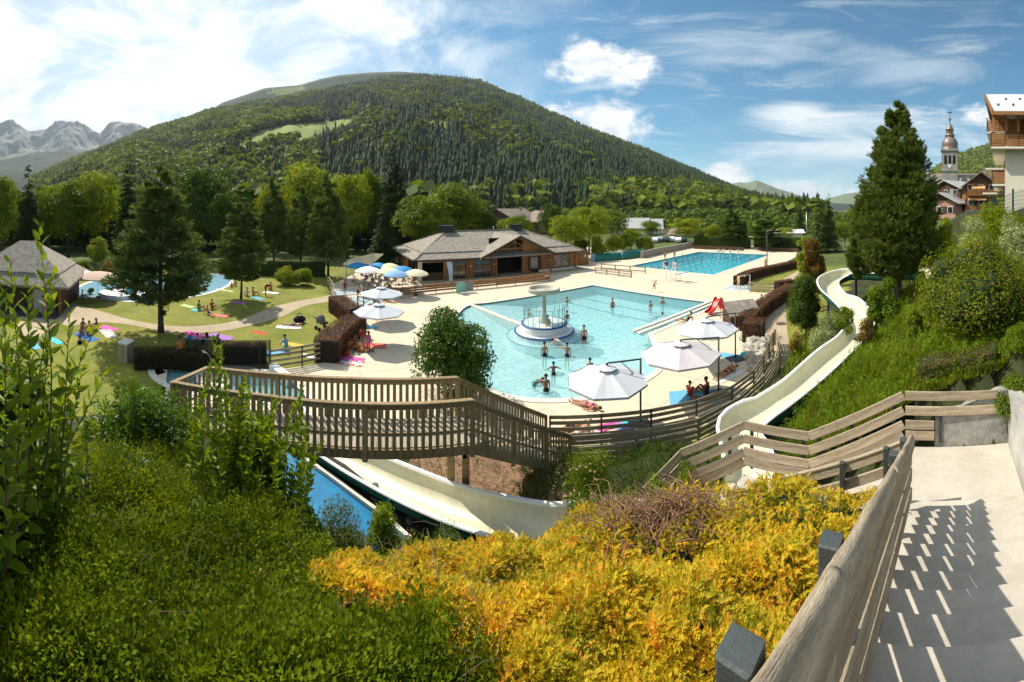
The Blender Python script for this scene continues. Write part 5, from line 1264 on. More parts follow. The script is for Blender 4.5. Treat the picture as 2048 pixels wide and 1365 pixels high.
mb_blue = mat('blue_canvas', (.02, .25, .55), .7, .08, 2); mb_cream = mat('cream_canvas', (.72, .64, .42), .8, .06, 2); mb_pale = mat('pale_blue_canvas', (.24, .42, .62), .8, .06, 2); mb_wh = mat('white_canvas', (.76, .72, .70), .8, .04, 2)
for lab, px, py, m, r in (('bright blue umbrella at the left end of the café terrace', 716, 532, mb_blue, 1.3), ('cream umbrella behind the bright blue one under the shade sail', 706, 527, mb_cream, 1.3), ('white umbrella left of centre on the café terrace', 736, 541, mb_wh, 1.5), ('blue umbrella under the edge of the shade sail', 756, 533, mb_blue, 1.3),
                          ('cream umbrella farthest back on the café terrace', 779, 534, mb_cream, 1.3), ('cream umbrella in the middle of the café terrace', 777, 543, mb_cream, 1.35), ('pale blue umbrella nearest the terrace fence', 792, 549, mb_pale, 1.35), ('deep blue umbrella nearest the chalet corner', 805, 540, mb_blue, 1.3), ('cream umbrella standing alone at the right of the group', 832, 547, mb_cream, 1.35)):
    cafe_umbrella(lab, px, py, 2.35, m, r)
for lab, px, py, m, r in (('large off-white umbrella beside the dark changing hut', 152, 548, mb_wh, 2.3), ('large beige umbrella beside the paddling pool', 196, 552, mat('beige_canvas', (.50, .36, .28), .8, .08, 2), 2.3)):
    cafe_umbrella(lab, px, py, 2.3, m, r, 'umbrellas by the paddling pool')
def sail():
    t = thing('shade_sail', 'cream triangular shade sail stretched over the café umbrellas', 'shade sail', tuple(W(735, 570)))
    a = W(693, 520, 3.0); b = W(746, 507, 4.0); c = W(768, 508, 3.9); d = W(742, 530, 2.6)
    mb = MB(); n = 6
    for i in range(n):
        for j in range(n):
            def P(u, v):
                p = (a*(1-u)+b*u)*(1-v)+(d*(1-u)+c*u)*v; p.z -= .5*sin(pi*u)*sin(pi*v)*.6; return p
            mb.face([P(i/n, j/n), P((i+1)/n, j/n), P((i+1)/n, (j+1)/n), P(i/n, (j+1)/n)], sm=True)
    o = mb.build('canvas', mb_cream, t); o.matrix_local = parent_inv(t)
    for p in (a, b, d): lbar('mast', (p.x, p.y, 0), (p.x, p.y, p.z+.1), .08, .08, m_steel, t, up=(1, 0, 0))
sail()
# ---------------------------------------------------------------- mushroom fountain on its round island
def island():
    c = W(1088.5, 663, -.1); t = thing('fountain_island', 'stepped round white island with a mushroom fountain and glass rail in the leisure pool', 'fountain', (c.x, c.y, 0))
    mi = mat('island_white', (.70, .70, .68), .5, .08, 2, .1); mblue = mat('island_blue_edge', (.01, .09, .26), .4, .1); mgl = bpy.data.materials.new('clear_panel'); mgl.use_nodes = True
    n = NT(mgl.node_tree); n.n.clear(); gl = n.add('ShaderNodeBsdfGlossy', {'Color': (.8, .95, .95, 1), 'Roughness': .05}).outputs[0]; tr = n.add('ShaderNodeBsdfTransparent', {0: (.86, .96, .95, 1)}).outputs[0]
    n.l.new(n.add('ShaderNodeMixShader', {0: .10, 1: tr, 2: gl}).outputs[0], n.add('ShaderNodeOutputMaterial').inputs[0])
    MB().lathe([(2.85, -1.0), (2.85, -.34), (2.25, -.32)], n=48).build('underwater_step', m_poolshallow, t)
    MB().lathe([(2.86, -.36), (2.87, -.33), (2.80, -.315), (2.78, -.33)], n=48).build('step_edge', mblue, t)
    MB().lathe([(2.28, -1.0), (2.28, -.02), (2.2, .02), (1.6, .04)], n=48).build('lower_step', mi, t)
    MB().lathe([(2.295, -.05), (2.30, .01), (2.2, .045), (2.16, .04)], n=48).build('step_edge', mblue, t)
    MB().lathe([(1.74, .0), (1.74, .54), (1.66, .60), (.001, .60)], n=48).build('drum', mi, t)
    MB().lathe([(1.75, .52), (1.76, .58), (1.66, .62), (1.6, .61)], n=48).build('drum_edge', mblue, t)
    mst = mat('stone_column', (.40, .40, .32), .6, .15, 2, .3)
    MB().lathe([(.5, .60), (.48, .64), (.30, .9), (.20, 1.2), (.155, 1.5), (.15, 2.7), (.25, 2.82)], n=20).build('column', mst, t)
    MB().lathe([(.25, 2.80), (1.10, 2.86), (1.20, 2.92), (1.20, 3.20), (1.14, 3.22), (1.12, 3.0), (.5, 2.98), (.30, 3.06), (.001, 3.1)], n=40).build('mushroom_cap', mst, t)
    for k in range(20):
        a = 2*pi*k/20
        if -.2 < (a-1.2) < .5: continue
        MB().tube([(1.56*cos(a), 1.56*sin(a), .6), (1.56*cos(a), 1.56*sin(a), 1.8)], .022, 6).build('rail_post', m_steel, t)
        a2 = 2*pi*(k+1)/20; pn = MB(); pn.face([(1.56*cos(a), 1.56*sin(a), .7), (1.56*cos(a2), 1.56*sin(a2), .7), (1.56*cos(a2), 1.56*sin(a2), 1.73), (1.56*cos(a), 1.56*sin(a), 1.73)]); pn.build('glass_panel', mgl, t)
        MB().beam((1.56*cos(a), 1.56*sin(a), 1.8), (1.56*cos(a2), 1.56*sin(a2), 1.8), .03, .03).build('top_rail', m_steel, t)
island()
def small_structures():
    # red childrens' slide
    c = W(1444, 618); mr = mat('red_plastic', (.55, .02, .015), .35, .1, 2, spec=.5); t = thing('small_slide', 'small red plastic slide at the corner of the leisure pool', 'slide', (c.x, c.y, 0), rad(-150)); t.scale = (.82, .82, .8)
    mb = MB(); P = resample([(0, 0, 0), (.15, 0, .5), (.45, 0, 1.05), (.9, 0, 1.32), (1.4, 0, 1.05), (1.8, 0, .6), (2.3, 0, .32), (3.1, 0, .22)], 26)
    pr = [(-.38, .22), (-.32, .22), (-.30, .04), (.30, .04), (.32, .22), (.38, .22), (.38, 0), (-.38, 0)]
    for i, p in enumerate(P):
        for a, b in pr: mb.v.append((p.x, a, p.z+b))
    for i in range(len(P)-1):
        for j in range(8): mb.f.append((i*8+j, (i+1)*8+j, (i+1)*8+(j+1) % 8, i*8+(j+1) % 8)); mb.m.append(0); mb.sm.append(False)
    mb.build('chute', mr, t)
    for x in (.3, .95):
        for s in (-.33, .33): MB().tube([(x, s, 0), (x, s, 1.0 if x > .5 else .8)], .035, 6).build('leg', mr, t)
    for k in range(3): MB().box((.02+.12*k, 0, .25+.27*k), (.1, .6, .06)).build('step', mr, t)
    # lifeguard chairs
    for i, (px, py, lab) in enumerate(((1333, 561, 'high white lifeguard chair nearer the timber screen'), (1351, 563, 'high white lifeguard chair with the rescue board, right of its twin'))):
        c = W(px, py); t = thing('lifeguard_chair', lab, 'lifeguard chair', (c.x, c.y, 0), rad(25), 'lifeguard chairs')
        for a, b in ((-1, -1), (1, -1), (1, 1), (-1, 1)): MB().tube([(a*.55, b*.55, 0), (a*.3, b*.3, 1.75)], .03, 6).build('leg', m_white, t)
        MB().box((0, 0, 1.78), (.62, .6, .06)).build('seat', m_white, t); MB().box((0, .3, 2.1), (.6, .05, .6)).build('backrest', m_white, t)
        for s in (-.31, .31): MB().box((s, 0, 2.0), (.04, .55, .04)).build('armrest', m_white, t)
        for z in (.45, .85, 1.25): MB().tube([(-.5+z*.1, -.55+z*.14, z), (.5-z*.1, -.55+z*.14, z)], .025, 6).build('rung', m_white, t)
    p = W(1365, 548, 1.1); o = MB().beam((-.9, 0, 0), (.9, 0, .18), .28, .08, bev=.02).build('rescue_board', mb_pale); o.location = p; tag(o, 'pale rescue board held out beside the right lifeguard chair', 'rescue board')
    # rolled pool covers under green tarpaulin
    mg = mat('green_tarpaulin', (.01, .13, .085), .5, .25, 1.2, .8, 5, col2=(.02, .22, .15), spec=.4)
    for px, py, px2, py2, lab in ((1188, 523, 1238, 519, 'rolled pool cover under green tarpaulin, nearer the café'), (1242, 519, 1284, 513, 'rolled pool cover in green netting, nearer the stone wall')):
        a = W(px, py); b = W(px2, py2); d = (b-a); L = d.length; ang = math.atan2(d.y, d.x)
        t = thing('cover_reel', lab, 'pool cover reel', (a.x, a.y, 0), ang, 'pool cover reels')
        mb = MB(); n = 14; R = .85; ring = [(R*1.05*cos(pi*i/n)*(1.0), R*sin(pi*i/n)*1.25+.3) for i in range(n+1)]; ring = [(R*1.1, 0.15)]+ring+[(-R*1.1, .15)]
        xs = np.linspace(0, L, 13)
        for i, x in enumerate(xs):
            for y, z in ring: mb.v.append((x, y*(1+.02*sin(i*2.1+z)), z*(1-.05*(i % 2))))
        k = len(ring)
        for i in range(12):
            for j in range(k-1): mb.f.append((i*k+j, (i+1)*k+j, (i+1)*k+j+1, i*k+j+1)); mb.m.append(0); mb.sm.append(True)
        mb.f.append(tuple(range(k))); mb.m.append(0); mb.sm.append(False); mb.f.append(tuple(12*k+j for j in reversed(range(k)))); mb.m.append(0); mb.sm.append(False)
        mb.build('tarpaulin', mg, t); MB().box((-.15, 0, .7), (.25, 1.1, 1.2)).build('motor_end', mb_pale, t); MB().box((L/2, 0, .1), (L, 1.2, .14)).build('trolley', m_metal, t)
    # sloping-lid chest, planter, lamp post, masts, goal
    a = W(1460, 657); t = thing('storage_chest', 'grey shingled chest with a sloping lid beside the small red slide', 'chest', (a.x, a.y, 0), rad(-8))
    MB().box((1.3, .8, .55), (2.5, 1.5, 1.1)).build('body', m_darkw, t); l = MB(); l.face([(-.05, -.15, .95), (2.7, -.15, .95), (2.7, 1.3, 1.75), (-.05, 1.3, 1.75)]); l.face([(2.7, -.15, .85), (-.05, -.15, .85), (-.05, 1.3, 1.65), (2.7, 1.3, 1.65)]); l.face([(-.05, -.15, .85), (2.7, -.15, .85), (2.7, -.15, .95), (-.05, -.15, .95)]); l.build('lid', m_shing, t)
    a = W(1534, 537); t = thing('lamp_post', 'tall slim dark lamp post at the right side of the lap pool', 'lamp post', (a.x, a.y, 0)); MB().tube([(0, 0, 0), (0, 0, 5.6)], [.09, .05], 8).build('pole', m_metal, t); MB().box((0, 0, 5.6), (.5, .2, .12)).build('lamp_head', m_metal, t)
    a = W(1613, 498); t = thing('floodlight_mast', 'tall grey floodlight mast behind the rusty-leaved tree', 'mast', (a.x, a.y, 0)); MB().tube([(0, 0, 0), (0, 0, 8.6)], [.14, .07], 8).build('pole', m_steel, t); MB().box((0, -.1, 8.6), (.7, .3, .35)).build('floodlight', m_metal, t)
    a = W(1512, 491); t = thing('goal', 'white goal frame on the grass behind the lap pool', 'goal', (a.x, a.y, 0), rad(-28)); 
    for x in (-1.9, 1.9): MB().tube([(x, 0, 0), (x, 0, 2.2)], .06, 6).build('post', m_white, t)
    MB().tube([(-1.9, 0, 2.2), (1.9, 0, 2.2)], .06, 6).build('crossbar', m_white, t)
    for px, py in ((1534, 562), (1475, 562)):
        pass
    for px, py, lab in ((1492, 590, 'white pipe shower frame over the right hand footbath'), (692, 571, 'white pipe shower frame over the far left footbath')):
        a = W(px, py); t = thing('shower_frame', lab, 'shower', (a.x, a.y, 0), rad(10), 'footbath showers')
        for x in (-1.0, .6): MB().tube([(x, 0, 0), (x, 0, 2.1)], .03, 6).build('pipe', m_white, t)
        MB().tube([(-1.0, 0, 2.1), (.6, 0, 2.1)], .03, 6).build('cross_pipe', m_white, t)
        MB().lathe([(.02, .1), (.09, 0)], (-.2, 0, 2.0), 8).build('shower_head', m_steel, t)
    for P, lab in (([(663, 600-7), (668, 584), (712, 577), (716, 589)], 'white footbath at the upper end of the lawn path'), ([(694, 606), (703, 596), (760, 603), (768, 612), (706, 616)], 'white footbath behind the first pale parasol'), ([(1448, 580), (1470, 570), (1497, 572), (1497, 583)], 'white footbath at the right side of the deck')):
        Q = [tuple(W(*p).xy) for p in P]; Q = Q if area(Q) > 0 else Q[::-1]; b = MB(); b.prism(offset(Q, .12), .0, .10, holes=[Q]); b2 = MB(); b2.prism(Q, .0, .05)
        t = thing('footbath', lab, 'footbath', (*Q[0], 0), 0, 'footbaths'); o = b.build('rim', m_white, t); o.matrix_local = parent_inv(t); o = b2.build('water', mat('footbath_water', (.55, .66, .70), .15, .06, 2, .1, spec=.6), t); o.matrix_local = parent_inv(t)
    # flag and info boards at the terrace
    a = W(905, 583); t = thing('beach_flag', 'tall pale blue feather flag in front of the café', 'flag', (a.x, a.y, 0), rad(28)); MB().tube([(0, 0, 0), (0, 0, 3.0), (-.35, 0, 3.35)], .025, 6).build('pole', m_steel, t)
    f = MB()
    for i in range(8):
        z0, z1 = .9+i*.3, .9+(i+1)*.3; w0, w1 = -.28-.40*(i/8), -.28-.40*((i+1)/8); f.face([(0, .05*sin(i), z0), (w0, .08*sin(i), z0), (w1, .08*sin(i+1), z1), (0, .05*sin(i+1), z1)])
    f.build('banner', mat('flag_cloth', (.16, .30, .60), .8, .25, .8, col2=(.62, .70, .80)), t)
    a = W(911, 587); t = thing('info_board', 'pale green wave-shaped board leaning on the terrace fence', 'sign board', (a.x, a.y, 0), rad(28)); q = [(0, .1), (1.3, .1), (1.15, .5), (1.25, .9), (.9, 1.25), (.1, 1.2)]
    f = MB(); f.face([(x, -.12, z) for x, z in q]); f.face([(x, -.06, z) for x, z in q][::-1]); f.build('board', mat('pale_green_board', (.22, .50, .42), .6, .06, 2), t); q2 = [(1.0, .1), (2.1, .25), (2.2, 1.1), (1.3, 1.2)]; f = MB(); f.face([(x, -.05, z) for x, z in q2]); f.build('side_board', mat('grey_board', (.24, .25, .27), .6), t)
    # stone manhole covers on the slope path
    for px, py, lab in ((1562, 648, 'round manhole cover farther up the slope path'), (1563, 743, 'round manhole cover nearest on the slope path')):
        a = W(px, py, .014); o = MB().lathe([(.42, 0), (.42, .02), (.36, .022), (.001, .022)], n=20).build('manhole_cover', mat('cast_iron', (.10, .075, .05), .7, .2, 6)); o.location = a; tag(o, lab, 'manhole cover', 'manhole covers')
    # litter bin, clothes hooks at the splash pool, hand rail
    a = W(252, 722); t = thing('timber_bin', 'slatted grey timber litter bin with a pale stone lid beside the copper hedge', 'litter bin', (a.x, a.y, 0), .3)
    for k in range(6): 
        for s, (dx, dy) in enumerate(((1, 0), (0, 1), (-1, 0), (0, -1))):
            if k < 4: o = MB().box((dx*.33+(dy*(k-1.5)*.17), dy*.33+(dx*(k-1.5)*.17), .55), (.14 if dy else .03, .14 if dx else .03, 1.1)).build('slat', m_woodg, t)
    MB().box((0, 0, 1.15), (.75, .75, .09), rot=Matrix.Rotation(.12, 3, 'X')).build('lid', m_cop, t)
    for i, (px, py) in enumerate(((400, 738), (404, 741))):
        a = W(px, py); o = MB().tube(resample([(0, 0, 0), (0, 0, .9), (.12, 0, 1.05), (.4, .1, 1.0), (.55, .15, .6), (.6, .15, -.3)], 18), .025, 8).build('ladder_rail', m_steel); o.location = a; tag(o, ['curved steel ladder rail at the edge of the blue plunge pool, farther one', 'curved steel ladder rail at the edge of the blue plunge pool, nearer one'][i], 'pool ladder', 'pool ladder rails')
    for k, (px, py) in enumerate(((1436, 506), (1446, 506), (1460, 507), (1476, 507))):
        a = W(px, py); t = thing('starting_block', ('leftmost', 'second', 'third', 'rightmost')[k]+' of the small white starting blocks behind the lap pool, from the left', 'starting block', (a.x, a.y, 0), rad(30), 'starting blocks'); MB().box((0, 0, .3), (.3, .3, .6)).build('stand', m_white, t); MB().box((0, 0, .65), (.5, .6, .08), rot=Matrix.Rotation(-.1, 3, 'X')).build('platform', m_white, t)
    # slide exit wedge of the splash pool
    a = W(545, 745); o = MB().beam((0, 0, .25), (1.6, -.6, .05), .5, .45).build('slide_lip', m_white); o.location = a; tag(o, 'white moulded lip at the corner of the turquoise splash pool', 'slide lip')
    # parking place: cars, entrance canopy beyond the wall
    for k, (px, D, col, lab) in enumerate(((1286, 108, (.50, .52, .55), 'silver'), (1298, 110, (.03, .05, .12), 'dark blue'), (1310, 107, (.72, .72, .72), 'white'), (1322, 111, (.30, .33, .36), 'grey'), (1334, 108, (.04, .04, .045), 'black'), (1346, 110, (.6, .62, .65), 'pale silver'), (1358, 107, (.75, .75, .74), 'bright white'), (1368, 110, (.02, .10, .09), 'dark green'))):
        p = PD(px, D, .02); t = thing('parked_car', '%s car parked behind the stone wall beyond the lap pool' % lab, 'car', tuple(p), rad(58+8*sin(k)), 'cars in the parking place')
        mc = mat('car_paint_%s' % lab.replace(' ', '_'), col, .25, .02, 1, spec=.6)
        side = [(-2.1, .3), (2.1, .3), (2.12, .75), (1.5, .95), (.9, 1.0), (.35, 1.42), (-1.1, 1.45), (-1.75, 1.0), (-2.1, .9)]
        b = MB(); L_ = [(x, -.85, z) for x, z in side]; R_ = [(x, .85, z) for x, z in side]; b.face(L_); b.face(R_[::-1])
        for i in range(9): j = (i+1) % 9; b.face([L_[i], R_[i], R_[j], L_[j]])
        b.build('body', mc, t)
        w_ = MB(); 
        for s in (-.86, .86): w_.face([(.75, s, 1.0), (.3, s, 1.36), (-1.05, s, 1.38), (-1.55, s, 1.0)][::(1 if s < 0 else -1)])
        w_.build('side_window', m_glass, t); MB().box((.66, 0, 1.23), (.03, 1.4, .42), rot=Matrix.Rotation(-.92, 3, 'Y')).build('windscreen', m_glass, t)
        for x in (-1.3, 1.3):
            for s in (-.82, .82): MB().tube([(x, s-.1, .33), (x, s+.1, .33)], .33, 12, sm=False).build('wheel', m_black, t)
    a = W(1322, 489, 0); t = thing('bridge_parapet', 'low pale bridge parapet with flower boxes behind the parked cars', 'parapet', tuple(PD(1322, 125, 0))); mb = MB(); p, q = PD(1284, 122, 1.9), PD(1332, 126, 1.7); mb.beam(p, q, .4, 1.0); o = mb.build('parapet', m_cop, t); o.matrix_local = parent_inv(t)
    mb = MB()
    for k in range(40): u = random.random(); c = p.lerp(q, u)+Vector((random.uniform(-.3, .3), random.uniform(-.3, .3), random.uniform(.5, 1.0))); s = .28; mb.face([c+Vector((s, 0, 0)), c+Vector((0, 0, s)), c-Vector((s, 0, 0)), c-Vector((0, 0, s))])
    o = mb.build('flowers', leafmat('mixed_flowers', (.10, .09, .02), (.35, .14, .06)), t); o.matrix_local = parent_inv(t); o['kind'] = 'stuff'
    a = PD(1570, 105, 0); t = thing('white_marquee', 'long low white roof behind the tall dark hedge beyond the lap pool', 'marquee', tuple(a), rad(-32)); MB().box((0, 0, 1.4), (9, 5, 2.8)).build('wall', m_cream, t); r = MB(); r.face([(-5, -3, 2.8), (5, -3, 2.8), (5, 0, 3.7), (-5, 0, 3.7)]); r.face([(-5, 0, 3.7), (5, 0, 3.7), (5, 3, 2.8), (-5, 3, 2.8)]); r.build('roof', mat('blush_roof', (.72, .62, .58), .7, .05), t)
small_structures()
# ---------------------------------------------------------------- paddling pool at the left
def paddling_pool():
    e = smooth_poly([W(*p, 0).xy for p in [(148, 588), (162, 574), (190, 563), (240, 551), (300, 549), (350, 556), (390, 551), (430, 549), (458, 557), (458, 567), (440, 578), (400, 590), (330, 601), (260, 603), (200, 596), (160, 594)]], 60)
    e = [tuple(p) for p in e]; e = e if area(e) > 0 else e[::-1]
    b = MB(); b.prism(offset(e, .45), .0, .04, holes=[e]); struct(b.build('paddling_pool_rim', m_cop)); b = MB(); b.prism(e, .0, .022, side=False)
    struct(b.build('paddling_pool_water', mat('paddling_water', (.24, .46, .60), .12, .10, .6, .25, 3, col2=(.32, .54, .66), coords='World', spec=.8)))
    mblu = mat('bright_blue_plastic', (.01, .22, .50), .35, .1, 2); mtq = mat('turquoise_plastic', (.04, .40, .42), .4, .15, 2)
    a = W(222, 590); t = thing('play_island', 'white rimmed play island with a blue chute in the paddling pool', 'play island', (a.x, a.y, 0), .2)
    MB().lathe([(2.0, 0), (2.0, .4), (1.8, .45), (1.6, .25), (.001, .25)], (1.0, 0, 0), 28).build('rim', m_white, t); MB().beam((1.5, 1.5, 1.6), (4.8, 0, .4), .9, .12).build('chute', mblu, t); MB().box((1.2, 1.9, .8), (.9, .9, 1.6)).build('tower', mtq, t)
    for k in range(3): MB().box((3.2+1.1*k, .9-.4*k, .35), (.7, .7, .7)).build('play_block', mtq if k % 2 else mblu, t)
    a = W(395, 566); t = thing('spray_arch', 'white spray arch at the right end of the paddling pool', 'spray arch', (a.x, a.y, 0)); MB().tube(resample([(-.9, 0, 0), (-.8, 0, 1.0), (0, 0, 1.5), (.8, 0, 1.0), (.9, 0, 0)], 16), .12, 8).build('arch', m_white, t); MB().lathe([(.3, 0), (.3, .2), (.001, .22)], (0, 0, 0), 12).build('nozzle', mblu, t)
paddling_pool()
# ---------------------------------------------------------------- rocks by the fence
def boulders():
    m = mat('boulder_stone', (.30, .27, .22), .9, .3, 1.6, .8, 6, col2=(.60, .55, .47), detail=9)
    rr = random.Random(4)
    labs = ['pale boulder nearest the brown planter', 'boulder behind the farthest parasol mast', 'small pale boulder under the pink bag', 'flat boulder against the fence corner', 'large pale boulder in the middle of the rock bank', 'leaning boulder right of the parasol mast', 'rough boulder halfway along the timber fence', 'rounded boulder near the turquoise bag',
            'pointed boulder close to the fence rails', 'low boulder at the near end of the rock bank', 'yellowish boulder beside the fence post', 'small boulder in front of the large pale one', 'last boulder at the near end, by the white cap']
    for i, (px, py, s) in enumerate(((1492, 680, .55), (1505, 684, .6), (1520, 686, .5), (1532, 690, .55), (1510, 698, .75), (1496, 703, .5), (1522, 704, .6), (1500, 718, .5), (1528, 716, .55), (1508, 730, .5), (1532, 728, .45), (1516, 716, .4), (1506, 742, .4))):
        p = W(px, py); mb = MB(); mb.sphere((0, 0, 0), 1, 12); k = rr.uniform(0, 9)
        for j, (x, y, z) in enumerate(mb.v):
            d = 1+.22*sin(3.1*x+k)+.18*sin(4.3*y-k)+.15*sin(5*z+2*k+x*2); q = .16; x, y, z = x*d, y*d, z*d
            mb.v[j] = (round(x/q)*q*.5+x*.5, round(y/q)*q*.5+y*.5, round(z/q)*q*.5+z*.5)
        mb.sm = [False]*len(mb.sm)
        o = mb.build('boulder', m); o.location = (p.x, p.y, s*.30); o.scale = (s*.86, s*.7, s*.58); o.rotation_euler = (0, 0, rr.uniform(0, 6)); tag(o, labs[i], 'boulder', 'boulders along the deck edge')
boulders()
# ================================================================ VEGETATION
m_bark = mat('bark', (.055, .042, .03), .95, .35, 3, .9, 14, col2=(.13, .10, .075), stretch=(2, 2, .4))
L_bright = leafmat('leaves_bright', (.10, .17, .006), (.34, .38, .014), scale=.25)
L_mid = leafmat('leaves_mid', (.055, .11, .006), (.20, .27, .014), scale=.25)
L_dark = leafmat('leaves_dark', (.030, .070, .008), (.10, .16, .014), scale=.25, trans=.28)
L_spruce = leafmat('needles_dark', (.020, .048, .012), (.062, .10, .018), scale=.4, trans=.15, rough=.65)
L_pine = leafmat('needles_blue_green', (.04, .085, .02), (.15, .21, .04), scale=.6, trans=.22, rough=.6)
L_rust = leafmat('leaves_rust', (.06, .08, .012), (.16, .17, .02), (.22, .09, .02), .5, scale=.7)
L_pale = leafmat('leaves_variegated', (.14, .20, .06), (.48, .52, .28), scale=1.5, trans=.3)
L_lime = leafmat('leaves_lime', (.10, .17, .008), (.30, .34, .02), scale=.8, trans=.4)
L_cedar = leafmat('cembra_needles', (.036, .075, .014), (.15, .195, .03), scale=.9, trans=.22, rough=.6)
def frames(N, rg):
    N = N/np.maximum(1e-6, np.linalg.norm(N, axis=1))[:, None]
    a = rg.normal(size=N.shape); a -= (a*N).sum(1)[:, None]*N; a /= np.maximum(1e-6, np.linalg.norm(a, axis=1))[:, None]
    return N, a, np.cross(N, a)
def cards(C, N, S, rg, asp=.62, bend=.18):
    """leaf-shaped quads at C facing N"""
    N, a, b = frames(N, rg); S = np.asarray(S)[:, None]; n = len(C)
    V = np.stack([C+a*S, C+b*S*asp*.5+N*S*bend, C-a*S, C-b*S*asp*.5+N*S*bend], 1).reshape(-1, 3)
    return V, np.arange(4*n).reshape(n, 4)
def onsphere(n, rg):
    u = rg.normal(size=(n, 3)); return u/np.linalg.norm(u, axis=1)[:, None]
def merge(parts):
    VV, FF, o = [], [], 0
    for v, f in parts: VV.append(v); FF.append(f+o); o += len(v)
    return np.concatenate(VV), np.concatenate(FF)
def sticks(P, Q, r0, r1, k=4):
    """tapered twigs from P to Q as k-sided quads"""
    P = np.asarray(P, float); Q = np.asarray(Q, float); n = len(P); d = Q-P; d /= np.maximum(1e-6, np.linalg.norm(d, axis=1))[:, None]
    a = np.cross(d, [.3, .2, 1.]); a /= np.maximum(1e-6, np.linalg.norm(a, axis=1))[:, None]; b = np.cross(d, a); V = []
    r0 = np.broadcast_to(r0, (n,)); r1 = np.broadcast_to(r1, (n,))
    for C_, r in ((P, r0), (Q, r1)):
        for j in range(k): t = 2*pi*j/k; V.append(C_+(a*cos(t)+b*sin(t))*r[:, None])
    V = np.stack(V, 1); F_ = np.array([(j, (j+1) % k, k+(j+1) % k, k+j) for j in range(k)]); 
    return V.reshape(-1, 3), (F_[None]+(np.arange(n)*2*k)[:, None, None]).reshape(-1, 4)
def trunk_mesh(h, r, top=.75, limbs=7, seed=0, spread=.3, z0=.3):
    rr = random.Random(seed); mb = MB(); pts = resample([(0, 0, -.03*h), (rr.uniform(-.01, .01)*h, 0, .3*h), (0, rr.uniform(-.02, .02)*h, top*h)], 8)
    mb.tube(pts, [r*(1.25 if i == 0 else 1)*(1-.8*i/8) for i in range(9)], 8)
    for k in range(limbs):
        z = h*(z0+(top-z0)*k/limbs); a = k*2.4+rr.uniform(-.4, .4); L = h*spread*rr.uniform(.6, 1.0)*(1-.5*k/limbs)
        p = Vector((0, 0, z)); mb.tube(resample([p, p+Vector((cos(a)*L*.45, sin(a)*L*.45, L*.30)), p+Vector((cos(a)*L, sin(a)*L, L*.75))], 4), [r*.38, r*.3, r*.22, r*.15, r*.07], 5)
    return mb.mesh('trunk', m_bark)
def broad_mesh(n=6500, seed=0, rx=.40, z0=.05, leaf=.019, nc=34):
    rg = np.random.default_rng(seed); u = onsphere(nc, rg); u[:, 2] = np.where(u[:, 2] < -.55, -u[:, 2]*.5, u[:, 2])
    zc = (1+z0)/2; H = (1-z0)/2; rad_ = rg.uniform(.45, .80, (nc, 1)); c = u*np.array([rx, rx, H])*rad_+np.array([0, 0, zc]); R = rg.uniform(.10, .19, nc)
    k = rg.integers(0, nc, n); d = onsphere(n, rg); d[:, 2] = np.where(d[:, 2] < -.35, -d[:, 2], d[:, 2]); q = rg.uniform(.68, 1.05, n)
    C = c[k]+d*(R[k]*q)[:, None]*np.array([1.1, 1.1, .85])
    m = int(n*.12); C[:m] = onsphere(m, rg)*np.array([rx*.55, rx*.55, H*.7])*rg.uniform(.3, 1, (m, 1))+np.array([0, 0, zc])
    N = d+rg.normal(size=d.shape)*.55+np.array([0, 0, .35])
    V, Fc = cards(C, N, leaf*rg.uniform(.7, 1.35, n), rg, .8); return npmesh('crown', V, Fc, L_mid)
def spruce_mesh(n=5200, seed=0, r=.17, z0=.07, droop=.45, leaf=.022, rag=.25, power=.85):
    rg = np.random.default_rng(seed); P = []; N = []; S_ = []
    nb = n//14; z = z0+(1-z0)*np.sqrt(rg.uniform(0, 1, nb))**1.15; z = z0+(1-z0)*(1-np.sqrt(rg.uniform(0, 1, nb)))
    a = rg.uniform(0, 2*pi, nb); R = r*((1-z)/(1-z0))**power*rg.uniform(1-rag, 1+rag*.6, nb)+.006
    t = rg.uniform(.12, 1.0, (nb, 14)); rr_ = R[:, None]*t
    x = np.cos(a)[:, None]*rr_; y = np.sin(a)[:, None]*rr_; zz = z[:, None]-droop*rr_*t+.10*R[:, None]*t**3
    sp = (rg.uniform(-1, 1, (nb, 14))*.16*R[:, None]); x = x-np.sin(a)[:, None]*sp; y = y+np.cos(a)[:, None]*sp
    C = np.stack([x, y, zz+rg.normal(0, .004, zz.shape)], 2).reshape(-1, 3)
    N = np.stack([np.cos(a)[:, None]*.5+0*t, np.sin(a)[:, None]*.5+0*t, 1+0*t], 2).reshape(-1, 3)+rg.normal(0, .4, (nb*14, 3))
    V, Fc = cards(C, N, leaf*rg.uniform(.6, 1.3, len(C))*(1.15-.6*C[:, 2]), rg, .5); return npmesh('crown', V, Fc, L_spruce)
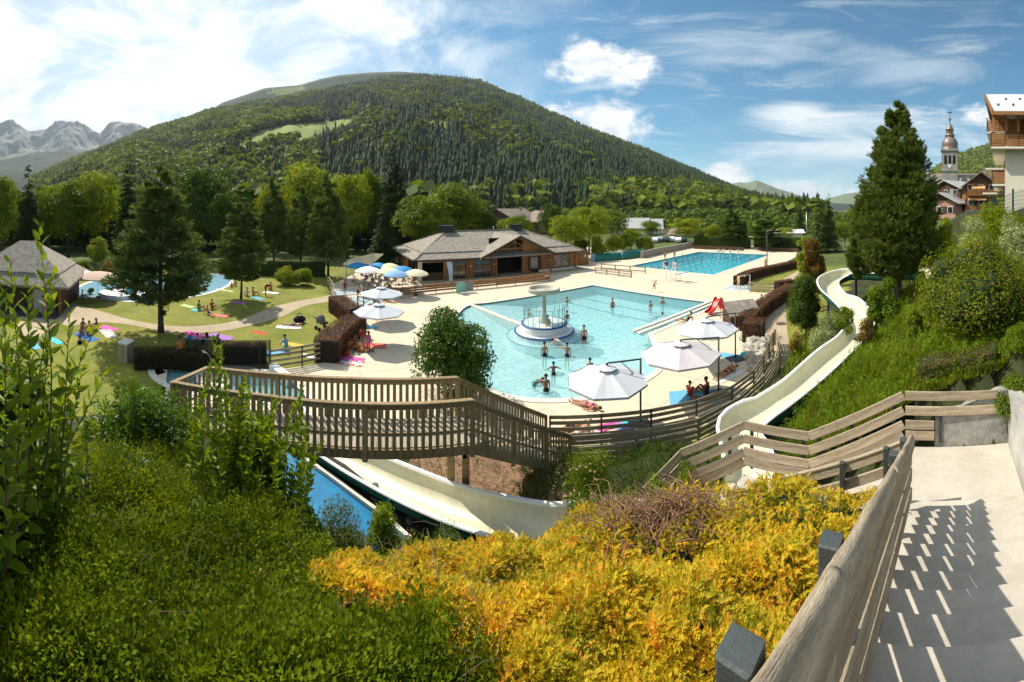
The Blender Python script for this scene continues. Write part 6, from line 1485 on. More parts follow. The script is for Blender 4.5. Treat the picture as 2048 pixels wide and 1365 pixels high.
def tuft_mesh(n=900, seed=0, prof=None, needles=14, size=.045, name='crown', m=None, up=.6, rag=.2, inner=.25, wide=.10, H=1., per=16, rise=.25):
    """conifer crown: boughs carrying needle tufts; prof maps height (0..1) -> radius; H stretches heights"""
    rg = np.random.default_rng(seed); zs, rs = prof; nb = n//per
    z = rg.uniform(0, 1, nb*4); w = np.interp(z, zs, rs); keep = rg.uniform(0, 1, nb*4) < (w/max(rs))+.06; z = z[keep][:nb]; nb = len(z); R = np.interp(z, zs, rs)*rg.uniform(1-rag, 1+rag*.25, nb)
    a = rg.uniform(0, 2*pi, nb); t = np.where(rg.uniform(0, 1, (nb, per)) < inner, rg.uniform(.15, .7, (nb, per)), rg.uniform(.62, 1.0, (nb, per)))
    fan = rg.normal(0, 1, (nb, per))*.16*(.35+t); r = R[:, None]*t; an = a[:, None]+fan
    dz = rise*R[:, None]*(t**2-.25)+rg.normal(0, .035, (nb, per))*R[:, None]
    C = np.stack([r*np.cos(an), r*np.sin(an), z[:, None]*H+dz], 2).reshape(-1, 3)
    D = np.stack([np.cos(an), np.sin(an), 0*an+up], 2).reshape(-1, 3)+rg.normal(0, .25, (nb*per, 3)); D /= np.linalg.norm(D, axis=1)[:, None]; n = len(C)
    s = size*rg.uniform(.7, 1.3, n)
    e = onsphere(n*needles, rg).reshape(n, needles, 3)*.8+D[:, None, :]; e /= np.linalg.norm(e, axis=2)[:, :, None]
    base = C[:, None, :]-D[:, None, :]*s[:, None, None]*.3+D[:, None, :]*(s[:, None]*rg.uniform(0, .7, (n, needles)))[:, :, None]; tip = base+e*s[:, None, None]
    side = np.cross(e, onsphere(n*needles, rg).reshape(n, needles, 3)); side /= np.linalg.norm(side, axis=2)[:, :, None]; wv = side*(s*wide)[:, None, None]
    mid = (base+tip)/2
    V = np.stack([base, mid+wv, tip, mid-wv], 2).reshape(-1, 3); Fc = np.arange(len(V)).reshape(-1, 4)
    return npmesh(name, V, Fc, m or L_pine)
TM = {}
def setmat(o, m):
    o.material_slots[0].link = 'OBJECT'; o.material_slots[0].material = m
def tree(kind, name, label, px, D, topy, hw, m=None, z=None, base=0., group=None, cat='tree', rz=None):
    """px column, D distance, topy row of the top, hw half width in photo pixels"""
    p = PD(px, D); z = th(p.x, p.y) if z is None and D < 70 else (z or 0.); H = topz(topy, D)-z; R = hw*D/F
    t = thing(name, label, cat, (p.x, p.y, z), random.uniform(0, 6) if rz is None else rz, group)
    mt, mc, r0 = TM[kind]
    a = meshobj('trunk', mt, t); b = meshobj('crown', mc, t); sx = R/r0
    a.scale = (sx*.5+H*.5, sx*.5+H*.5, H) if False else (H, H, H); b.scale = (sx, sx, H)
    if m: setmat(b, m)
    return t
for s in range(4): TM['broad%d' % s] = (trunk_mesh(1, .020, .7, 8, s), broad_mesh(7800, s), .42)
for s in range(3): TM['spruce%d' % s] = (trunk_mesh(1, .013, .9, 0, s), spruce_mesh(5600, s), .165)
for s in range(2): TM['pine%d' % s] = (trunk_mesh(1, .014, .85, 10, s, .2, .2), tuft_mesh(1700, s, ((0, .16, .2, .35, .55, .8, 1), (0, 0, .15, .19, .155, .08, .008)), 11, .034, rag=.4, inner=.3), .205)
TREES = [ # kind, name, label, px, D, topy, halfwidth, material
 ('broad0', 'broadleaf_tree', 'dark green tree cut by the left edge above the changing hut', 4, 62, 335, 46, L_mid), ('spruce0', 'spruce_tree', 'slender dark spruce standing above the changing hut roof', 58, 66, 318, 40, None),
 ('broad1', 'broadleaf_tree', 'dark broad tree between the leftmost spruce and the golden topped tree', 98, 72, 352, 44, L_mid), ('broad2', 'broadleaf_tree', 'tall tree with golden green top right of the leftmost spruce', 136, 68, 345, 60, L_mid),
 ('broad3', 'broadleaf_tree', 'brightest lime green tall tree on the left, before the rocky mountains', 196, 70, 324, 56, L_bright), ('spruce1', 'spruce_tree', 'dark pointed spruce just left of the big lawn pine', 258, 64, 300, 46, None),
 ('broad0', 'broadleaf_tree', 'green tree behind the big lawn pine, seen to its left', 300, 78, 352, 42, L_mid), ('broad1', 'broadleaf_tree', 'large dark round tree right of the big lawn pine', 402, 72, 318, 70, L_dark),
 ('broad2', 'broadleaf_tree', 'shaded tree behind the second lawn pine', 456, 66, 372, 46, L_dark), ('broad3', 'broadleaf_tree', 'bright lime tree top rising behind the three pines', 545, 84, 348, 40, L_bright),
 ('broad0', 'broadleaf_tree', 'tall lime green tree over the three pines, tallest of the middle group', 618, 80, 308, 64, L_bright), ('broad1', 'broadleaf_tree', 'light green tree with drooping sides left of the tall dark spruce', 694, 72, 330, 52, L_bright),
 ('broad2', 'broadleaf_tree', 'green tree squeezed against the left side of the tall dark spruce', 742, 78, 322, 32, L_mid), ('spruce2', 'spruce_tree', 'tallest dark spruce, standing in front of the forested mountain', 788, 76, 272, 50, None),
 ('broad3', 'broadleaf_tree', 'broad olive green tree directly behind the left part of the café roof', 848, 66, 376, 64, L_mid), ('broad0', 'broadleaf_tree', 'broad green tree behind the café chimney', 908, 74, 352, 66, L_mid), ('broad1', 'broadleaf_tree', 'dark green tree behind the café roof ridge', 962, 78, 388, 44, L_dark),
 ('broad2', 'broadleaf_tree', 'low tree in front of the brown roofed chalet', 1030, 82, 424, 44, L_mid), ('broad3', 'broadleaf_tree', 'dark rounded tree between the two brown chalets', 1102, 84, 396, 30, L_dark), ('broad0', 'broadleaf_tree', 'yellow green tree right behind the end of the café roof', 1132, 70, 422, 42, L_lime),
 ('broad1', 'broadleaf_tree', 'tall airy light green tree behind the café hut', 1178, 78, 402, 44, L_bright), ('broad2', 'broadleaf_tree', 'darker green tree left of the grey roofed houses', 1224, 88, 412, 38, L_mid), ('broad3', 'broadleaf_tree', 'small olive tree above the green cover reels', 1262, 84, 452, 26, L_lime),
 ('broad0', 'broadleaf_tree', 'small round tree before the grey roofed houses', 1300, 116, 438, 24, L_mid), ('broad1', 'broadleaf_tree', 'rounded yellow green tree behind the far corner of the lap pool', 1372, 96, 430, 36, L_bright), ('broad2', 'broadleaf_tree', 'golden tipped small tree beside the dark hedge', 1426, 98, 446, 24, L_lime),
 ('pine0', 'pine_tree', 'dark pine on the grass behind the middle of the lap pool', 1466, 92, 420, 34, L_dark), ('pine1', 'pine_tree', 'wide dark pine behind the lamp post', 1531, 86, 430, 38, L_dark), ('broad3', 'broadleaf_tree', 'light tree between the dark pine and the thin spruce', 1570, 104, 452, 24, L_bright),
 ('spruce0', 'spruce_tree', 'thin solitary spruce in the distance right of the mountain foot', 1600, 112, 398, 13, None), ('spruce1', 'spruce_tree', 'left one of the twin spruces before the far peaks', 1638, 82, 384, 26, L_pine), ('spruce2', 'spruce_tree', 'right one of the twin spruces before the far peaks', 1657, 84, 382, 26, L_pine),
 ('broad0', 'broadleaf_tree', 'green tree at the foot of the twin spruces', 1690, 92, 438, 30, L_mid), ('broad1', 'broadleaf_tree', 'dark tree left of the huge cembra pine', 1716, 80, 432, 26, L_dark),
 ('pine0', 'pine_tree', 'left one of the three feathery pines in the middle distance', 547, 60, 356, 40, None), ('pine1', 'pine_tree', 'middle one of the three feathery pines', 601, 57, 366, 36, None), ('pine0', 'pine_tree', 'right and broadest of the three feathery pines', 656, 53, 350, 50, None),
 ('pine1', 'pine_tree', 'smaller lawn pine with a bare trunk beside the sunbathers', 482, 39.8, 396, 58, None),
 ('spruce2', 'spruce_tree', 'dark drooping spruce between the middle pines and the café', 768, 60, 380, 34, None),
]
for k, nm, lab, px, D, ty, hw, m in TREES:
    t = tree(k, nm, lab, px, D, ty, hw, m, group={'b': 'broadleaved trees round the pools', 's': 'spruces round the pools', 'p': 'pines round the pools'}[k[0]])
# big lawn pine with layered branches
def lawn_pine():
    c = W(322, 664); H = topz(330, c.length); D = c.xy.length; H = topz(328, D); R = 100*D/F
    t = thing('pine_tree', 'biggest dark pine on the left lawn, its lowest boughs spreading over the path', 'tree', (c.x, c.y, 0), .4, 'pines round the pools')
    meshobj('trunk', trunk_mesh(H, .26, .9, 26, 3, .26, .15), t)
    me = tuft_mesh(5600, 9, ((0, .17, .20, .27, .40, .55, .72, .88, 1), (0, 0, .25, .27, .245, .20, .14, .075, .006)), 9, .026, rag=.5, inner=.3, up=.35, per=26); o = meshobj('crown', me, t); o.scale = (R/.25, R/.25, H)
    setmat(o, leafmat('lawn_pine_needles', (.04, .085, .022), (.15, .21, .05), scale=.8, trans=.24, rough=.6))
lawn_pine()
def cembra():
    p = PD(1795, 20); z = th(p.x, p.y); H = topz(212, 20)-z; k = 20/F
    t = thing('cembra_pine', 'huge dense cone shaped pine standing left of the church tower', 'tree', (p.x, p.y, z), 0)
    meshobj('trunk', trunk_mesh(H, .24, .92, 22, 5, .2, .12), t)
    rr_ = np.array([4, 24, 43, 58, 70, 80, 85, 80, 60, 0])*k; zz = np.array([212, 250, 300, 350, 400, 450, 490, 530, 556, 566]); zn = 1-(zz-212)/F*20/H
    me = tuft_mesh(15500, 4, (list(zn[::-1]), list(rr_[::-1]*1.06)), 7, .225, rag=.22, inner=.2, up=1.5, wide=.10, m=L_cedar, H=H, per=34, rise=.55)
    o = meshobj('crown', me, t)
    me2 = tuft_mesh(3200, 6, ((0, .15, .5, .8, 1), (.2, .8, .6, .3, .04)), 10, .20, rag=.3, inner=.2, up=1.5, wide=.08, m=L_cedar, H=4.6, per=26, rise=.5)
    o = meshobj('side_crown', me2, t); q = PD(1724, 20.2); o.location = (q.x-p.x, q.y-p.y, topz(566, 20)-z)
cembra()
# ---------------------------------------------------------------- shrubs
def shrub_mesh(n, leaf, seed, rx=1., h=1., asp=.6, nc=16, up=.4, narrow=False, hollow=.5, outward=.9):
    rg = np.random.default_rng(seed); u = onsphere(nc, rg); u[:, 2] = np.abs(u[:, 2])
    c = u*np.array([rx*.55, rx*.55, h*.55])*rg.uniform(.6, 1.1, (nc, 1))+np.array([0, 0, h*.28]); R = rg.uniform(.26, .42, nc)*min(rx, h)
    k = rg.integers(0, nc, n); d = onsphere(n, rg); q = rg.uniform(hollow, 1.05, n); C = c[k]+d*(R[k]*q)[:, None]; C[:, 2] = np.where(C[:, 2] < .02, rg.uniform(.02, .3*h, n), C[:, 2])
    N = d*(outward)+rg.normal(size=d.shape)*.6+np.array([0, 0, up]); shrub_mesh.clumps = (c, R)
    return cards(C, N, leaf*rg.uniform(.7, 1.35, n), rg, asp)
def stems_geo(n, h, rx, seed, r=.012):
    rg = np.random.default_rng(seed); a = rg.uniform(0, 6.28, n); P = np.stack([np.cos(a)*.08*rx, np.sin(a)*.08*rx, 0*a-.1], 1); Q = np.stack([np.cos(a)*rx*rg.uniform(.2, .75, n), np.sin(a)*rx*rg.uniform(.2, .75, n), h*rg.uniform(.5, .85, n)], 1)
    return sticks(P, Q, r, r*.3)
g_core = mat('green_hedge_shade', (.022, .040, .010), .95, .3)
def shrub(name, label, px, D, topy, hw, m, n=3000, leaf=.03, seed=0, asp=.6, z=None, cat='shrub', group=None, dz=0., nc=16, pos=None, hollow=.55, core=False):
    p = pos or PD(px, D); z = th(p.x, p.y) if z is None else z; H = topz(topy, D)-z; R = hw*D/F
    if H < R*.5: z -= R*.7-H if H > 0 else .3-H; H = topz(topy, D)-z; print('SHRUB', label[:40], round(H, 2), round(R, 2))
    t = thing(name, label, cat, (p.x, p.y, z), random.uniform(0, 6), group)
    V, Fc = shrub_mesh(n, leaf, seed, R, H, asp, nc, hollow=hollow); meshobj('foliage', npmesh('foliage', V, Fc, m), t)
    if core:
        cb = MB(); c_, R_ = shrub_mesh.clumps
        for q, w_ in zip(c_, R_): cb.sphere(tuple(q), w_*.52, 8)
        o = cb.build('dark_core', g_core, t); o['kind'] = 'stuff'  # solid lumps added behind the leaves, inner shade put into their dark colour
    V, Fc = stems_geo(10, H, R, seed); meshobj('stem', npmesh('stem', V, Fc, m_bark), t)
    return t
shrub('shrub', 'left one of the two clipped round yellow green bushes by the pines', 573, 47.0, 534, 29, L_lime, 4200, .11, 1, group='clipped round bushes'); shrub('shrub', 'right one of the two clipped round yellow green bushes by the pines', 605, 47.0, 536, 30, L_lime, 4200, .11, 2, group='clipped round bushes')
shrub('young_tree', 'young lime green tree behind the dark mesh fence on the left', 196, 58, 462, 32, L_lime, 3200, .16, 3, cat='tree'); shrub('shrub', 'low green shrub behind the beige umbrella', 168, 52, 520, 22, L_mid, 2200, .13, 4); shrub('shrub', 'yellow flowering shrub behind the changing hut roof', 147, 60, 524, 12, leafmat('yellow_flowers', (.30, .26, .02), (.65, .50, .03)), 900, .12, 5)
shrub('shrub', 'reddish green shrub beside the paddling pool', 218, 50, 520, 26, L_rust, 2400, .12, 6)
shrub('bamboo_shrub', 'small feathery plant beside the paddling pool rim', 182, 42, 574, 9, L_mid, 700, .09, 7)
tree('broad2', 'dense_tree', 'dense dark green small tree with glossy leaves behind the footbridge', 900, 19.4, 600, 82, leafmat('glossy_leaves', (.025, .070, .008), (.10, .19, .016), scale=1.2, trans=.3, rough=.4, spec=.2), z=-1.3); tree('broad1', 'dense_tree', 'lower dark green tree at the right side of the dense one behind the footbridge', 930, 18.8, 650, 62, leafmat('glossy_leaves', (.02,)*3, (.1,)*3), z=-1.6)
shrub('columnar_conifer', 'dark green upright conifer between the slope path and the slide', 1610, 25.0, 530, 44, L_dark, 15000, .085, 9, asp=.4, cat='tree', nc=60, core=True); shrub('rusty_tree', 'rust tinged tree right behind the upright conifer', 1626, 33, 440, 38, L_rust, 6500, .15, 10, cat='tree', nc=22); shrub('broadleaf_tree', 'yellow green leafy tree behind the rust tinged one', 1612, 46, 446, 26, L_lime, 3200, .17, 11, cat='tree')
shrub('variegated_shrub', 'pale variegated shrub between the slope path and the slide', 1652, 18.6, 612, 44, L_pale, 5200, .055, 12); shrub('shrub', 'yellow flowered low shrub at the path edge below the slide', 1590, 21.5, 664, 20, leafmat('ochre_leaves', (.12, .10, .015), (.35, .24, .04)), 1600, .06, 13); shrub('shrub', 'low green shrub under the bend of the slide', 1690, 17.4, 604, 26, L_mid, 2600, .06, 14)
shrub('leafy_shrub', 'upright bright green shrub in front of the cembra pine trunk', 1768, 15.6, 548, 46, leafmat('fresh_leaves', (.045, .11, .006), (.17, .25, .016), scale=1.2), 5600, .07, 15); shrub('sapling', 'little rust tinged sapling leaning over the edge of the slide', 1732, 13.2, 632, 34, L_rust, 2200, .045, 16, hollow=.3)
for k in range(2): shrub('shrub', ['golden green shrub at the left foot of the great clipped hedge', 'green shrub on the slope behind the cembra pine'][k], [1828, 1872][k], [12.6, 22][k], [600, 428][k], [26, 44][k], [L_lime, L_bright][k], [2200, 3600][k], [.045, .10][k], 17+k)
shrub('variegated_shrub', 'pale flowering shrub above the great clipped hedge, left one', 1955, 16.5, 424, 58, L_pale, 5200, .055, 20); shrub('variegated_shrub', 'pale flowering shrub above the great clipped hedge, at the picture edge', 2035, 15.0, 412, 58, L_pale, 5200, .055, 21)
shrub('shrub', 'bright green creeper hedge under the garden fence of the hotel', 2000, 19.5, 392, 70, L_bright, 6500, .075, 22); shrub('shrub', 'green bushes at the village edge behind the cembra pine', 1888, 26, 412, 26, L_bright, 2600, .10, 23); shrub('shrub', 'dark green shrub above the stair wall at the right edge', 2050, 9.2, 650, 62, L_mid, 7000, .030, 24)
shrub('flowering_shrub', 'green shrub dotted with small pink flowers beside the bridge foot', 1185, 10.3, 906, 92, L_mid, 9500, .034, 25, asp=.7)
def flowers_on():
    rg = np.random.default_rng(3); t = next(o for o in COL.objects if o.name.startswith('flowering_shrub')); p = t.location; n = 130; u = onsphere(n, rg); u[:, 2] = np.abs(u[:, 2]); C = u*np.array([1.0, 1.0, 1.55])*.92+np.array([0, 0, .15]); V, Fc = cards(C, u, np.full(n, .042), rg, 1.1); o = meshobj('flower_head', npmesh('flower_head', V, Fc, mat('pink_petals', (.42, .22, .20), .8, .3, 3)), t); o['kind'] = 'stuff'
flowers_on()
shrub('shrub', 'rounded dark green shrub just below the near lip of the slide', 886, 6.2, 1058, 74, leafmat('fine_needles', (.016, .05, .006), (.075, .15, .012), scale=2), 9000, .022, 26, asp=.35); shrub('shrub', 'dark sprawling shrub between the blue channel and the slide', 775, 7.6, 985, 66, L_mid, 6500, .038, 27, hollow=.3)
shrub('shrub', 'mixed green and russet shrub under the blue channel', 668, 6.0, 1012, 104, leafmat('russet_mix', (.03, .07, .006), (.13, .17, .014), (.22, .12, .05), .25, scale=3), 11000, .026, 28)
# ---------------------------------------------------------------- hedges
def hedge(name, label, P, w, h, m, core, leaf=.05, dens=420, cat='hedge', group=None, top=None, seed=0, z=None):
    rg = np.random.default_rng(seed); P = [Vector(p) for p in P]; L = poly_len(P); C_ = resample(P, max(4, int(L/1.0))) if len(P) > 2 else [P[0].lerp(P[1], i/6) for i in range(7)]
    t = thing(name, label, cat, tuple(C_[0]), 0, group); mb = MB(); n = len(C_)
    sec = [(-.44, 0), (-.47, .5), (-.42, .9), (-.2, .98), (.2, .98), (.42, .9), (.47, .5), (.44, 0)]
    fr = []
    for i in range(n):
        d = C_[min(i+1, n-1)]-C_[max(i-1, 0)]; d.z = 0; d.normalize(); s = Vector((d.y, -d.x, 0)); fr.append((C_[i], s, d)); wob = 1+.06*sin(i*1.7+seed)
        for x, zz in sec: mb.v.append(tuple(C_[i]+s*x*w*wob+Vector((0, 0, zz*h*wob))))
    for i in range(n-1):
        for j in range(7): mb.f.append((i*8+j, i*8+j+1, (i+1)*8+j+1, (i+1)*8+j)[::-1]); mb.m.append(0); mb.sm.append(False)
    mb.f.append(tuple(range(8))); mb.m.append(0); mb.sm.append(False); mb.f.append(tuple((n-1)*8+j for j in reversed(range(8)))); mb.m.append(0); mb.sm.append(False)
    o = mb.build('dark_core', core, t); o.matrix_local = parent_inv(t)  # solid core under the leaf cards, the hedge's inner shade painted as its colour
    N_ = int(dens*L*(w+2*h)); u = rg.uniform(0, n-1.001, N_); i = u.astype(int); f = (u-i)[:, None]; A = np.array([tuple(q[0]) for q in fr]); Sx = np.array([tuple(q[1]) for q in fr]); 
    B = A[i]*(1-f)+A[i+1]*f; s = Sx[i]; per = w+2*h; q = rg.uniform(0, per, N_); lf = q < h; rt = q > h+w
    x = np.where(lf, -.5*w, np.where(rt, .5*w, q-h-w/2)); zz = np.where(lf, q, np.where(rt, per-q, h)); jit = rg.normal(0, .035, N_)
    C = B+s*(x*(1+jit))[:, None]; C[:, 2] += zz*(1+jit*.6)
    N = s*np.where(lf, -1, np.where(rt, 1, 0))[:, None]+np.array([0, 0, 1.])*np.where(lf | rt, .25, 1)[:, None]+rg.normal(0, .5, (N_, 3))
    V, Fc = cards(C, N, leaf*rg.uniform(.6, 1.3, N_), rg, .6); V2 = V-np.array(tuple(C_[0])); meshobj('foliage', npmesh('foliage', V2, Fc, m), t)
    return t
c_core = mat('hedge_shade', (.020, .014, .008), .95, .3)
L_copper = leafmat('copper_leaves', (.08, .038, .022), (.28, .13, .075), (.10, .10, .02), .1, scale=1.0, trans=.15)
hedge('copper_hedge', 'copper brown clipped hedge at the top of the lawn path, upper piece', [W(672, 622), W(690, 634), W(716, 652)], 1.5, 1.35, L_copper, c_core, .07, 260, seed=1); hedge('copper_hedge', 'copper brown clipped hedge beside the left deck, lower piece', [W(716, 668), W(690, 682), W(664, 708), W(652, 726)], 1.5, 1.35, L_copper, c_core, .07, 260, seed=2)
hedge('copper_hedge', 'low copper and green hedge behind the blue plunge pool', [W(268, 735), W(340, 733), W(440, 737)], 1.0, 1.0, leafmat('copper_green', (.05, .03, .015), (.17, .08, .04), (.06, .10, .015), .5, scale=.9), c_core, .06, 330, seed=3); hedge('copper_hedge', 'thin reddish hedge behind the mesh windbreak', [W(446, 724), W(532, 724)], .8, 1.1, L_copper, c_core, .06, 280, seed=4)
hedge('copper_hedge', 'long reddish brown hedge sloping beside the right deck, below the shower screen', [W(1492, 664), W(1520, 634), W(1553, 610), W(1582, 590)], 1.2, 1.2, L_copper, c_core, .07, 260, seed=5); hedge('copper_hedge', 'brown hedge end against the weathered board screen', [W(1553, 588), W(1585, 582)], 1.0, 1.3, L_copper, c_core, .08, 230, seed=6)
hedge('copper_hedge', 'long brown hedge curving along the right side of the lap pool', [W(1476, 572), W(1500, 559), W(1536, 549), W(1594, 535)], 1.2, 1.1, L_copper, c_core, .09, 200, seed=7); hedge('planter_hedge', 'square brown clipped block between the grey chest and the boulders', [W(1488, 678), W(1528, 680)], 1.6, 1.35, L_copper, c_core, .06, 300, seed=8)
hedge('dark_hedge', 'tall dark hedge behind the lap pool, left stretch', [W(1390, 494), W(1500, 497)], 1.6, 2.5, L_dark, g_core, .16, 60, seed=9); hedge('dark_hedge', 'tall dark hedge behind the goal and the lamp post, right stretch', [PD(1512, 94), PD(1600, 86)], 1.6, 2.7, L_dark, g_core, .16, 60, seed=10); hedge('dark_hedge', 'long dark hedge at the back of the left lawn under the pines', [PD(440, 56), PD(540, 54), PD(650, 53)], 1.5, 1.9, L_dark, g_core, .13, 70, seed=11)
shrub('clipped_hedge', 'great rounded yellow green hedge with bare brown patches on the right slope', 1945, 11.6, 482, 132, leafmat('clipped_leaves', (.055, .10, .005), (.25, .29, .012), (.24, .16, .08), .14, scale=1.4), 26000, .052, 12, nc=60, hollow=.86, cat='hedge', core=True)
hedge('clipped_hedge', 'low trimmed hedge with a brown patch directly above the stair fence', [PD(1836, 9.55, 4.9), PD(1900, 9.5, 5.05), PD(1990, 9.5, 5.3)], .7, .55, leafmat('trimmed_leaves', (.04, .065, .008), (.15, .17, .02), (.25, .14, .08), .35, scale=2.5), g_core, .035, 1500, seed=13)
# ---------------------------------------------------------------- sprays: ground cover built of twigs
def rot_to(D, rg, roll=.5):
    """frames with x along D, z as near as can be to up"""
    D = D/np.linalg.norm(D, axis=1)[:, None]; up = np.array([0, 0, 1.])+rg.normal(0, roll, D.shape); y = np.cross(up, D); y /= np.maximum(1e-6, np.linalg.norm(y, axis=1))[:, None]; return np.stack([D, y, np.cross(D, y)], 1)
def spray(protos, P, D, S, rg, roll=.5):
    R = rot_to(D, rg, roll); w = rg.integers(0, len(protos), len(P)); VV, FF, o = [], [], 0
    for k, (v, f) in enumerate(protos):
        i = np.nonzero(w == k)[0]
        if not len(i): continue
        X = np.einsum('nj,ijk->ink', v, R[i])*S[i][:, None, None]+P[i][:, None, :]
        VV.append(X.reshape(-1, 3)); FF.append((f[None]+(np.arange(len(i))*len(v))[:, None, None]).reshape(-1, f.shape[1])+o); o += X.shape[0]*X.shape[1]
    return np.concatenate(VV), np.concatenate(FF)
def juniper_proto(seed, n=9):
    rg = np.random.default_rng(seed); V, Fc = [], []
    for k in range(n):
        t = (k+.5)/n*.95; s = 1 if k % 2 else -1; L = .42*(1-t*.65)*rg.uniform(.7, 1.2); a = s*rg.uniform(.45, .9); b = np.array([t, 0, .10*sin(t*2.6)]); d = np.array([cos(a), sin(a), rg.uniform(-.1, .5)]); w = np.array([-sin(a), cos(a), rg.uniform(-.5, .5)])*.085
        i = len(V); V += [b-w, b+w, b+d*L]; Fc.append((i, i+1, i+2))
    i = len(V); V += [np.array([0, -.02, 0]), np.array([0, .02, 0]), np.array([1.1, 0, .06])]; Fc.append((i, i+1, i+2)); return np.array(V), np.array(Fc)
def coto_proto(seed, n=8, L=.22, w=.11, arch=.25):
    rg = np.random.default_rng(seed); V, Fc = [], []
    for k in range(n):
        t = (k+.6)/n; s = 1 if k % 2 else -1; a = s*rg.uniform(.6, 1.2); b = np.array([t, 0, arch*sin(t*2.4)]); l = L*rg.uniform(.7, 1.2)*(1-.35*t); d = np.array([cos(a), sin(a), rg.uniform(.0, .7)]); d /= np.linalg.norm(d); sd = np.cross(d, [0, rg.uniform(-.6, .6), 1]); sd /= np.linalg.norm(sd)
        i = len(V); V += [b, b+d*l*.5+sd*w*.5, b+d*l, b+d*l*.5-sd*w*.5]; Fc.append((i, i+1, i+2, i+3))
    pts = [np.array([t, 0, arch*sin(t*2.4)]) for t in np.linspace(0, 1, 2)]
    for a, b in zip(pts[:-1], pts[1:]): i = len(V); q = np.array([0, .010, 0]); V += [a-q, a+q, b+q*.6, b-q*.6]; Fc.append((i, i+1, i+2, i+3))
    return np.array(V), np.array(Fc)
def scatter(n, pxr, Dmin, Dmax, seed, lump=.3, under=.22, lift=.05, excl=True, lscale=1.1):
    """points on the hillside, evenly spread as seen from the stairs"""
    rg = np.random.default_rng(seed); px = rg.uniform(pxr[0], pxr[1], n); dmx = np.interp(px, *Dmax) if isinstance(Dmax, tuple) else np.full(n, Dmax); dmn = np.interp(px, *Dmin) if isinstance(Dmin, tuple) else np.full(n, Dmin)
    D = 1/(1/dmx+(1/dmn-1/dmx)*rg.uniform(0, 1, n)); D = np.where(dmx > dmn, D, -1); a = (px-1024)/F; x = D*np.sin(a); y = D*np.cos(a); ok = D > 0
    f = x*SF[0]+y*SF[1]; l = x*SR[0]+y*SR[1]
    if excl:
        ok &= ~((l > -.70) & (f > -3) & (f < 9)); ok &= ~((f > 6.35) & (f < 8.9) & (l > -4.9)); ok &= ~((f > 6.2) & (l < -4.4) & (l > -7.2) & (f < 8.6))
    d, _ = polyline_dist([tuple(p) for p in SLIDE], x, y); ok &= d > 1.0
    x, y, D, px = x[ok], y[ok], D[ok], px[ok]; z = height(x, y)+hash_noise(x, y, 1.1, 3)*.0; n = len(x)
    bump = (hash_noise(x, y, lscale*2.2, seed)*.5+.5)*lump+hash_noise(x, y, lscale*7, seed+1)*.05
    z = z+bump+lift-rg.uniform(0, 1, n)**2*under
    a = rg.uniform(0, 2*pi, n); D3 = np.stack([np.cos(a), np.sin(a), rg.uniform(.1, 1.1, n)], 1)
    # twigs lean outwards, down the slope
    e = .15; gx = (base_height(x+e, y)-base_height(x-e, y))/(2*e); gy = (base_height(x, y+e)-base_height(x, y-e))/(2*e)
    D3[:, 0] -= gx*.6; D3[:, 1] -= gy*.6
    return np.stack([x, y, z], 1), D3, D, px, rg
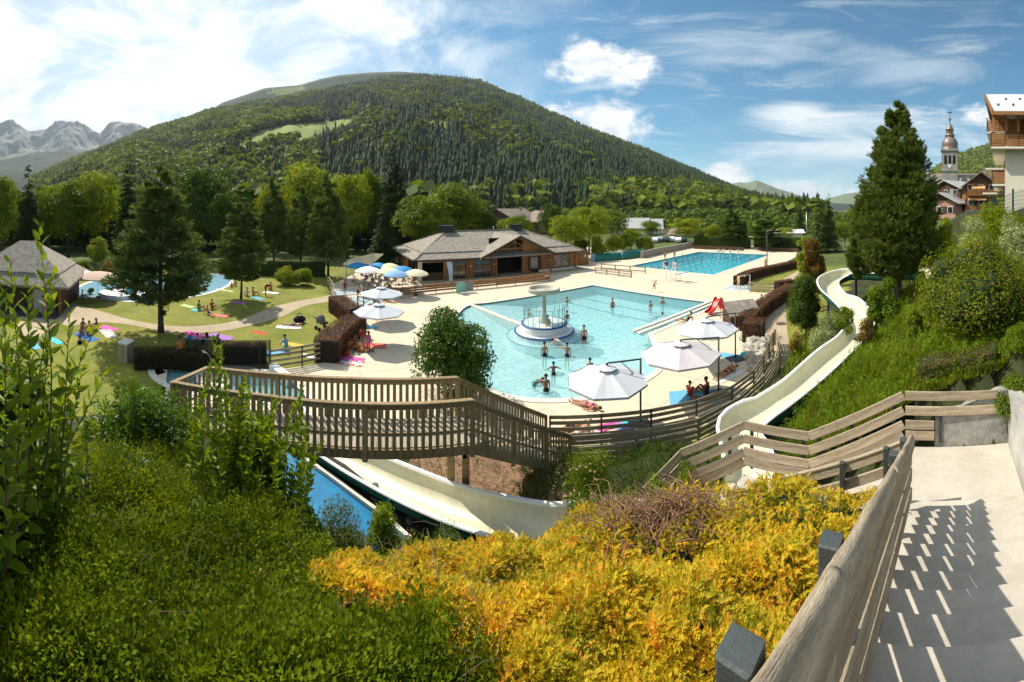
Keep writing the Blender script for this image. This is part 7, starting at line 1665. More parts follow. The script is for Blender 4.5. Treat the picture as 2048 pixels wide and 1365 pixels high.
def ground_cover():
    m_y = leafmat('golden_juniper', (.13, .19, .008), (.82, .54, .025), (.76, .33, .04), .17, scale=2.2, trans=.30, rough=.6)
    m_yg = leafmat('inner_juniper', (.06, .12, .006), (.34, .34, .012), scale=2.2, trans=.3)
    jp = [juniper_proto(s) for s in range(6)]
    Dm = ((630, 700, 760, 860, 1000, 1100, 1200, 1300, 1450, 1600, 1760), (4.2, 4.5, 4.7, 4.9, 5.2, 5.5, 6.0, 6.6, 6.7, 6.5, 6.2)); Dn = ((630, 760, 900, 1100, 1300, 1420, 1760), (2.7, 2.4, 2.25, 2.1, 1.8, 1.5, 1.2))
    P, D3, D, px, rg = scatter(43000, (630, 1790), Dn, Dm, 21, .26, .10, .16)
    # bare twiggy hollow where the dead branches lie
    hol = np.exp(-(((px-1315)/105)**2+((D-4.75)/.85)**2))*1.4; k = rg.uniform(0, 1, len(P)) > hol*.97
    D3[:, 2] *= .55; V, Fc = spray(jp, P[k], D3[k], (.064+.0068*D[k])*rg.uniform(.65, 1.35, k.sum()), rg); o = meshobj('golden_juniper', npmesh('golden_juniper', V, Fc, m_y)); tag(o, 'low spreading juniper with golden orange tips covering the slope below the stairs', 'juniper', kind='stuff')
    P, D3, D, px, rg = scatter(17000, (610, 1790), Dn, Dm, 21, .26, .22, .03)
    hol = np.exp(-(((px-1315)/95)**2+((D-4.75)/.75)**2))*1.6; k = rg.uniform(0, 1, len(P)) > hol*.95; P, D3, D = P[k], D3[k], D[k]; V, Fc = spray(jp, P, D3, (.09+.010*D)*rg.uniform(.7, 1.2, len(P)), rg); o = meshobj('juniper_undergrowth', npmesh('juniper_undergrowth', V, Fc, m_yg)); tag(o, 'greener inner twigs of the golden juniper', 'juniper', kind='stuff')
    # cotoneaster
    m_c = leafmat('cotoneaster_leaves', (.030, .062, .003), (.17, .215, .007), scale=1.2, trans=.30, rough=.7, spec=.05)
    cp = [coto_proto(s) for s in range(6)]
    P, D3, D, px, rg = scatter(27000, (-160, 860), 1.5, ((-160, 100, 300, 500, 600, 640, 700, 860), (5.6, 5.8, 6.6, 7.0, 5.6, 3.3, 2.5, 2.3)), 31, .78, .25, .10, lscale=.9)
    P2, D32, D2, px2, _ = scatter(5000, (620, 1400), 1.4, ((620, 760, 900, 1100, 1300, 1400), (2.75, 2.5, 2.45, 2.3, 2.1, 1.7)), 32, .2, .12, .10)
    P = np.concatenate([P, P2]); D3 = np.concatenate([D3, D32]); D = np.concatenate([D, D2]); D3[:, 2] *= .7; V, Fc = spray(cp, P, D3, (.10+.0115*D)*rg.uniform(.5, 1.7, len(P)), rg)
    o = meshobj('cotoneaster', npmesh('cotoneaster', V, Fc, m_c)); tag(o, 'dark green small leaved cotoneaster carpeting the slope on the left', 'ground cover', kind='stuff')
    # yellower mound in the middle left
    m_f = leafmat('feathery_leaves', (.06, .105, .005), (.23, .27, .012), scale=1.5, trans=.4)
    P, D3, D, px, rg = scatter(6500, (190, 560), 4.0, ((190, 560), (6.6, 6.6)), 33, .5, .25, .28, lscale=.8); V, Fc = spray([coto_proto(s+20, 8, .19, .05, .3) for s in range(4)], P, D3, .30*rg.uniform(.6, 1.4, len(P)), rg)
    o = meshobj('feathery_ground_cover', npmesh('feathery_ground_cover', V, Fc, m_f)); tag(o, 'yellow green feathery ground cover in the middle of the left slope', 'ground cover', kind='stuff')
    # sparse plants on the shaded bank between the bridge and the walk
    P, D3, D, px, rg = scatter(5200, (1040, 1560), 8.4, 14.5, 34, .1, .1, .05); V, Fc = spray(cp, P, D3, .30*rg.uniform(.6, 1.4, len(P)), rg); m_b = leafmat('bank_plants', (.02, .05, .006), (.09, .14, .014), scale=1.2)
    o = meshobj('bank_plants', npmesh('bank_plants', V, Fc, m_b)); tag(o, 'low plants on the bank between the slide and the timber walk', 'ground cover', kind='stuff')
    P, D3, D, px, rg = scatter(700, (760, 1180), 9.5, 13.5, 35, .05, .05, .03); V, Fc = spray(cp, P, D3, .26*rg.uniform(.6, 1.4, len(P)), rg); o = meshobj('bank_plants', npmesh('bank_plants', V, Fc, m_b)); tag(o, 'scattered seedlings in the wood chips under the footbridge', 'ground cover', kind='stuff')
    P, D3, D, px, rg = scatter(3800, (430, 860), 5.6, 8.6, 36, .3, .15, .05); V, Fc = spray(cp, P, D3, .30*rg.uniform(.6, 1.4, len(P)), rg); o = meshobj('bank_plants', npmesh('bank_plants', V, Fc, m_c)); tag(o, 'green trailing plants on the bank left of the blue channel', 'ground cover', kind='stuff')
    # long grass on the right-hand slope
    rg = np.random.default_rng(41); n = 120000; px = rg.uniform(1440, 2140, n); D = 1/(1/30+(1/6.0-1/30)*rg.uniform(0, 1, n)); a = (px-1024)/F; x = D*np.sin(a); y = D*np.cos(a); f = x*SF[0]+y*SF[1]; l = x*SR[0]+y*SR[1]
    d, _ = polyline_dist([tuple(p) for p in SLIDE], x, y); z = height(x, y); ok = (d > .85) & (z > .25) & ~((f < 8.66) & (l > -5.6) & (l < 2.05)) & ~((f < 9.0) & (l > -.2) & (l < 2.05)); x, y, z, D = x[ok], y[ok], z[ok], D[ok]; n = len(x)
    h = (.14+.13*(hash_noise(x, y, .8, 2)*.5+.5))*rg.uniform(.6, 1.5, n)*(1+D*.01); a = rg.uniform(0, 6.28, n); w = .010+.0016*D; le = rg.uniform(.1, .7, n)
    B = np.stack([x, y, z-.02], 1); s = np.stack([np.cos(a), np.sin(a), 0*a], 1)*w[:, None]; tip = B+np.stack([-np.sin(a)*le*h, np.cos(a)*le*h, h], 1); V = np.stack([B-s, B+s, tip], 1).reshape(-1, 3)
    o = meshobj('long_grass', npmesh('long_grass', V, np.arange(3*n).reshape(n, 3), leafmat('grass_blades', (.07, .13, .008), (.26, .30, .025), (.34, .28, .07), .12, scale=.9, trans=.35))); tag(o, 'long unmown grass on the slope between the slide and the stair fence', 'grass', kind='stuff')
    P, D3, D, px, rg = scatter(8000, (1500, 2100), 8.8, 24, 42, .08, .05, .08); ok = height(P[:, 0], P[:, 1]) > .4; V, Fc = spray(cp, P[ok], D3[ok], (.16+.012*D[ok])*rg.uniform(.6, 1.4, ok.sum()), rg); o = meshobj('slope_herbs', npmesh('slope_herbs', V, Fc, leafmat('herb_leaves', (.06, .14, .006), (.24, .33, .016), scale=1.3, trans=.4))); tag(o, 'bright green herbs and creepers on the right-hand slope', 'ground cover', kind='stuff')
ground_cover()
def dry_twigs():
    rr = random.Random(9); mb = MB()
    for k in range(420):
        p = G(rr.uniform(0, 1000), rr.uniform(2.0, 5.2)); p.z += rr.uniform(.15, .55); a = rr.uniform(0, 6.28); L = rr.uniform(.1, .4); d = Vector((cos(a), sin(a), rr.uniform(-.1, .6))); r = rr.uniform(.0015, .0035)
        mb.tube([p, p+d*L*.5+Vector((0, 0, .03)), p+d*L], [r, r*.8, r*.4], 4, cap=False)
    tag(mb.build('dry_twigs', mat('dry_twig', (.16, .11, .06), .9, .3, 8, col2=(.34, .26, .16))), 'thin dry brown twigs showing among the cotoneaster at the bottom left', 'twigs', kind='stuff')
dry_twigs()
def dead_branches():
    rg = np.random.default_rng(6); rr = random.Random(6); mb = MB(); mt = mat('dead_wood', (.14, .07, .03), .95, .4, 8, .3, col2=(.34, .20, .11))
    for k in range(900):
        px = rg.normal(1305, 62); D = rg.normal(4.75, .36); p = PD(px, D); p.z = th(p.x, p.y)+rr.uniform(.12, .50)
        a = rr.uniform(0, 6.28); L = rr.uniform(.2, .62); d = Vector((cos(a), sin(a), rr.uniform(-.25, .25))); c = Vector((rr.uniform(-.2, .2), rr.uniform(-.2, .2), rr.uniform(-.05, .2)))*L
        r = rr.uniform(.004, .010) if k > 50 else rr.uniform(.012, .022); q = [p, p+d*L*.5+c, p+d*L]; mb.tube(resample(q, 4), [r, r*.85, r*.7, r*.5, r*.25], 4, cap=False)
    o = mb.build('dead_branches', mt); tag(o, 'tangle of bare dead brown juniper branches in the middle of the golden juniper', 'dead branches', kind='stuff')
dead_branches()
# ---------------------------------------------------------------- near leafy plants on the left
def leaf_geo(P, D, L, rg, w=.30, droop=.25):
    """pointed folded leaves, six faces each: P base, D direction, L length"""
    n = len(P); R = rot_to(D, rg, .55); t = np.array([0, .28, .62, 1.0]); ww = np.array([.03, .5, .42, .0])*w
    V = []
    for i in range(4):
        zc = -droop*t[i]**2*.5; V += [(t[i], -ww[i], zc+.05*ww[i]/w*2), (t[i], 0, zc-.02), (t[i], ww[i], zc+.05*ww[i]/w*2)]
    V = np.array(V); Fc = []
    for i in range(3): Fc += [(3*i, 3*i+1, 3*i+4, 3*i+3), (3*i+1, 3*i+2, 3*i+5, 3*i+4)]
    Fc = np.array(Fc); X = np.einsum('nj,ijk->ink', V, R)*L[:, None, None]+P[:, None, :]
    return X.reshape(-1, 3), (Fc[None]+(np.arange(n)*12)[:, None, None]).reshape(-1, 4)
def leafy_plant(name, label, stems, m, leaf=.10, gap=.045, seed=0, w=.3, cat='shrub', ms=None, split=True, r0=.008, bare=.1):
    """stems: list of (foot, tip); leaves set spirally up each stem"""
    rg = np.random.default_rng(seed); f0 = Vector(stems[0][0]); t = thing(name, label, cat, tuple(f0)); P, D, L, ST = [], [], [], MB()
    for a, b in stems:
        a = Vector(a); b = Vector(b); d = b-a; ln = d.length; side = Vector((rg.normal(), rg.normal(), 0))*.07*ln; pts = resample([a, a+d*.5+side, b], 10); ST.tube([p-f0 for p in pts], [r0*(1-.8*i/10) for i in range(11)], 5, cap=False)
        n = int(ln/gap)
        for k in range(n):
            u = bare+(1-bare)*(k+.5)/n; i = min(9, int(u*10)); p = pts[i].lerp(pts[i+1], u*10-i); ax = (pts[i+1]-pts[i]).normalized(); an = k*2.4+rg.uniform(-.3, .3); up = .35+1.1*u**3; e = Vector((cos(an), sin(an), 0)); e = (e-ax*e.dot(ax)).normalized()
            P.append(tuple(p-f0)); D.append(tuple(e+ax*up)); L.append(leaf*rg.uniform(.7, 1.15)*(1-.45*u**4))
    V, Fc = leaf_geo(np.array(P), np.array(D), np.array(L), rg, w); o = meshobj('foliage', npmesh('foliage', V, Fc, m, True), t)
    ST.build('stem', ms or mat('young_stem', (.09, .055, .03), .8, .2), t); return t
def near_plants():
    rr = random.Random(8)
    m1 = leafmat('large_fresh_leaves', (.05, .11, .005), (.22, .30, .012), scale=3, trans=.42, rough=.45, spec=.2); m2 = leafmat('dark_fresh_leaves', (.018, .055, .006), (.085, .15, .012), scale=2, trans=.35, rough=.45, spec=.2); m3 = leafmat('bright_narrow_leaves', (.03, .09, .006), (.13, .23, .014), scale=2, trans=.35, rough=.35, spec=.25)
    def st(px, D, topy, foot_px=None, foot_D=None, fz=None):
        a = G(foot_px or px, foot_D or D, -.05); b = PD(px, D, topz(topy, D)); return (a, b)
    A = [st(78, 2.7, 446, 30, 2.6), st(20, 2.7, 520, 0, 2.6), st(112, 2.8, 545, 60, 2.7), st(140, 2.9, 612, 90, 2.8), st(188, 2.9, 655, 130, 2.8), st(55, 2.5, 560, 20, 2.5), st(-20, 2.6, 480, -30, 2.5), st(10, 2.4, 620, 0, 2.4), st(165, 3.0, 735, 130, 2.9), st(95, 2.6, 700, 70, 2.6), st(40, 2.3, 700, 20, 2.3), st(130, 3.1, 780, 100, 3.0), st(-60, 2.6, 600, -60, 2.5), (G(60, 2.7), PD(215, 3.1, topz(740, 3.1)))]
    leafy_plant('tall_leafy_shrub', 'tall shrub with large fresh leaves reaching up at the left edge', A, m1, .155, .036, 1, .40, r0=.010, bare=.03)
    B = [(G(rr.uniform(-60, 150), rr.uniform(2.7, 4.2)), None) for _ in range(34)]; B = [(a, a+Vector((rr.uniform(-.35, .35), rr.uniform(-.35, .35), rr.uniform(.8, 1.9)))) for a, _ in B]
    leafy_plant('leafy_shrub', 'dark leafy undergrowth at the foot of the tall shrub on the left', B, m2, .11, .022, 2, .40)
    C = []
    for tx, ty in ((432, 690), (492, 738), (452, 770), (402, 790), (520, 790), (560, 830), (602, 800), (470, 800), (380, 830), (540, 860), (585, 880), (640, 905), (610, 950), (430, 850), (442, 712), (420, 735), (484, 762), (500, 775), (460, 800), (590, 815), (545, 820), (612, 830), (505, 835), (395, 815), (475, 850), (565, 875), (625, 880), (410, 860)): C.append((G(470+(tx-470)*.35, 5.0), PD(tx, 5.0+rr.uniform(-.5, .5), topz(ty, 5.0))))
    for k in range(60):
        px = rr.uniform(375, 610); ty = rr.uniform(860, 1090)+abs(px-490)*.5; D = rr.uniform(4.3, 5.6); C.append((G(480+(px-480)*.5, 5.0), PD(px, D, topz(ty, D))))
    leafy_plant('sprigged_shrub', 'green shrub sending upright leafy sprigs across the footbridge railing', C, m1, .155, .028, 3, .42, bare=.2)
    E_ = []
    for k in range(230):
        px = rr.uniform(165, 400); u = abs(px-285)/120; D = rr.uniform(6.6, 8.3); ty = 752+70*u*u+rr.uniform(0, 190); a = G(285+(px-285)*.75, 7.5); b = PD(px, D, topz(ty, D)); E_.append((b+(a-b)*min(1, .75/(b-a).length), b))
    leafy_plant('narrow_leaved_bush', 'dense bright green bush of narrow leaves left of the footbridge', E_, m3, .19, .030, 4, .22, bare=.0)
    shrub('shrub', 'olive green rounded bush behind the narrow leaved one', 268, 9.6, 722, 76, L_mid, 9000, .036, 44); shrub('shrub', 'dark shrub filling the gap under the narrow leaved bush', 330, 8.6, 800, 95, L_dark, 7000, .045, 45); shrub('shrub', 'yellow green shrub left of the narrow leaved bush', 190, 7.2, 830, 60, L_bright, 5200, .035, 46)
    shrub('leafy_shrub', 'dense green body of leaves under the upright sprigs by the footbridge', 490, 5.3, 825, 122, m1, 12000, .058, 47, asp=.7, nc=30); shrub('leafy_shrub', 'leafy green shrub spilling towards the blue channel', 602, 5.5, 965, 66, m2, 8000, .042, 48, asp=.7, nc=18); shrub('leafy_shrub', 'dark leafy shrub in the lower left corner of the leafy mass', 20, 3.4, 640, 150, m2, 9000, .055, 49, asp=.6, nc=26)
    for k, (px, D, ty, hw) in enumerate(((1425, 9.9, 872, 34), (1372, 9.6, 905, 40), (1312, 9.3, 935, 48), (1252, 8.9, 968, 46))): shrub('shrub', 'low green shrub behind the stair fence, '+('highest of the row', 'second from the top of the row', 'third from the top of the row', 'lowest of the row')[k], px, D, ty, hw, L_mid, 3600, .035, 50+k, group='low shrubs behind the stair fence')
    shrub('leafy_shrub', 'bright dense core of the narrow leaved bush mound', 285, 7.4, 762, 112, m3, 12000, .085, 55, asp=.22, nc=26)
    shrub('shrub', 'green shrub hanging over the side wall of the stairs', 2030, 8.9, 716, 62, L_mid, 8000, .03, 60, core=True); shrub('shrub', 'grassy green shrub behind the end wall of the stairs', 1940, 9.6, 742, 48, L_bright, 5000, .03, 61)
    for k, (px, D, ty, hw, m) in enumerate(((1196, 70, 468, 24, L_lime), (1225, 74, 460, 28, L_bright), (1252, 78, 462, 22, L_mid), (1290, 84, 466, 24, L_lime), (1160, 72, 470, 22, L_mid))): shrub('shrub', ('yellowish', 'bright', 'dark', 'pale', 'plain green')[k]+' garden shrub beyond the café hut and the green cover reels', px, D, ty, hw, m, 2600, .22, 62+k, group='garden shrubs beyond the café')
    for k, (px, D, ty, hw, m, lf) in enumerate(((250, 4.6, 905, 92, m2, .030), (400, 4.0, 1010, 100, L_dark, .026), (560, 4.4, 1065, 84, m2, .028), (150, 3.6, 1030, 105, L_dark, .024), (650, 4.6, 1120, 70, L_mid, .024))): shrub('shrub', ('highest', 'second highest', 'middle', 'leftmost', 'rightmost')[k]+' of the darker leafy mounds rising out of the cotoneaster slope', px, D, ty, hw, m, 7000, lf, 70+k, group='leafy mounds in the cotoneaster', nc=22)
    # dry leaves caught in the cover
    for i, (px, D, lab) in enumerate(((520, 2.55, 'scrap of pale dry leaves caught on the cotoneaster near the bottom edge'),)):
        p = G(px, D, .38); rg = np.random.default_rng(3); C_ = rg.normal(0, .028, (36, 3)); V, Fc = cards(C_, rg.normal(size=(36, 3))+np.array([0, 0, 1.5]), np.full(36, .017), rg, .7); o = meshobj('dry_leaves', npmesh('dry_leaves', V, Fc, mat('dry_leaf', (.45, .28, .13), .9, .3, 20))); o.location = p; tag(o, lab, 'dry leaves', kind='stuff')
near_plants()
# ================================================================ PEOPLE
SKIN = [mat('skin_light', (.50, .27, .17), .6, .06, 5, spec=.3), mat('skin_tan', (.42, .21, .12), .6, .06, 5, spec=.3), mat('skin_brown', (.24, .11, .06), .6, .06, 5, spec=.3)]
def cloth(n, c): return mat('cloth_'+n, c, .8, .10, 6)
CL = {'black': (.012, .012, .014), 'navy': (.015, .025, .07), 'red': (.50, .03, .025), 'coral': (.70, .16, .12), 'yellow': (.65, .42, .05), 'white': (.72, .72, .70), 'blue': (.03, .14, .40), 'sky': (.14, .42, .62), 'pink': (.70, .10, .35), 'orange': (.65, .22, .03),
      'green': (.06, .28, .12), 'teal': (.02, .30, .32), 'grey': (.20, .20, .20), 'maroon': (.14, .015, .02), 'purple': (.38, .16, .50), 'lime': (.45, .55, .20), 'beige': (.60, .48, .34), 'turquoise': (.06, .50, .58)}
HAIR = {'dark': mat('hair_dark', (.012, .008, .006), .6, .2, 20), 'brown': mat('hair_brown', (.07, .035, .015), .6, .2, 20), 'fair': mat('hair_fair', (.30, .19, .08), .6, .2, 20), 'cap': mat('white_cap', (.70, .70, .70), .8, .05), 'grey': mat('hair_grey', (.35, .33, .30), .7, .1)}
def J(**k):
    j = dict(pel=(0, 0, .94), wai=(0, 0, 1.08), che=(0, 0, 1.28), nek=(0, .0, 1.46), hea=(0, .02, 1.60), shl=(-.165, 0, 1.40), shr=(.165, 0, 1.40), ell=(-.215, -.01, 1.12), elr=(.215, -.01, 1.12), hal=(-.225, .06, .87), har=(.225, .06, .87),
             hil=(-.085, 0, .90), hir=(.085, 0, .90), knl=(-.095, .02, .49), knr=(.095, .02, .49), anl=(-.10, -.02, .08), anr=(.10, -.02, .08), tol=(-.115, .15, .03), tor=(.115, .15, .03)); j.update(k); return j
POSES = {
 'stand': J(), 'arms_out': J(ell=(-.36, .10, 1.25), hal=(-.55, .22, 1.16), elr=(.36, .10, 1.25), har=(.55, .22, 1.16)), 'reach': J(ell=(-.42, .12, 1.38), hal=(-.66, .24, 1.36)), 'fold': J(ell=(-.24, .06, 1.16), hal=(-.02, .20, 1.20), elr=(.24, .06, 1.16), har=(.04, .21, 1.17)),
 'walk': J(knl=(-.09, .22, .52), anl=(-.09, .30, .12), tol=(-.09, .46, .10), knr=(.09, -.05, .50), anr=(.09, -.30, .10), tor=(.09, -.18, .03), hal=(-.24, -.14, .88), har=(.24, .24, .92)),
 'run': J(che=(0, .12, 1.22), nek=(0, .22, 1.36), hea=(0, .30, 1.48), shl=(-.16, .16, 1.32), shr=(.16, .16, 1.32), ell=(-.32, -.08, 1.36), hal=(-.42, -.26, 1.55), elr=(.30, .30, 1.12), har=(.30, .50, 1.16), knl=(-.09, .30, .66), anl=(-.09, .22, .26), tol=(-.09, .38, .22), knr=(.09, -.10, .52), anr=(.09, -.42, .30), tor=(.09, -.44, .16)),
 'bend': J(che=(0, .26, 1.12), nek=(0, .40, 1.18), hea=(0, .52, 1.20), wai=(0, .10, 1.04), shl=(-.16, .34, 1.16), shr=(.16, .34, 1.16), ell=(-.26, .48, .96), hal=(-.28, .66, .86), elr=(.26, .48, .96), har=(.28, .66, .86)),
 'sit': J(pel=(0, 0, .12), wai=(0, -.04, .25), che=(0, -.06, .44), nek=(0, -.04, .62), hea=(0, .0, .76), shl=(-.165, -.06, .56), shr=(.165, -.06, .56), ell=(-.25, .05, .34), elr=(.25, .05, .34), hal=(-.18, .26, .34), har=(.18, .26, .34), hil=(-.085, .03, .11), hir=(.085, .03, .11), knl=(-.13, .38, .40), knr=(.13, .38, .40), anl=(-.12, .62, .07), anr=(.12, .62, .07), tol=(-.13, .79, .04), tor=(.13, .79, .04)),
 'lean': J(pel=(0, 0, .12), wai=(0, -.10, .22), che=(0, -.22, .36), nek=(0, -.30, .51), hea=(0, -.32, .66), shl=(-.165, -.28, .45), shr=(.165, -.28, .45), ell=(-.24, -.46, .26), elr=(.24, -.46, .26), hal=(-.22, -.44, .04), har=(.22, -.44, .04), hil=(-.085, .05, .11), hir=(.085, .05, .11), knl=(-.11, .46, .22), knr=(.11, .44, .12), anl=(-.10, .84, .07), anr=(.12, .88, .07), tol=(-.11, .92, .20), tor=(.14, .94, .19)),
 'kneel': J(pel=(0, -.05, .30), wai=(0, -.02, .42), che=(0, .04, .60), nek=(0, .08, .77), hea=(0, .13, .90), shl=(-.165, .06, .71), shr=(.165, .06, .71), ell=(-.24, .16, .46), elr=(.24, .16, .46), hal=(-.16, .38, .40), har=(.16, .38, .40), hil=(-.085, -.03, .27), hir=(.085, -.03, .27), knl=(-.13, .30, .08), knr=(.13, .30, .08), anl=(-.13, -.12, .07), anr=(.13, -.12, .07), tol=(-.13, -.28, .04), tor=(.13, -.28, .04)),
 'lie': J(pel=(0, 0, .12), wai=(0, .14, .12), che=(0, .34, .13), nek=(0, .52, .12), hea=(0, .66, .13), shl=(-.165, .46, .12), shr=(.165, .46, .12), ell=(-.30, .26, .06), elr=(.30, .26, .06), hal=(-.28, .02, .06), har=(.28, .02, .06), hil=(-.085, -.04, .11), hir=(.085, -.04, .11), knl=(-.10, -.45, .10), knr=(.10, -.45, .10), anl=(-.11, -.86, .07), anr=(.11, -.86, .07), tol=(-.12, -.90, .20), tor=(.12, -.90, .20)),
 'read': J(pel=(0, 0, .12), wai=(0, .14, .13), che=(0, .32, .22), nek=(0, .46, .34), hea=(0, .58, .42), shl=(-.165, .42, .28), shr=(.165, .42, .28), ell=(-.22, .50, .06), elr=(.22, .50, .06), hal=(-.08, .70, .07), har=(.08, .70, .07), hil=(-.085, -.04, .11), hir=(.085, -.04, .11), knl=(-.10, -.45, .09), knr=(.10, -.45, .09), anl=(-.11, -.86, .07), anr=(.11, -.86, .07), tol=(-.12, -.98, .03), tor=(.12, -.98, .03)),
 'swim': J(pel=(0, -.5, -.14), wai=(0, -.36, -.12), che=(0, -.16, -.08), nek=(0, .02, .0), hea=(0, .13, .10), shl=(-.165, -.04, -.04), shr=(.165, -.04, -.04), ell=(-.26, .20, -.04), elr=(.28, .06, -.14), hal=(-.22, .48, .03), har=(.34, .26, -.1), hil=(-.085, -.55, -.15), hir=(.085, -.55, -.15), knl=(-.12, -.95, -.2), knr=(.12, -.92, -.24), anl=(-.12, -1.3, -.14), anr=(.14, -1.28, -.26), tol=(-.12, -1.42, -.10), tor=(.14, -1.40, -.3)),
 'chair': J(pel=(0, 0, .50), wai=(0, -.02, .64), che=(0, -.02, .84), nek=(0, 0, 1.02), hea=(0, .03, 1.16), shl=(-.165, -.01, .96), shr=(.165, -.01, .96), ell=(-.23, .06, .70), elr=(.23, .06, .70), hal=(-.14, .30, .74), har=(.14, .30, .74), hil=(-.085, .03, .49), hir=(.085, .03, .49), knl=(-.11, .42, .48), knr=(.11, .42, .48), anl=(-.11, .44, .09), anr=(.11, .44, .09), tol=(-.12, .60, .04), tor=(.12, .60, .04)),
}
RADI = dict(pel=.125, wai=.105, che=.125, nek=.052, hea=.088, shl=.062, shr=.062, ell=.040, elr=.040, hal=.028, har=.028, hil=.088, hir=.088, knl=.056, knr=.056, anl=.036, anr=.036, tol=.028, tor=.028)
BONES = [('pel', 'wai'), ('wai', 'che'), ('che', 'nek'), ('nek', 'hea'), ('che', 'shl'), ('che', 'shr'), ('shl', 'ell'), ('ell', 'hal'), ('shr', 'elr'), ('elr', 'har'), ('pel', 'hil'), ('pel', 'hir'), ('hil', 'knl'), ('knl', 'anl'), ('anl', 'tol'), ('hir', 'knr'), ('knr', 'anr'), ('anr', 'tor')]
BODY = {}
def make_pose(name):
    j = POSES[name]; ks = list(j); V = [Vector(j[k]) for k in ks]; E_ = [(ks.index(a), ks.index(b)) for a, b in BONES]; R = [RADI[k] for k in ks]
    h, n_ = V[ks.index('hea')], V[ks.index('nek')]; up = (h-n_).normalized(); V.append(h+up*.085); R.append(.075); E_.append((ks.index('hea'), len(V)-1))
    f = Vector((0, 1, 0)) if abs(up.y) < .8 else Vector((0, 0, 1)); V.append(h+f*.10-up*.01); R.append(.020); E_.append((ks.index('hea'), len(V)-1))      # nose
    me = bpy.data.meshes.new('p'); me.from_pydata([tuple(v) for v in V], E_, []); o = bpy.data.objects.new('p', me); COL.objects.link(o)
    o.modifiers.new('s', 'SKIN'); 
    for i, sv in enumerate(me.skin_vertices[0].data): sv.radius = (R[i], R[i]*(.80 if ks[i:i+1] and ks[i] in ('che', 'wai', 'pel') else 1)); sv.use_root = (i == 0)
    o.modifiers['s'].use_smooth_shade = True; s = o.modifiers.new('u', 'SUBSURF'); s.levels = 1; s.render_levels = 1
    bpy.context.view_layer.update(); ev = o.evaluated_get(bpy.context.evaluated_depsgraph_get()); m = ev.to_mesh()
    mb = MB(); mb.v = [tuple(v.co) for v in m.vertices]; mb.f = [tuple(p.vertices) for p in m.polygons]; mb.m = [0]*len(mb.f); mb.sm = [True]*len(mb.f); ev.to_mesh_clear(); bpy.data.objects.remove(o)
    for a, b, s in (('ell', 'hal', -1), ('elr', 'har', 1)):      # five fingers, curled a little
        p = Vector(j[b]); d = (p-Vector(j[a])).normalized(); sd = d.cross(Vector((0, 0, 1)));  sd = (sd if sd.length > .1 else Vector((1, 0, 0))).normalized(); cu = d.cross(sd)*.02
        for k, L in enumerate((.058, .078, .085, .078, .060)):
            o_ = sd*(k-2)*.014; e = d*1.0+(sd*(-.9) if k == 0 else Vector()); mb.tube([p+o_, p+o_+e*L*.55, p+o_+e*L+cu], [.010, .009, .006], 4)
    body = mb.mesh('person_body', SKIN[0])
    su = {}
    def seg(mb, a, b, ra, rb, k=1.): A, B = Vector(j[a]) if isinstance(a, str) else a, Vector(j[b]) if isinstance(b, str) else b; mb.tube([A, A.lerp(B, k)], [ra, rb], 10)
    t = MB(); P_, W_ = Vector(j['pel']), Vector(j['wai']); seg(t, P_.lerp(W_, .75), 'pel', .122, .142); seg(t, 'pel', 'pel', .1, .1) if 0 else None
    for s in 'lr': seg(t, Vector(j['hi'+s])+(P_-Vector(j['hi'+s]))*.3, 'kn'+s, .108, .088, .42)
    su['shorts'] = t.mesh('shorts', SKIN[0])
    t = MB(); C_ = Vector(j['che']); N_ = Vector(j['nek']); t.tube([C_.lerp(N_, .35), C_, W_, P_, P_-(W_-P_).normalized()*.10], [.112, .138, .118, .140, .09], 12)
    su['swimsuit'] = t.mesh('swimsuit', SKIN[0])
    t = MB(); t.tube([C_.lerp(N_, .1), C_, C_.lerp(W_, .35)], [.126, .142, .130], 12); su['bikini'] = t.mesh('bikini_top', SKIN[0]); t = MB(); t.tube([P_.lerp(W_, .3), P_, P_-(W_-P_).normalized()*.08], [.124, .142, .10], 12); su['briefs'] = t.mesh('bikini_briefs', SKIN[0])
    t = MB(); t.tube([C_.lerp(N_, .55), C_, W_, P_], [.10, .148, .13, .15], 12)
    for s in 'lr': seg(t, 'sh'+s, 'el'+s, .078, .062, .6)
    for s in 'lr': seg(t, Vector(j['hi'+s])+(P_-Vector(j['hi'+s]))*.3, 'kn'+s, .108, .088, .42)
    su['shirt'] = t.mesh('shirt', SKIN[0])
    hair = MB(); b = -f; hair.sphere(h+up*.055+b*.022, .104, 12, z0=-.15)
    hl = MB(); hl.sphere(h+up*.055+b*.022, .106, 12, z0=-.15); hl.tube([h+b*.07+up*.03, h+b*.10-up*.10, h+b*.10-up*.24], [.085, .075, .03], 8)
    BODY[name] = (body, su, hair.mesh('hair', SKIN[0]), hl.mesh('hair', SKIN[0]))
NP = 0
def person(label, pose, pos, rz, suit=('shorts', 'black'), skin=1, hair='dark', sc=1., long=False, z=0., cat='person', lie_z=None):
    if pose not in BODY: make_pose(pose)
    b, su, h, hl = BODY[pose]; p = pos if isinstance(pos, Vector) else W(*pos, z if lie_z is None else lie_z); zz = p.z if lie_z is None else z
    t = thing('person', label, cat, (p.x, p.y, zz), rz); t.scale = (sc, sc, sc)
    o = meshobj('body', b, t); setmat(o, SKIN[skin]); 
    for q in ([suit[0]] if suit[0] != 'bikini' else ['bikini', 'briefs']): o = meshobj(q if q != 'bikini' else 'bikini_top', su[q], t); setmat(o, cloth(suit[1], CL[suit[1]]))
    o = meshobj('hair', hl if long else h, t); setmat(o, HAIR[hair]); return t
WL = -.12
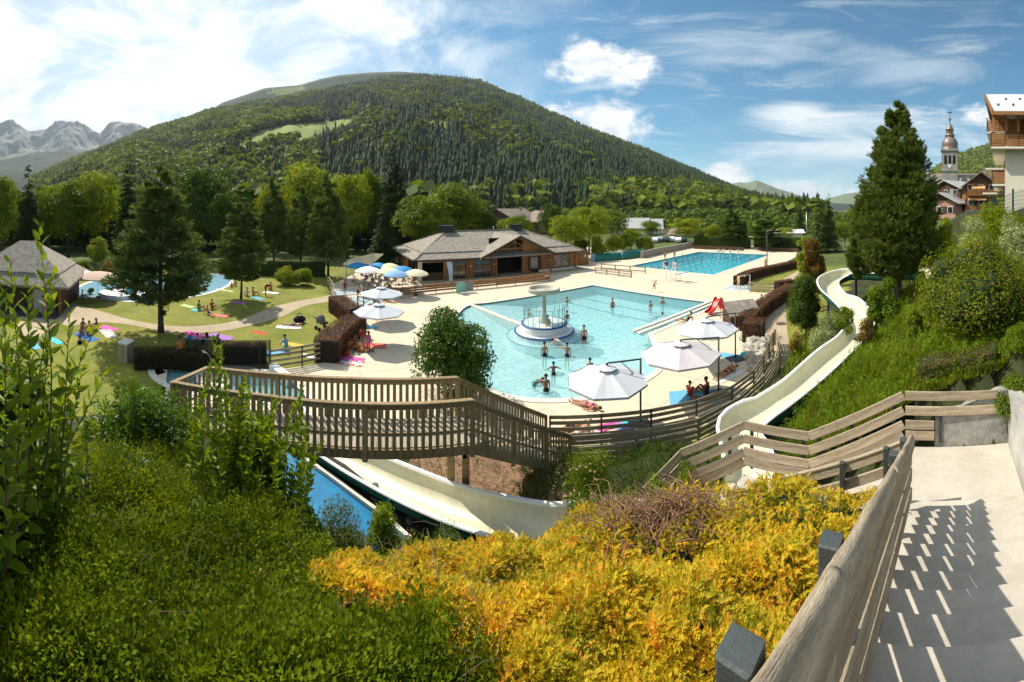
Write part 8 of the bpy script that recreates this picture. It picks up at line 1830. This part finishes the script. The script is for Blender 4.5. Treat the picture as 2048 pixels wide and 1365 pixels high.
def wader(label, px, py, pose='stand', depth=.85, rz=0., sc=1., **k):
    p = W(px, py, WL); return person(label, pose, Vector((p.x, p.y, WL-depth)), rz, sc=sc, **k)
R90 = pi/2
def people():
    wader('person in yellow shorts standing on the white step of the fountain island', 1096, 672, depth=-.02, rz=-.3, suit=('shorts', 'yellow'), skin=1, hair='brown', sc=.86)
    wader('man in black shorts wading right of the fountain island', 1168, 686, depth=.55, rz=2.6, suit=('shorts', 'black'), skin=1, hair='brown', sc=1.03)
    wader('person with back turned standing hip deep below the fountain', 1089, 712, depth=.84, rz=.2, skin=1)
    wader('person stretching one arm out to the left in the middle of the pool', 1134, 713, 'reach', .86, 0., skin=1, suit=('shorts', 'navy'))
    wader('swimmer bent low beside the person with the stretched arm', 1121, 690, 'bend', .86, 1.2, skin=0, suit=('swimsuit', 'white'))
    wader('child holding both arms away from the body in the pool', 1107, 749, 'arms_out', .78, .1, skin=2, sc=.86)
    wader('person leaning forward and splashing near the curved pool end', 1068, 772, 'bend', .80, -1.2, skin=0, suit=('swimsuit', 'teal'), sc=.9)
    wader('person reaching towards the splashing one near the curved pool end', 1092, 782, 'reach', .88, .4, skin=2)
    wader('dark haired head just behind the nearest parasol', 1180, 733, 'stand', 1.15, 0, skin=1, sc=.95); wader('swimmer at the left side of the pool beside the dense little tree', 970, 682, 'stand', 1.2, -.9, skin=0, suit=('swimsuit', 'coral'))
    wader('swimmer right behind the glass rail of the fountain island', 1134, 637, 'stand', 1.1, .5, skin=2); wader('child seen through the glass rail on the left of the island', 1058, 631, 'stand', 1.0, -.6, skin=0, hair='brown', sc=.9)
    wader('swimmer at the back of the pool behind the mushroom fountain', 1134, 606, 'arms_out', 1.15, .3, skin=1); wader('broad shouldered person standing among the lane markings', 1225, 614, 'stand', 1.0, .4, skin=1, sc=1.05)
    wader('left one of two heads at the far right of the pool', 1301, 613, 'stand', 1.2, .3, skin=1); wader('right one of two heads at the far right of the pool', 1325, 608, 'stand', 1.1, -.3, skin=1, hair='brown'); wader('swimmer stretched out flat between the lane markings', 1322, 630, 'swim', .02, -1.3, skin=0)
    person('person in a black swimsuit sitting on the right edge of the pool', 'lean', (1374, 643), 1.2, ('swimsuit', 'black'), 1, z=.05)
    person('child running along the far edge of the leisure pool', 'run', (1308, 584), -R90, ('shorts', 'black'), 1, 'brown', .80)
    for i, (px, py, lab, su) in enumerate(((1333, 561, 'lifeguard in dark clothes on the chair nearer the timber screen', 'navy'), (1351, 563, 'lifeguard in a white shirt on the chair with the rescue board', 'white'))):
        p = W(px, py); person(lab, 'chair', Vector((p.x, p.y, 1.40)), -.6, ('shirt', su), 1, z=0)
    person('person in a dark hat standing behind the lifeguard chairs', 'stand', (1330, 521), 2.8, ('shirt', 'coral'), 1); person('person standing at the café side of the lap pool, right of the dark hatted one', 'stand', (1349, 519), 2.6, ('shorts', 'orange'), 1, 'fair')
    person('person in a yellow outfit stepping through the right hand footbath', 'walk', (1477, 578), 1.4, ('shirt', 'yellow'), 1); person('person in orange standing at the foot of the lamp post', 'stand', (1531, 541), 2.0, ('shorts', 'orange'), 1)
    person('person in red sitting against the right hand hedge', 'sit', (1523, 607), 1.8, ('swimsuit', 'red'), 0, 'brown'); person('sunbather lying by the hedge on an orange towel', 'lie', (1510, 618), 1.0, ('shorts', 'turquoise'), 1); person('sunbather curled up behind the shingled chest', 'read', (1488, 636), 1.0, ('bikini', 'orange'), 1)
    person('child in a red shirt sitting in the shade on the blue mat', 'sit', (1380, 793), -1.2, ('shirt', 'red'), 1, sc=.85, z=.02); person('dark clothed adult sitting beside the child on the blue mat', 'sit', (1412, 790), .6, ('swimsuit', 'black'), 2, z=.02)
    person('child lying in front of the dark clothed adult on the blue mat', 'read', (1402, 802), 1.2, ('shorts', 'navy'), 2, sc=.8, z=.02)
    person('tanned sunbather in a bikini lying face down behind the warm grey parasol mast', 'read', (1452, 750), -1.25, ('bikini', 'black'), 1, 'cap', z=.02, long=False); person('sunbather lying on their back next to the tanned one', 'lie', (1456, 744), -1.3, ('bikini', 'red'), 0, 'dark', z=.02)
    person('pale sunbather in black shorts lying behind the farthest right parasol', 'lie', (1438, 676), -1.35, ('shorts', 'black'), 0, 'brown', z=.02); person('sunbather in pink lying alone on the deck below the nearest parasol', 'lie', (1173, 814), -2.3, ('bikini', 'pink'), 1, 'brown', z=.01)
    person('sunbather half hidden behind the timber fence by the bridge foot', 'lie', (1142, 860), -1.2, ('shorts', 'black'), 1, z=.01); person('second sunbather behind the timber fence, in white', 'read', (1155, 874), -1.2, ('bikini', 'white'), 0, z=.01)
    person('woman in a dark swimsuit sitting under the left deck parasol', 'sit', (712, 700), -1.0, ('swimsuit', 'black'), 1, 'brown', long=True); person('girl in a red swimsuit standing by the red towel', 'stand', (724, 690), .5, ('swimsuit', 'red'), 1, sc=.72, long=True); person('girl in pink top and white shorts standing in front of the seated woman', 'fold', (737, 706), 2.9, ('shirt', 'pink'), 2, sc=.80, long=True)
    person('reclining person with dark towel at the feet of the standing girls', 'lean', (720, 704), -1.2, ('shorts', 'orange'), 2)
    person('slim person walking past the far left footbath', 'stand', (690, 592), .3, ('swimsuit', 'maroon'), 2); person('man in black shorts walking through the footbath', 'walk', (716, 601), 2.9, ('shorts', 'black'), 0); person('woman sitting alone on the deck between the two left parasols', 'sit', (747, 617), 1.5, ('swimsuit', 'maroon'), 1, 'brown', long=True)
    person('left one of two sunbathers lying beyond the first parasol', 'read', (757, 606), 1.0, ('bikini', 'teal'), 1); person('right one of two sunbathers lying beyond the first parasol', 'read', (777, 605), 1.2, ('bikini', 'black'), 1)
    # left lawn
    person('person with back turned kneeling on the blue mat by the path', 'kneel', (162, 671), -.9, ('shorts', 'grey'), 1); person('person sitting behind the kneeling one on the lawn', 'sit', (166, 660), -1.4, ('swimsuit', 'black'), 1); person('long haired person in red sitting upright on the pink towel', 'sit', (192, 660), 1.4, ('swimsuit', 'coral'), 0, 'brown', long=True); person('person in dark blue shorts crouching in the lawn group', 'kneel', (180, 671), 1.6, ('shorts', 'navy'), 1)
    person('dark haired person leaning back beside the purple towel', 'lean', (404, 687), 1.9, ('swimsuit', 'black'), 1, long=True); person('child crouching on the blue towel under the big pine', 'kneel', (392, 692), -.5, ('shorts', 'teal'), 1, sc=.8)
    person('person in grey shorts reclining on the sloping lawn under the second pine', 'lean', (418, 630), -1.9, ('shorts', 'navy'), 0, 'grey'); person('person in a red top sitting behind the reclining man', 'sit', (424, 618), -1.6, ('shirt', 'red'), 1); person('dark haired person sitting at the left of the lawn group by the second pine', 'sit', (398, 620), -1.2, ('shirt', 'green'), 1)
    person('person in white sitting beside the trunk of the second pine', 'sit', (494, 592), 1.0, ('shirt', 'white'), 0); person('person with arms resting forward, right of the one in white', 'sit', (506, 591), -.6, ('shorts', 'coral'), 1); person('person in dark red clothes standing on the lawn', 'bend', (531, 592), -.7, ('shirt', 'maroon'), 1, 'fair'); person('person in pink sitting behind the dark red standing one', 'sit', (541, 580), .8, ('shirt', 'coral'), 0)
    person('child sitting at the right rim of the paddling pool', 'sit', (463, 575), .4, ('swimsuit', 'coral'), 1, sc=.75); person('second child beside the paddling pool rim', 'kneel', (471, 573), .8, ('shorts', 'blue'), 1, sc=.75); person('person lying on the lawn with the head under a black parasol bag', 'lie', (587, 652), -1.0, ('shorts', 'grey'), 0); person('person in a light blue shirt kneeling behind the timber fence', 'kneel', (572, 702), 1.3, ('shirt', 'sky'), 1)
    person('person sitting on a bench beside the paddling pool', 'sit', (165, 597), -.4, ('shorts', 'white'), 0); person('person standing in front of the changing hut doors', 'stand', (86, 632), .4, ('swimsuit', 'coral'), 0); person('person in an orange wetsuit walking by the blue plunge pool', 'walk', (361, 732), 1.2, ('shirt', 'orange'), 1); person('child in red at the far rim of the paddling pool', 'stand', (244, 556), .4, ('swimsuit', 'red'), 1, sc=.75)
    # lap pool
    for px, py, lab in ((1403, 521, 'swimmer in the middle lanes of the lap pool'), (1365, 512, 'head at the café side edge of the lap pool'), (1318, 541, 'swimmer at the near left corner of the lap pool'), (1502, 522, 'swimmer at the right side of the lap pool')): wader(lab, px, py, 'stand', 1.3, .5, skin=1)
    person('person crouching at the far end of the lap pool', 'kneel', (1440, 503), 2.9, ('shirt', 'navy'), 1)
    # café terrace
    spots = [(742, 566, 'coral'), (752, 570, 'white'), (763, 563, 'grey'), (772, 572, 'black'), (781, 565, 'beige'), (790, 573, 'red'), (799, 566, 'coral'), (808, 572, 'teal'), (818, 568, 'orange'), (828, 573, 'black'), (745, 576, 'navy'), (760, 578, 'white'), (835, 566, 'sky'), (724, 562, 'orange'), (733, 570, 'pink'), (777, 580, 'white')]
    labs = ['at the left end of the café tables, in coral', 'in white at a café table near the terrace stairs', 'in grey under the white umbrella', 'in black at the middle café table', 'in beige under the middle cream umbrella', 'in red nearest the terrace fence', 'in coral behind the pale blue umbrella pole', 'in teal under the pale blue umbrella', 'in orange left of the lone cream umbrella', 'in black under the lone cream umbrella', 'in navy at the fence corner', 'in white beside the fence, left of the middle', 'in light blue by the chalet corner', 'in orange under the bright blue umbrella', 'in pink beside the terrace stairs', 'in white with back to the pool']
    rr = random.Random(2)
    for (px, py, c), l in zip(spots, labs):
        p = W(px, py-4); a = rr.uniform(0, 6); person('café guest '+l, 'chair', p, a, ('shirt', c), rr.choice((0, 1, 1)), rr.choice(('dark', 'brown', 'grey', 'fair')), long=rr.random() < .4)
        t = thing('cafe_chair', 'café chair of the guest '+l, 'chair', (p.x, p.y, 0), a, 'café chairs'); MB().box((0, .08, .42), (.44, .44, .04)).build('seat', m_steel, t); MB().box((0, -.17, .72), (.44, .04, .4)).build('backrest', m_steel, t)
        for x, y in ((-.2, -.12), (.2, -.12), (-.2, .28), (.2, .28)): MB().beam((x, y, 0), (x, y, .42), .03, .03).build('leg', m_steel, t)
    tl = ['under the white umbrella', 'under the middle cream umbrella', 'under the pale blue umbrella', 'under the lone cream umbrella', 'under the bright blue umbrella', 'in front of the pale blue umbrella']
    for i, (px, py) in enumerate(((748, 569), (777, 566), (796, 571), (824, 569), (728, 566), (768, 577))):
        p = W(px, py-3); t = thing('cafe_table', 'round café table '+tl[i], 'table', (p.x, p.y, 0), 0, 'café tables'); MB().lathe([(.001, .74), (.45, .74), (.45, .70), (.001, .70)], n=18).build('table_top', m_white, t); MB().tube([(0, 0, .03), (0, 0, .7)], .04, 6).build('leg', m_steel, t); MB().lathe([(.28, .0), (.28, .03), (.001, .04)], n=14).build('foot', m_steel, t)
people()
# ---------------------------------------------------------------- towels, mats, bags
def towel(label, px, py, rz, col, L=1.7, w=.75, cat='towel', stripe=None, z=.0):
    p = W(px, py); mb = MB(); n = 8; s = px*.37
    def P(i, j): return (-L/2+L*i/n, -w/2+w*j/3+.02*sin(i*1.3+s), .022+.010*sin(i*1.9+j*2+s)+z)
    for i in range(n):
        for j in range(3): mb.face([P(i, j), P(i+1, j), P(i+1, j+1), P(i, j+1)], 1 if stripe and (j == 1 or i % 3 == 0) else 0, True)
    o = mb.build('towel', [cloth(col, CL[col]), cloth(stripe or col, CL[stripe or col])]); o.location = (p.x, p.y, 0); o.rotation_euler.z = rz; tag(o, label, cat); return o
def belongings():
    T = [('magenta towel on the left deck, nearest the fence', 701, 719, .1, 'pink'), ('white towel with coral stripes beside the magenta one', 699, 726, .1, 'coral', 1.7, .8, 'towel', 'white'), ('bright red towel half in the parasol shade', 744, 692, .2, 'coral', 1.9, 1.0), ('sky blue towel at the edge of the left deck parasol shadow', 732, 654, 0, 'sky', 2.0, .7),
         ('blue mat in the shade of the warm grey parasol', 1386, 795, -.35, 'sky', 2.3, 1.4, 'mat'), ('light blue towel beside the warm grey parasol mast', 1452, 712, -.9, 'sky', 1.6, .8), ('white towel under the tanned sunbather', 1458, 752, .3, 'white', 2.0, .7), ('pink towel behind the fence posts by the bridge foot', 1218, 853, .3, 'pink', 1.2, .5), ('turquoise towel behind the fence by the bridge foot', 1250, 848, .5, 'turquoise', 1.0, .5), ('pale towel at the back of the fence shade', 1170, 872, .2, 'white', 1.5, .6), ('lilac towel behind the fence near the parasol base', 1255, 860, .4, 'purple', 1.1, .5),
         ('pink towel at the right of the lawn group by the path', 214, 657, .2, 'pink', 1.8, .9), ('royal blue mat under the kneeling person', 172, 674, .1, 'blue', 2.2, .9, 'mat'), ('beige striped towel of the lawn group', 217, 668, -.2, 'beige', 1.9, .9, 'towel', 'white'), ('purple towel on the lawn right of the big pine', 441, 674, .1, 'purple', 1.9, .9), ('pink towel under the big pine', 390, 670, .1, 'pink', 1.9, .8), ('blue towel in the shade of the big pine', 393, 680, .1, 'blue', 1.8, .8),
         ('white towel on the sunny lawn beside the black bag', 577, 655, .5, 'white', 1.9, .8), ('coral towel at the feet of the reclining man', 440, 632, .4, 'coral', 1.6, .8), ('pale green towel on the lawn left of the reclining man', 375, 613, .1, 'lime', 1.5, .7), ('small turquoise towel on the lawn', 391, 621, .1, 'turquoise', .9, .6), ('light blue towel by the timber fence', 552, 706, .7, 'sky', 1.7, .8), ('yellow towel beyond the kneeling person', 585, 690, .1, 'yellow', 1.6, .6), ('white towel behind the timber fence', 618, 713, .2, 'white', 1.0, .6),
         ('white towel on the far lawn beside the seated people', 541, 586, .2, 'white', 1.8, .8), ('white towel near the second pine trunk', 515, 597, -.2, 'sky', 1.6, .7), ('pale blue towel on the lawn near the leafy sprigs', 66, 690, .2, 'sky', 1.8, .8), ('turquoise towel on the lawn near the leafy sprigs', 110, 682, .2, 'turquoise', 1.6, .6), ('red towel laid over the hedge behind the mesh windbreak', 518, 698, 0, 'red', 1.2, .4), ('violet towel in the shade of the second pine', 478, 606, .2, 'purple', 1.4, .7), ('pale board on the lawn left of the second pine', 448, 581, .1, 'lime', 2.6, .6, 'mat')]
    for a in T:
        o = towel(*a)
        if 'laid over' in a[0]: o.location.z = 1.05
    def bag(label, px, py, col, s=.3, z=0., cat='bag'):
        p = W(px, py, z); t = thing('bag', label, cat, tuple(p), random.uniform(0, 6)); mb = MB(); mb.sphere((0, 0, s*.55), s, 10, sc=(1.1, .7, .62)); mb.build('bag_body', cloth(col, CL[col]), t); MB().tube(resample([(-s*.5, 0, s*.9), (-s*.3, 0, s*1.45), (s*.3, 0, s*1.45), (s*.5, 0, s*.9)], 8), s*.06, 5).build('handle', cloth(col, CL[col]), t)
    for a in (('orange beach bag beside the woman under the left parasol', 697, 697, 'orange', .42), ('green and blue bundle at the foot of the copper hedge', 684, 692, 'green', .3), ('sky blue bag at the foot of the copper hedge', 690, 686, 'sky', .28), ('white bundle of clothes on the left deck', 683, 704, 'white', .3), ('red bag beside the magenta towel', 694, 711, 'red', .26), ('black bag behind the head of the lawn sunbather', 599, 646, 'black', .5), ('turquoise bag among the boulders', 1487, 715, 'turquoise', .28), ('red bag on the boulders beside the turquoise one', 1499, 708, 'red', .24), ('pink rubber ring bag on top of the boulders', 1518, 682, 'pink', .38), ('white bag leaning on the boulders behind the farthest parasol', 1486, 678, 'white', .34),
              ('dark bag beside the purple towel', 434, 686, 'black', .3), ('pair of black shoes and bag on the lawn by the path', 160, 688, 'black', .22), ('black basket at the foot of the shower screen', 1503, 560, 'black', .4)): bag(*a)
    # buggy on the lawn
    p = W(641, 660); t = thing('pushchair', 'black and grey pushchair standing on the lawn by the copper hedge', 'pushchair', tuple(p), -.6); mb = MB(); mb.lathe([(.34, .0), (.36, .3), (.30, .5), (.15, .62), (.001, .66)], (0, 0, .55), 12); mb.build('hood', cloth('grey', CL['grey']), t); MB().box((0, .25, .5), (.42, .6, .14)).build('seat', cloth('black', CL['black']), t)
    for x, y in ((-.27, -.25), (.27, -.25), (-.27, .5), (.27, .5)): MB().tube([(x-.03, y, .14), (x+.03, y, .14)], .14, 10, sm=False).build('wheel', m_black, t)
    MB().tube([(-.25, .5, .16), (-.25, -.1, .6), (-.25, -.55, 1.05), (.25, -.55, 1.05), (.25, -.1, .6), (.25, .5, .16)], .02, 6).build('frame', m_metal, t)
    p = W(1300, 560); 
    for i, (px, py, lab) in enumerate(((150, 598, 'dark garden chair by the paddling pool'),)):
        p = W(px, py); t = thing('garden_chair', lab, 'chair', tuple(p), 2.5); MB().box((0, 0, .42), (.5, .5, .05)).build('seat', m_black, t); MB().box((0, .25, .8), (.5, .05, .75)).build('backrest', m_black, t)
        for x, y in ((-.22, -.22), (.22, -.22), (-.22, .22), (.22, .22)): MB().beam((x, y, 0), (x, y, .42), .04, .04).build('leg', m_black, t)
belongings()
# ---------------------------------------------------------------- air
def haze():
    zb = -4.2; R = 8300; top = 1130; mb = MB().box((0, 0, (top+zb)/2), (2*R, 2*R, top-zb)); m = bpy.data.materials.new('haze_air'); m.use_nodes = True; t = NT(m.node_tree); t.n.clear()
    v = t.add('ShaderNodeVolumePrincipled', {'Color': (.80, .90, 1.0, 1), 'Density': HAZE, 'Anisotropy': .2}); t.l.new(v.outputs[0], t.add('ShaderNodeOutputMaterial').inputs['Volume'])
    o = mb.build('haze', m); tag(o, kind='stuff')
HAZE = 0.000065
haze()
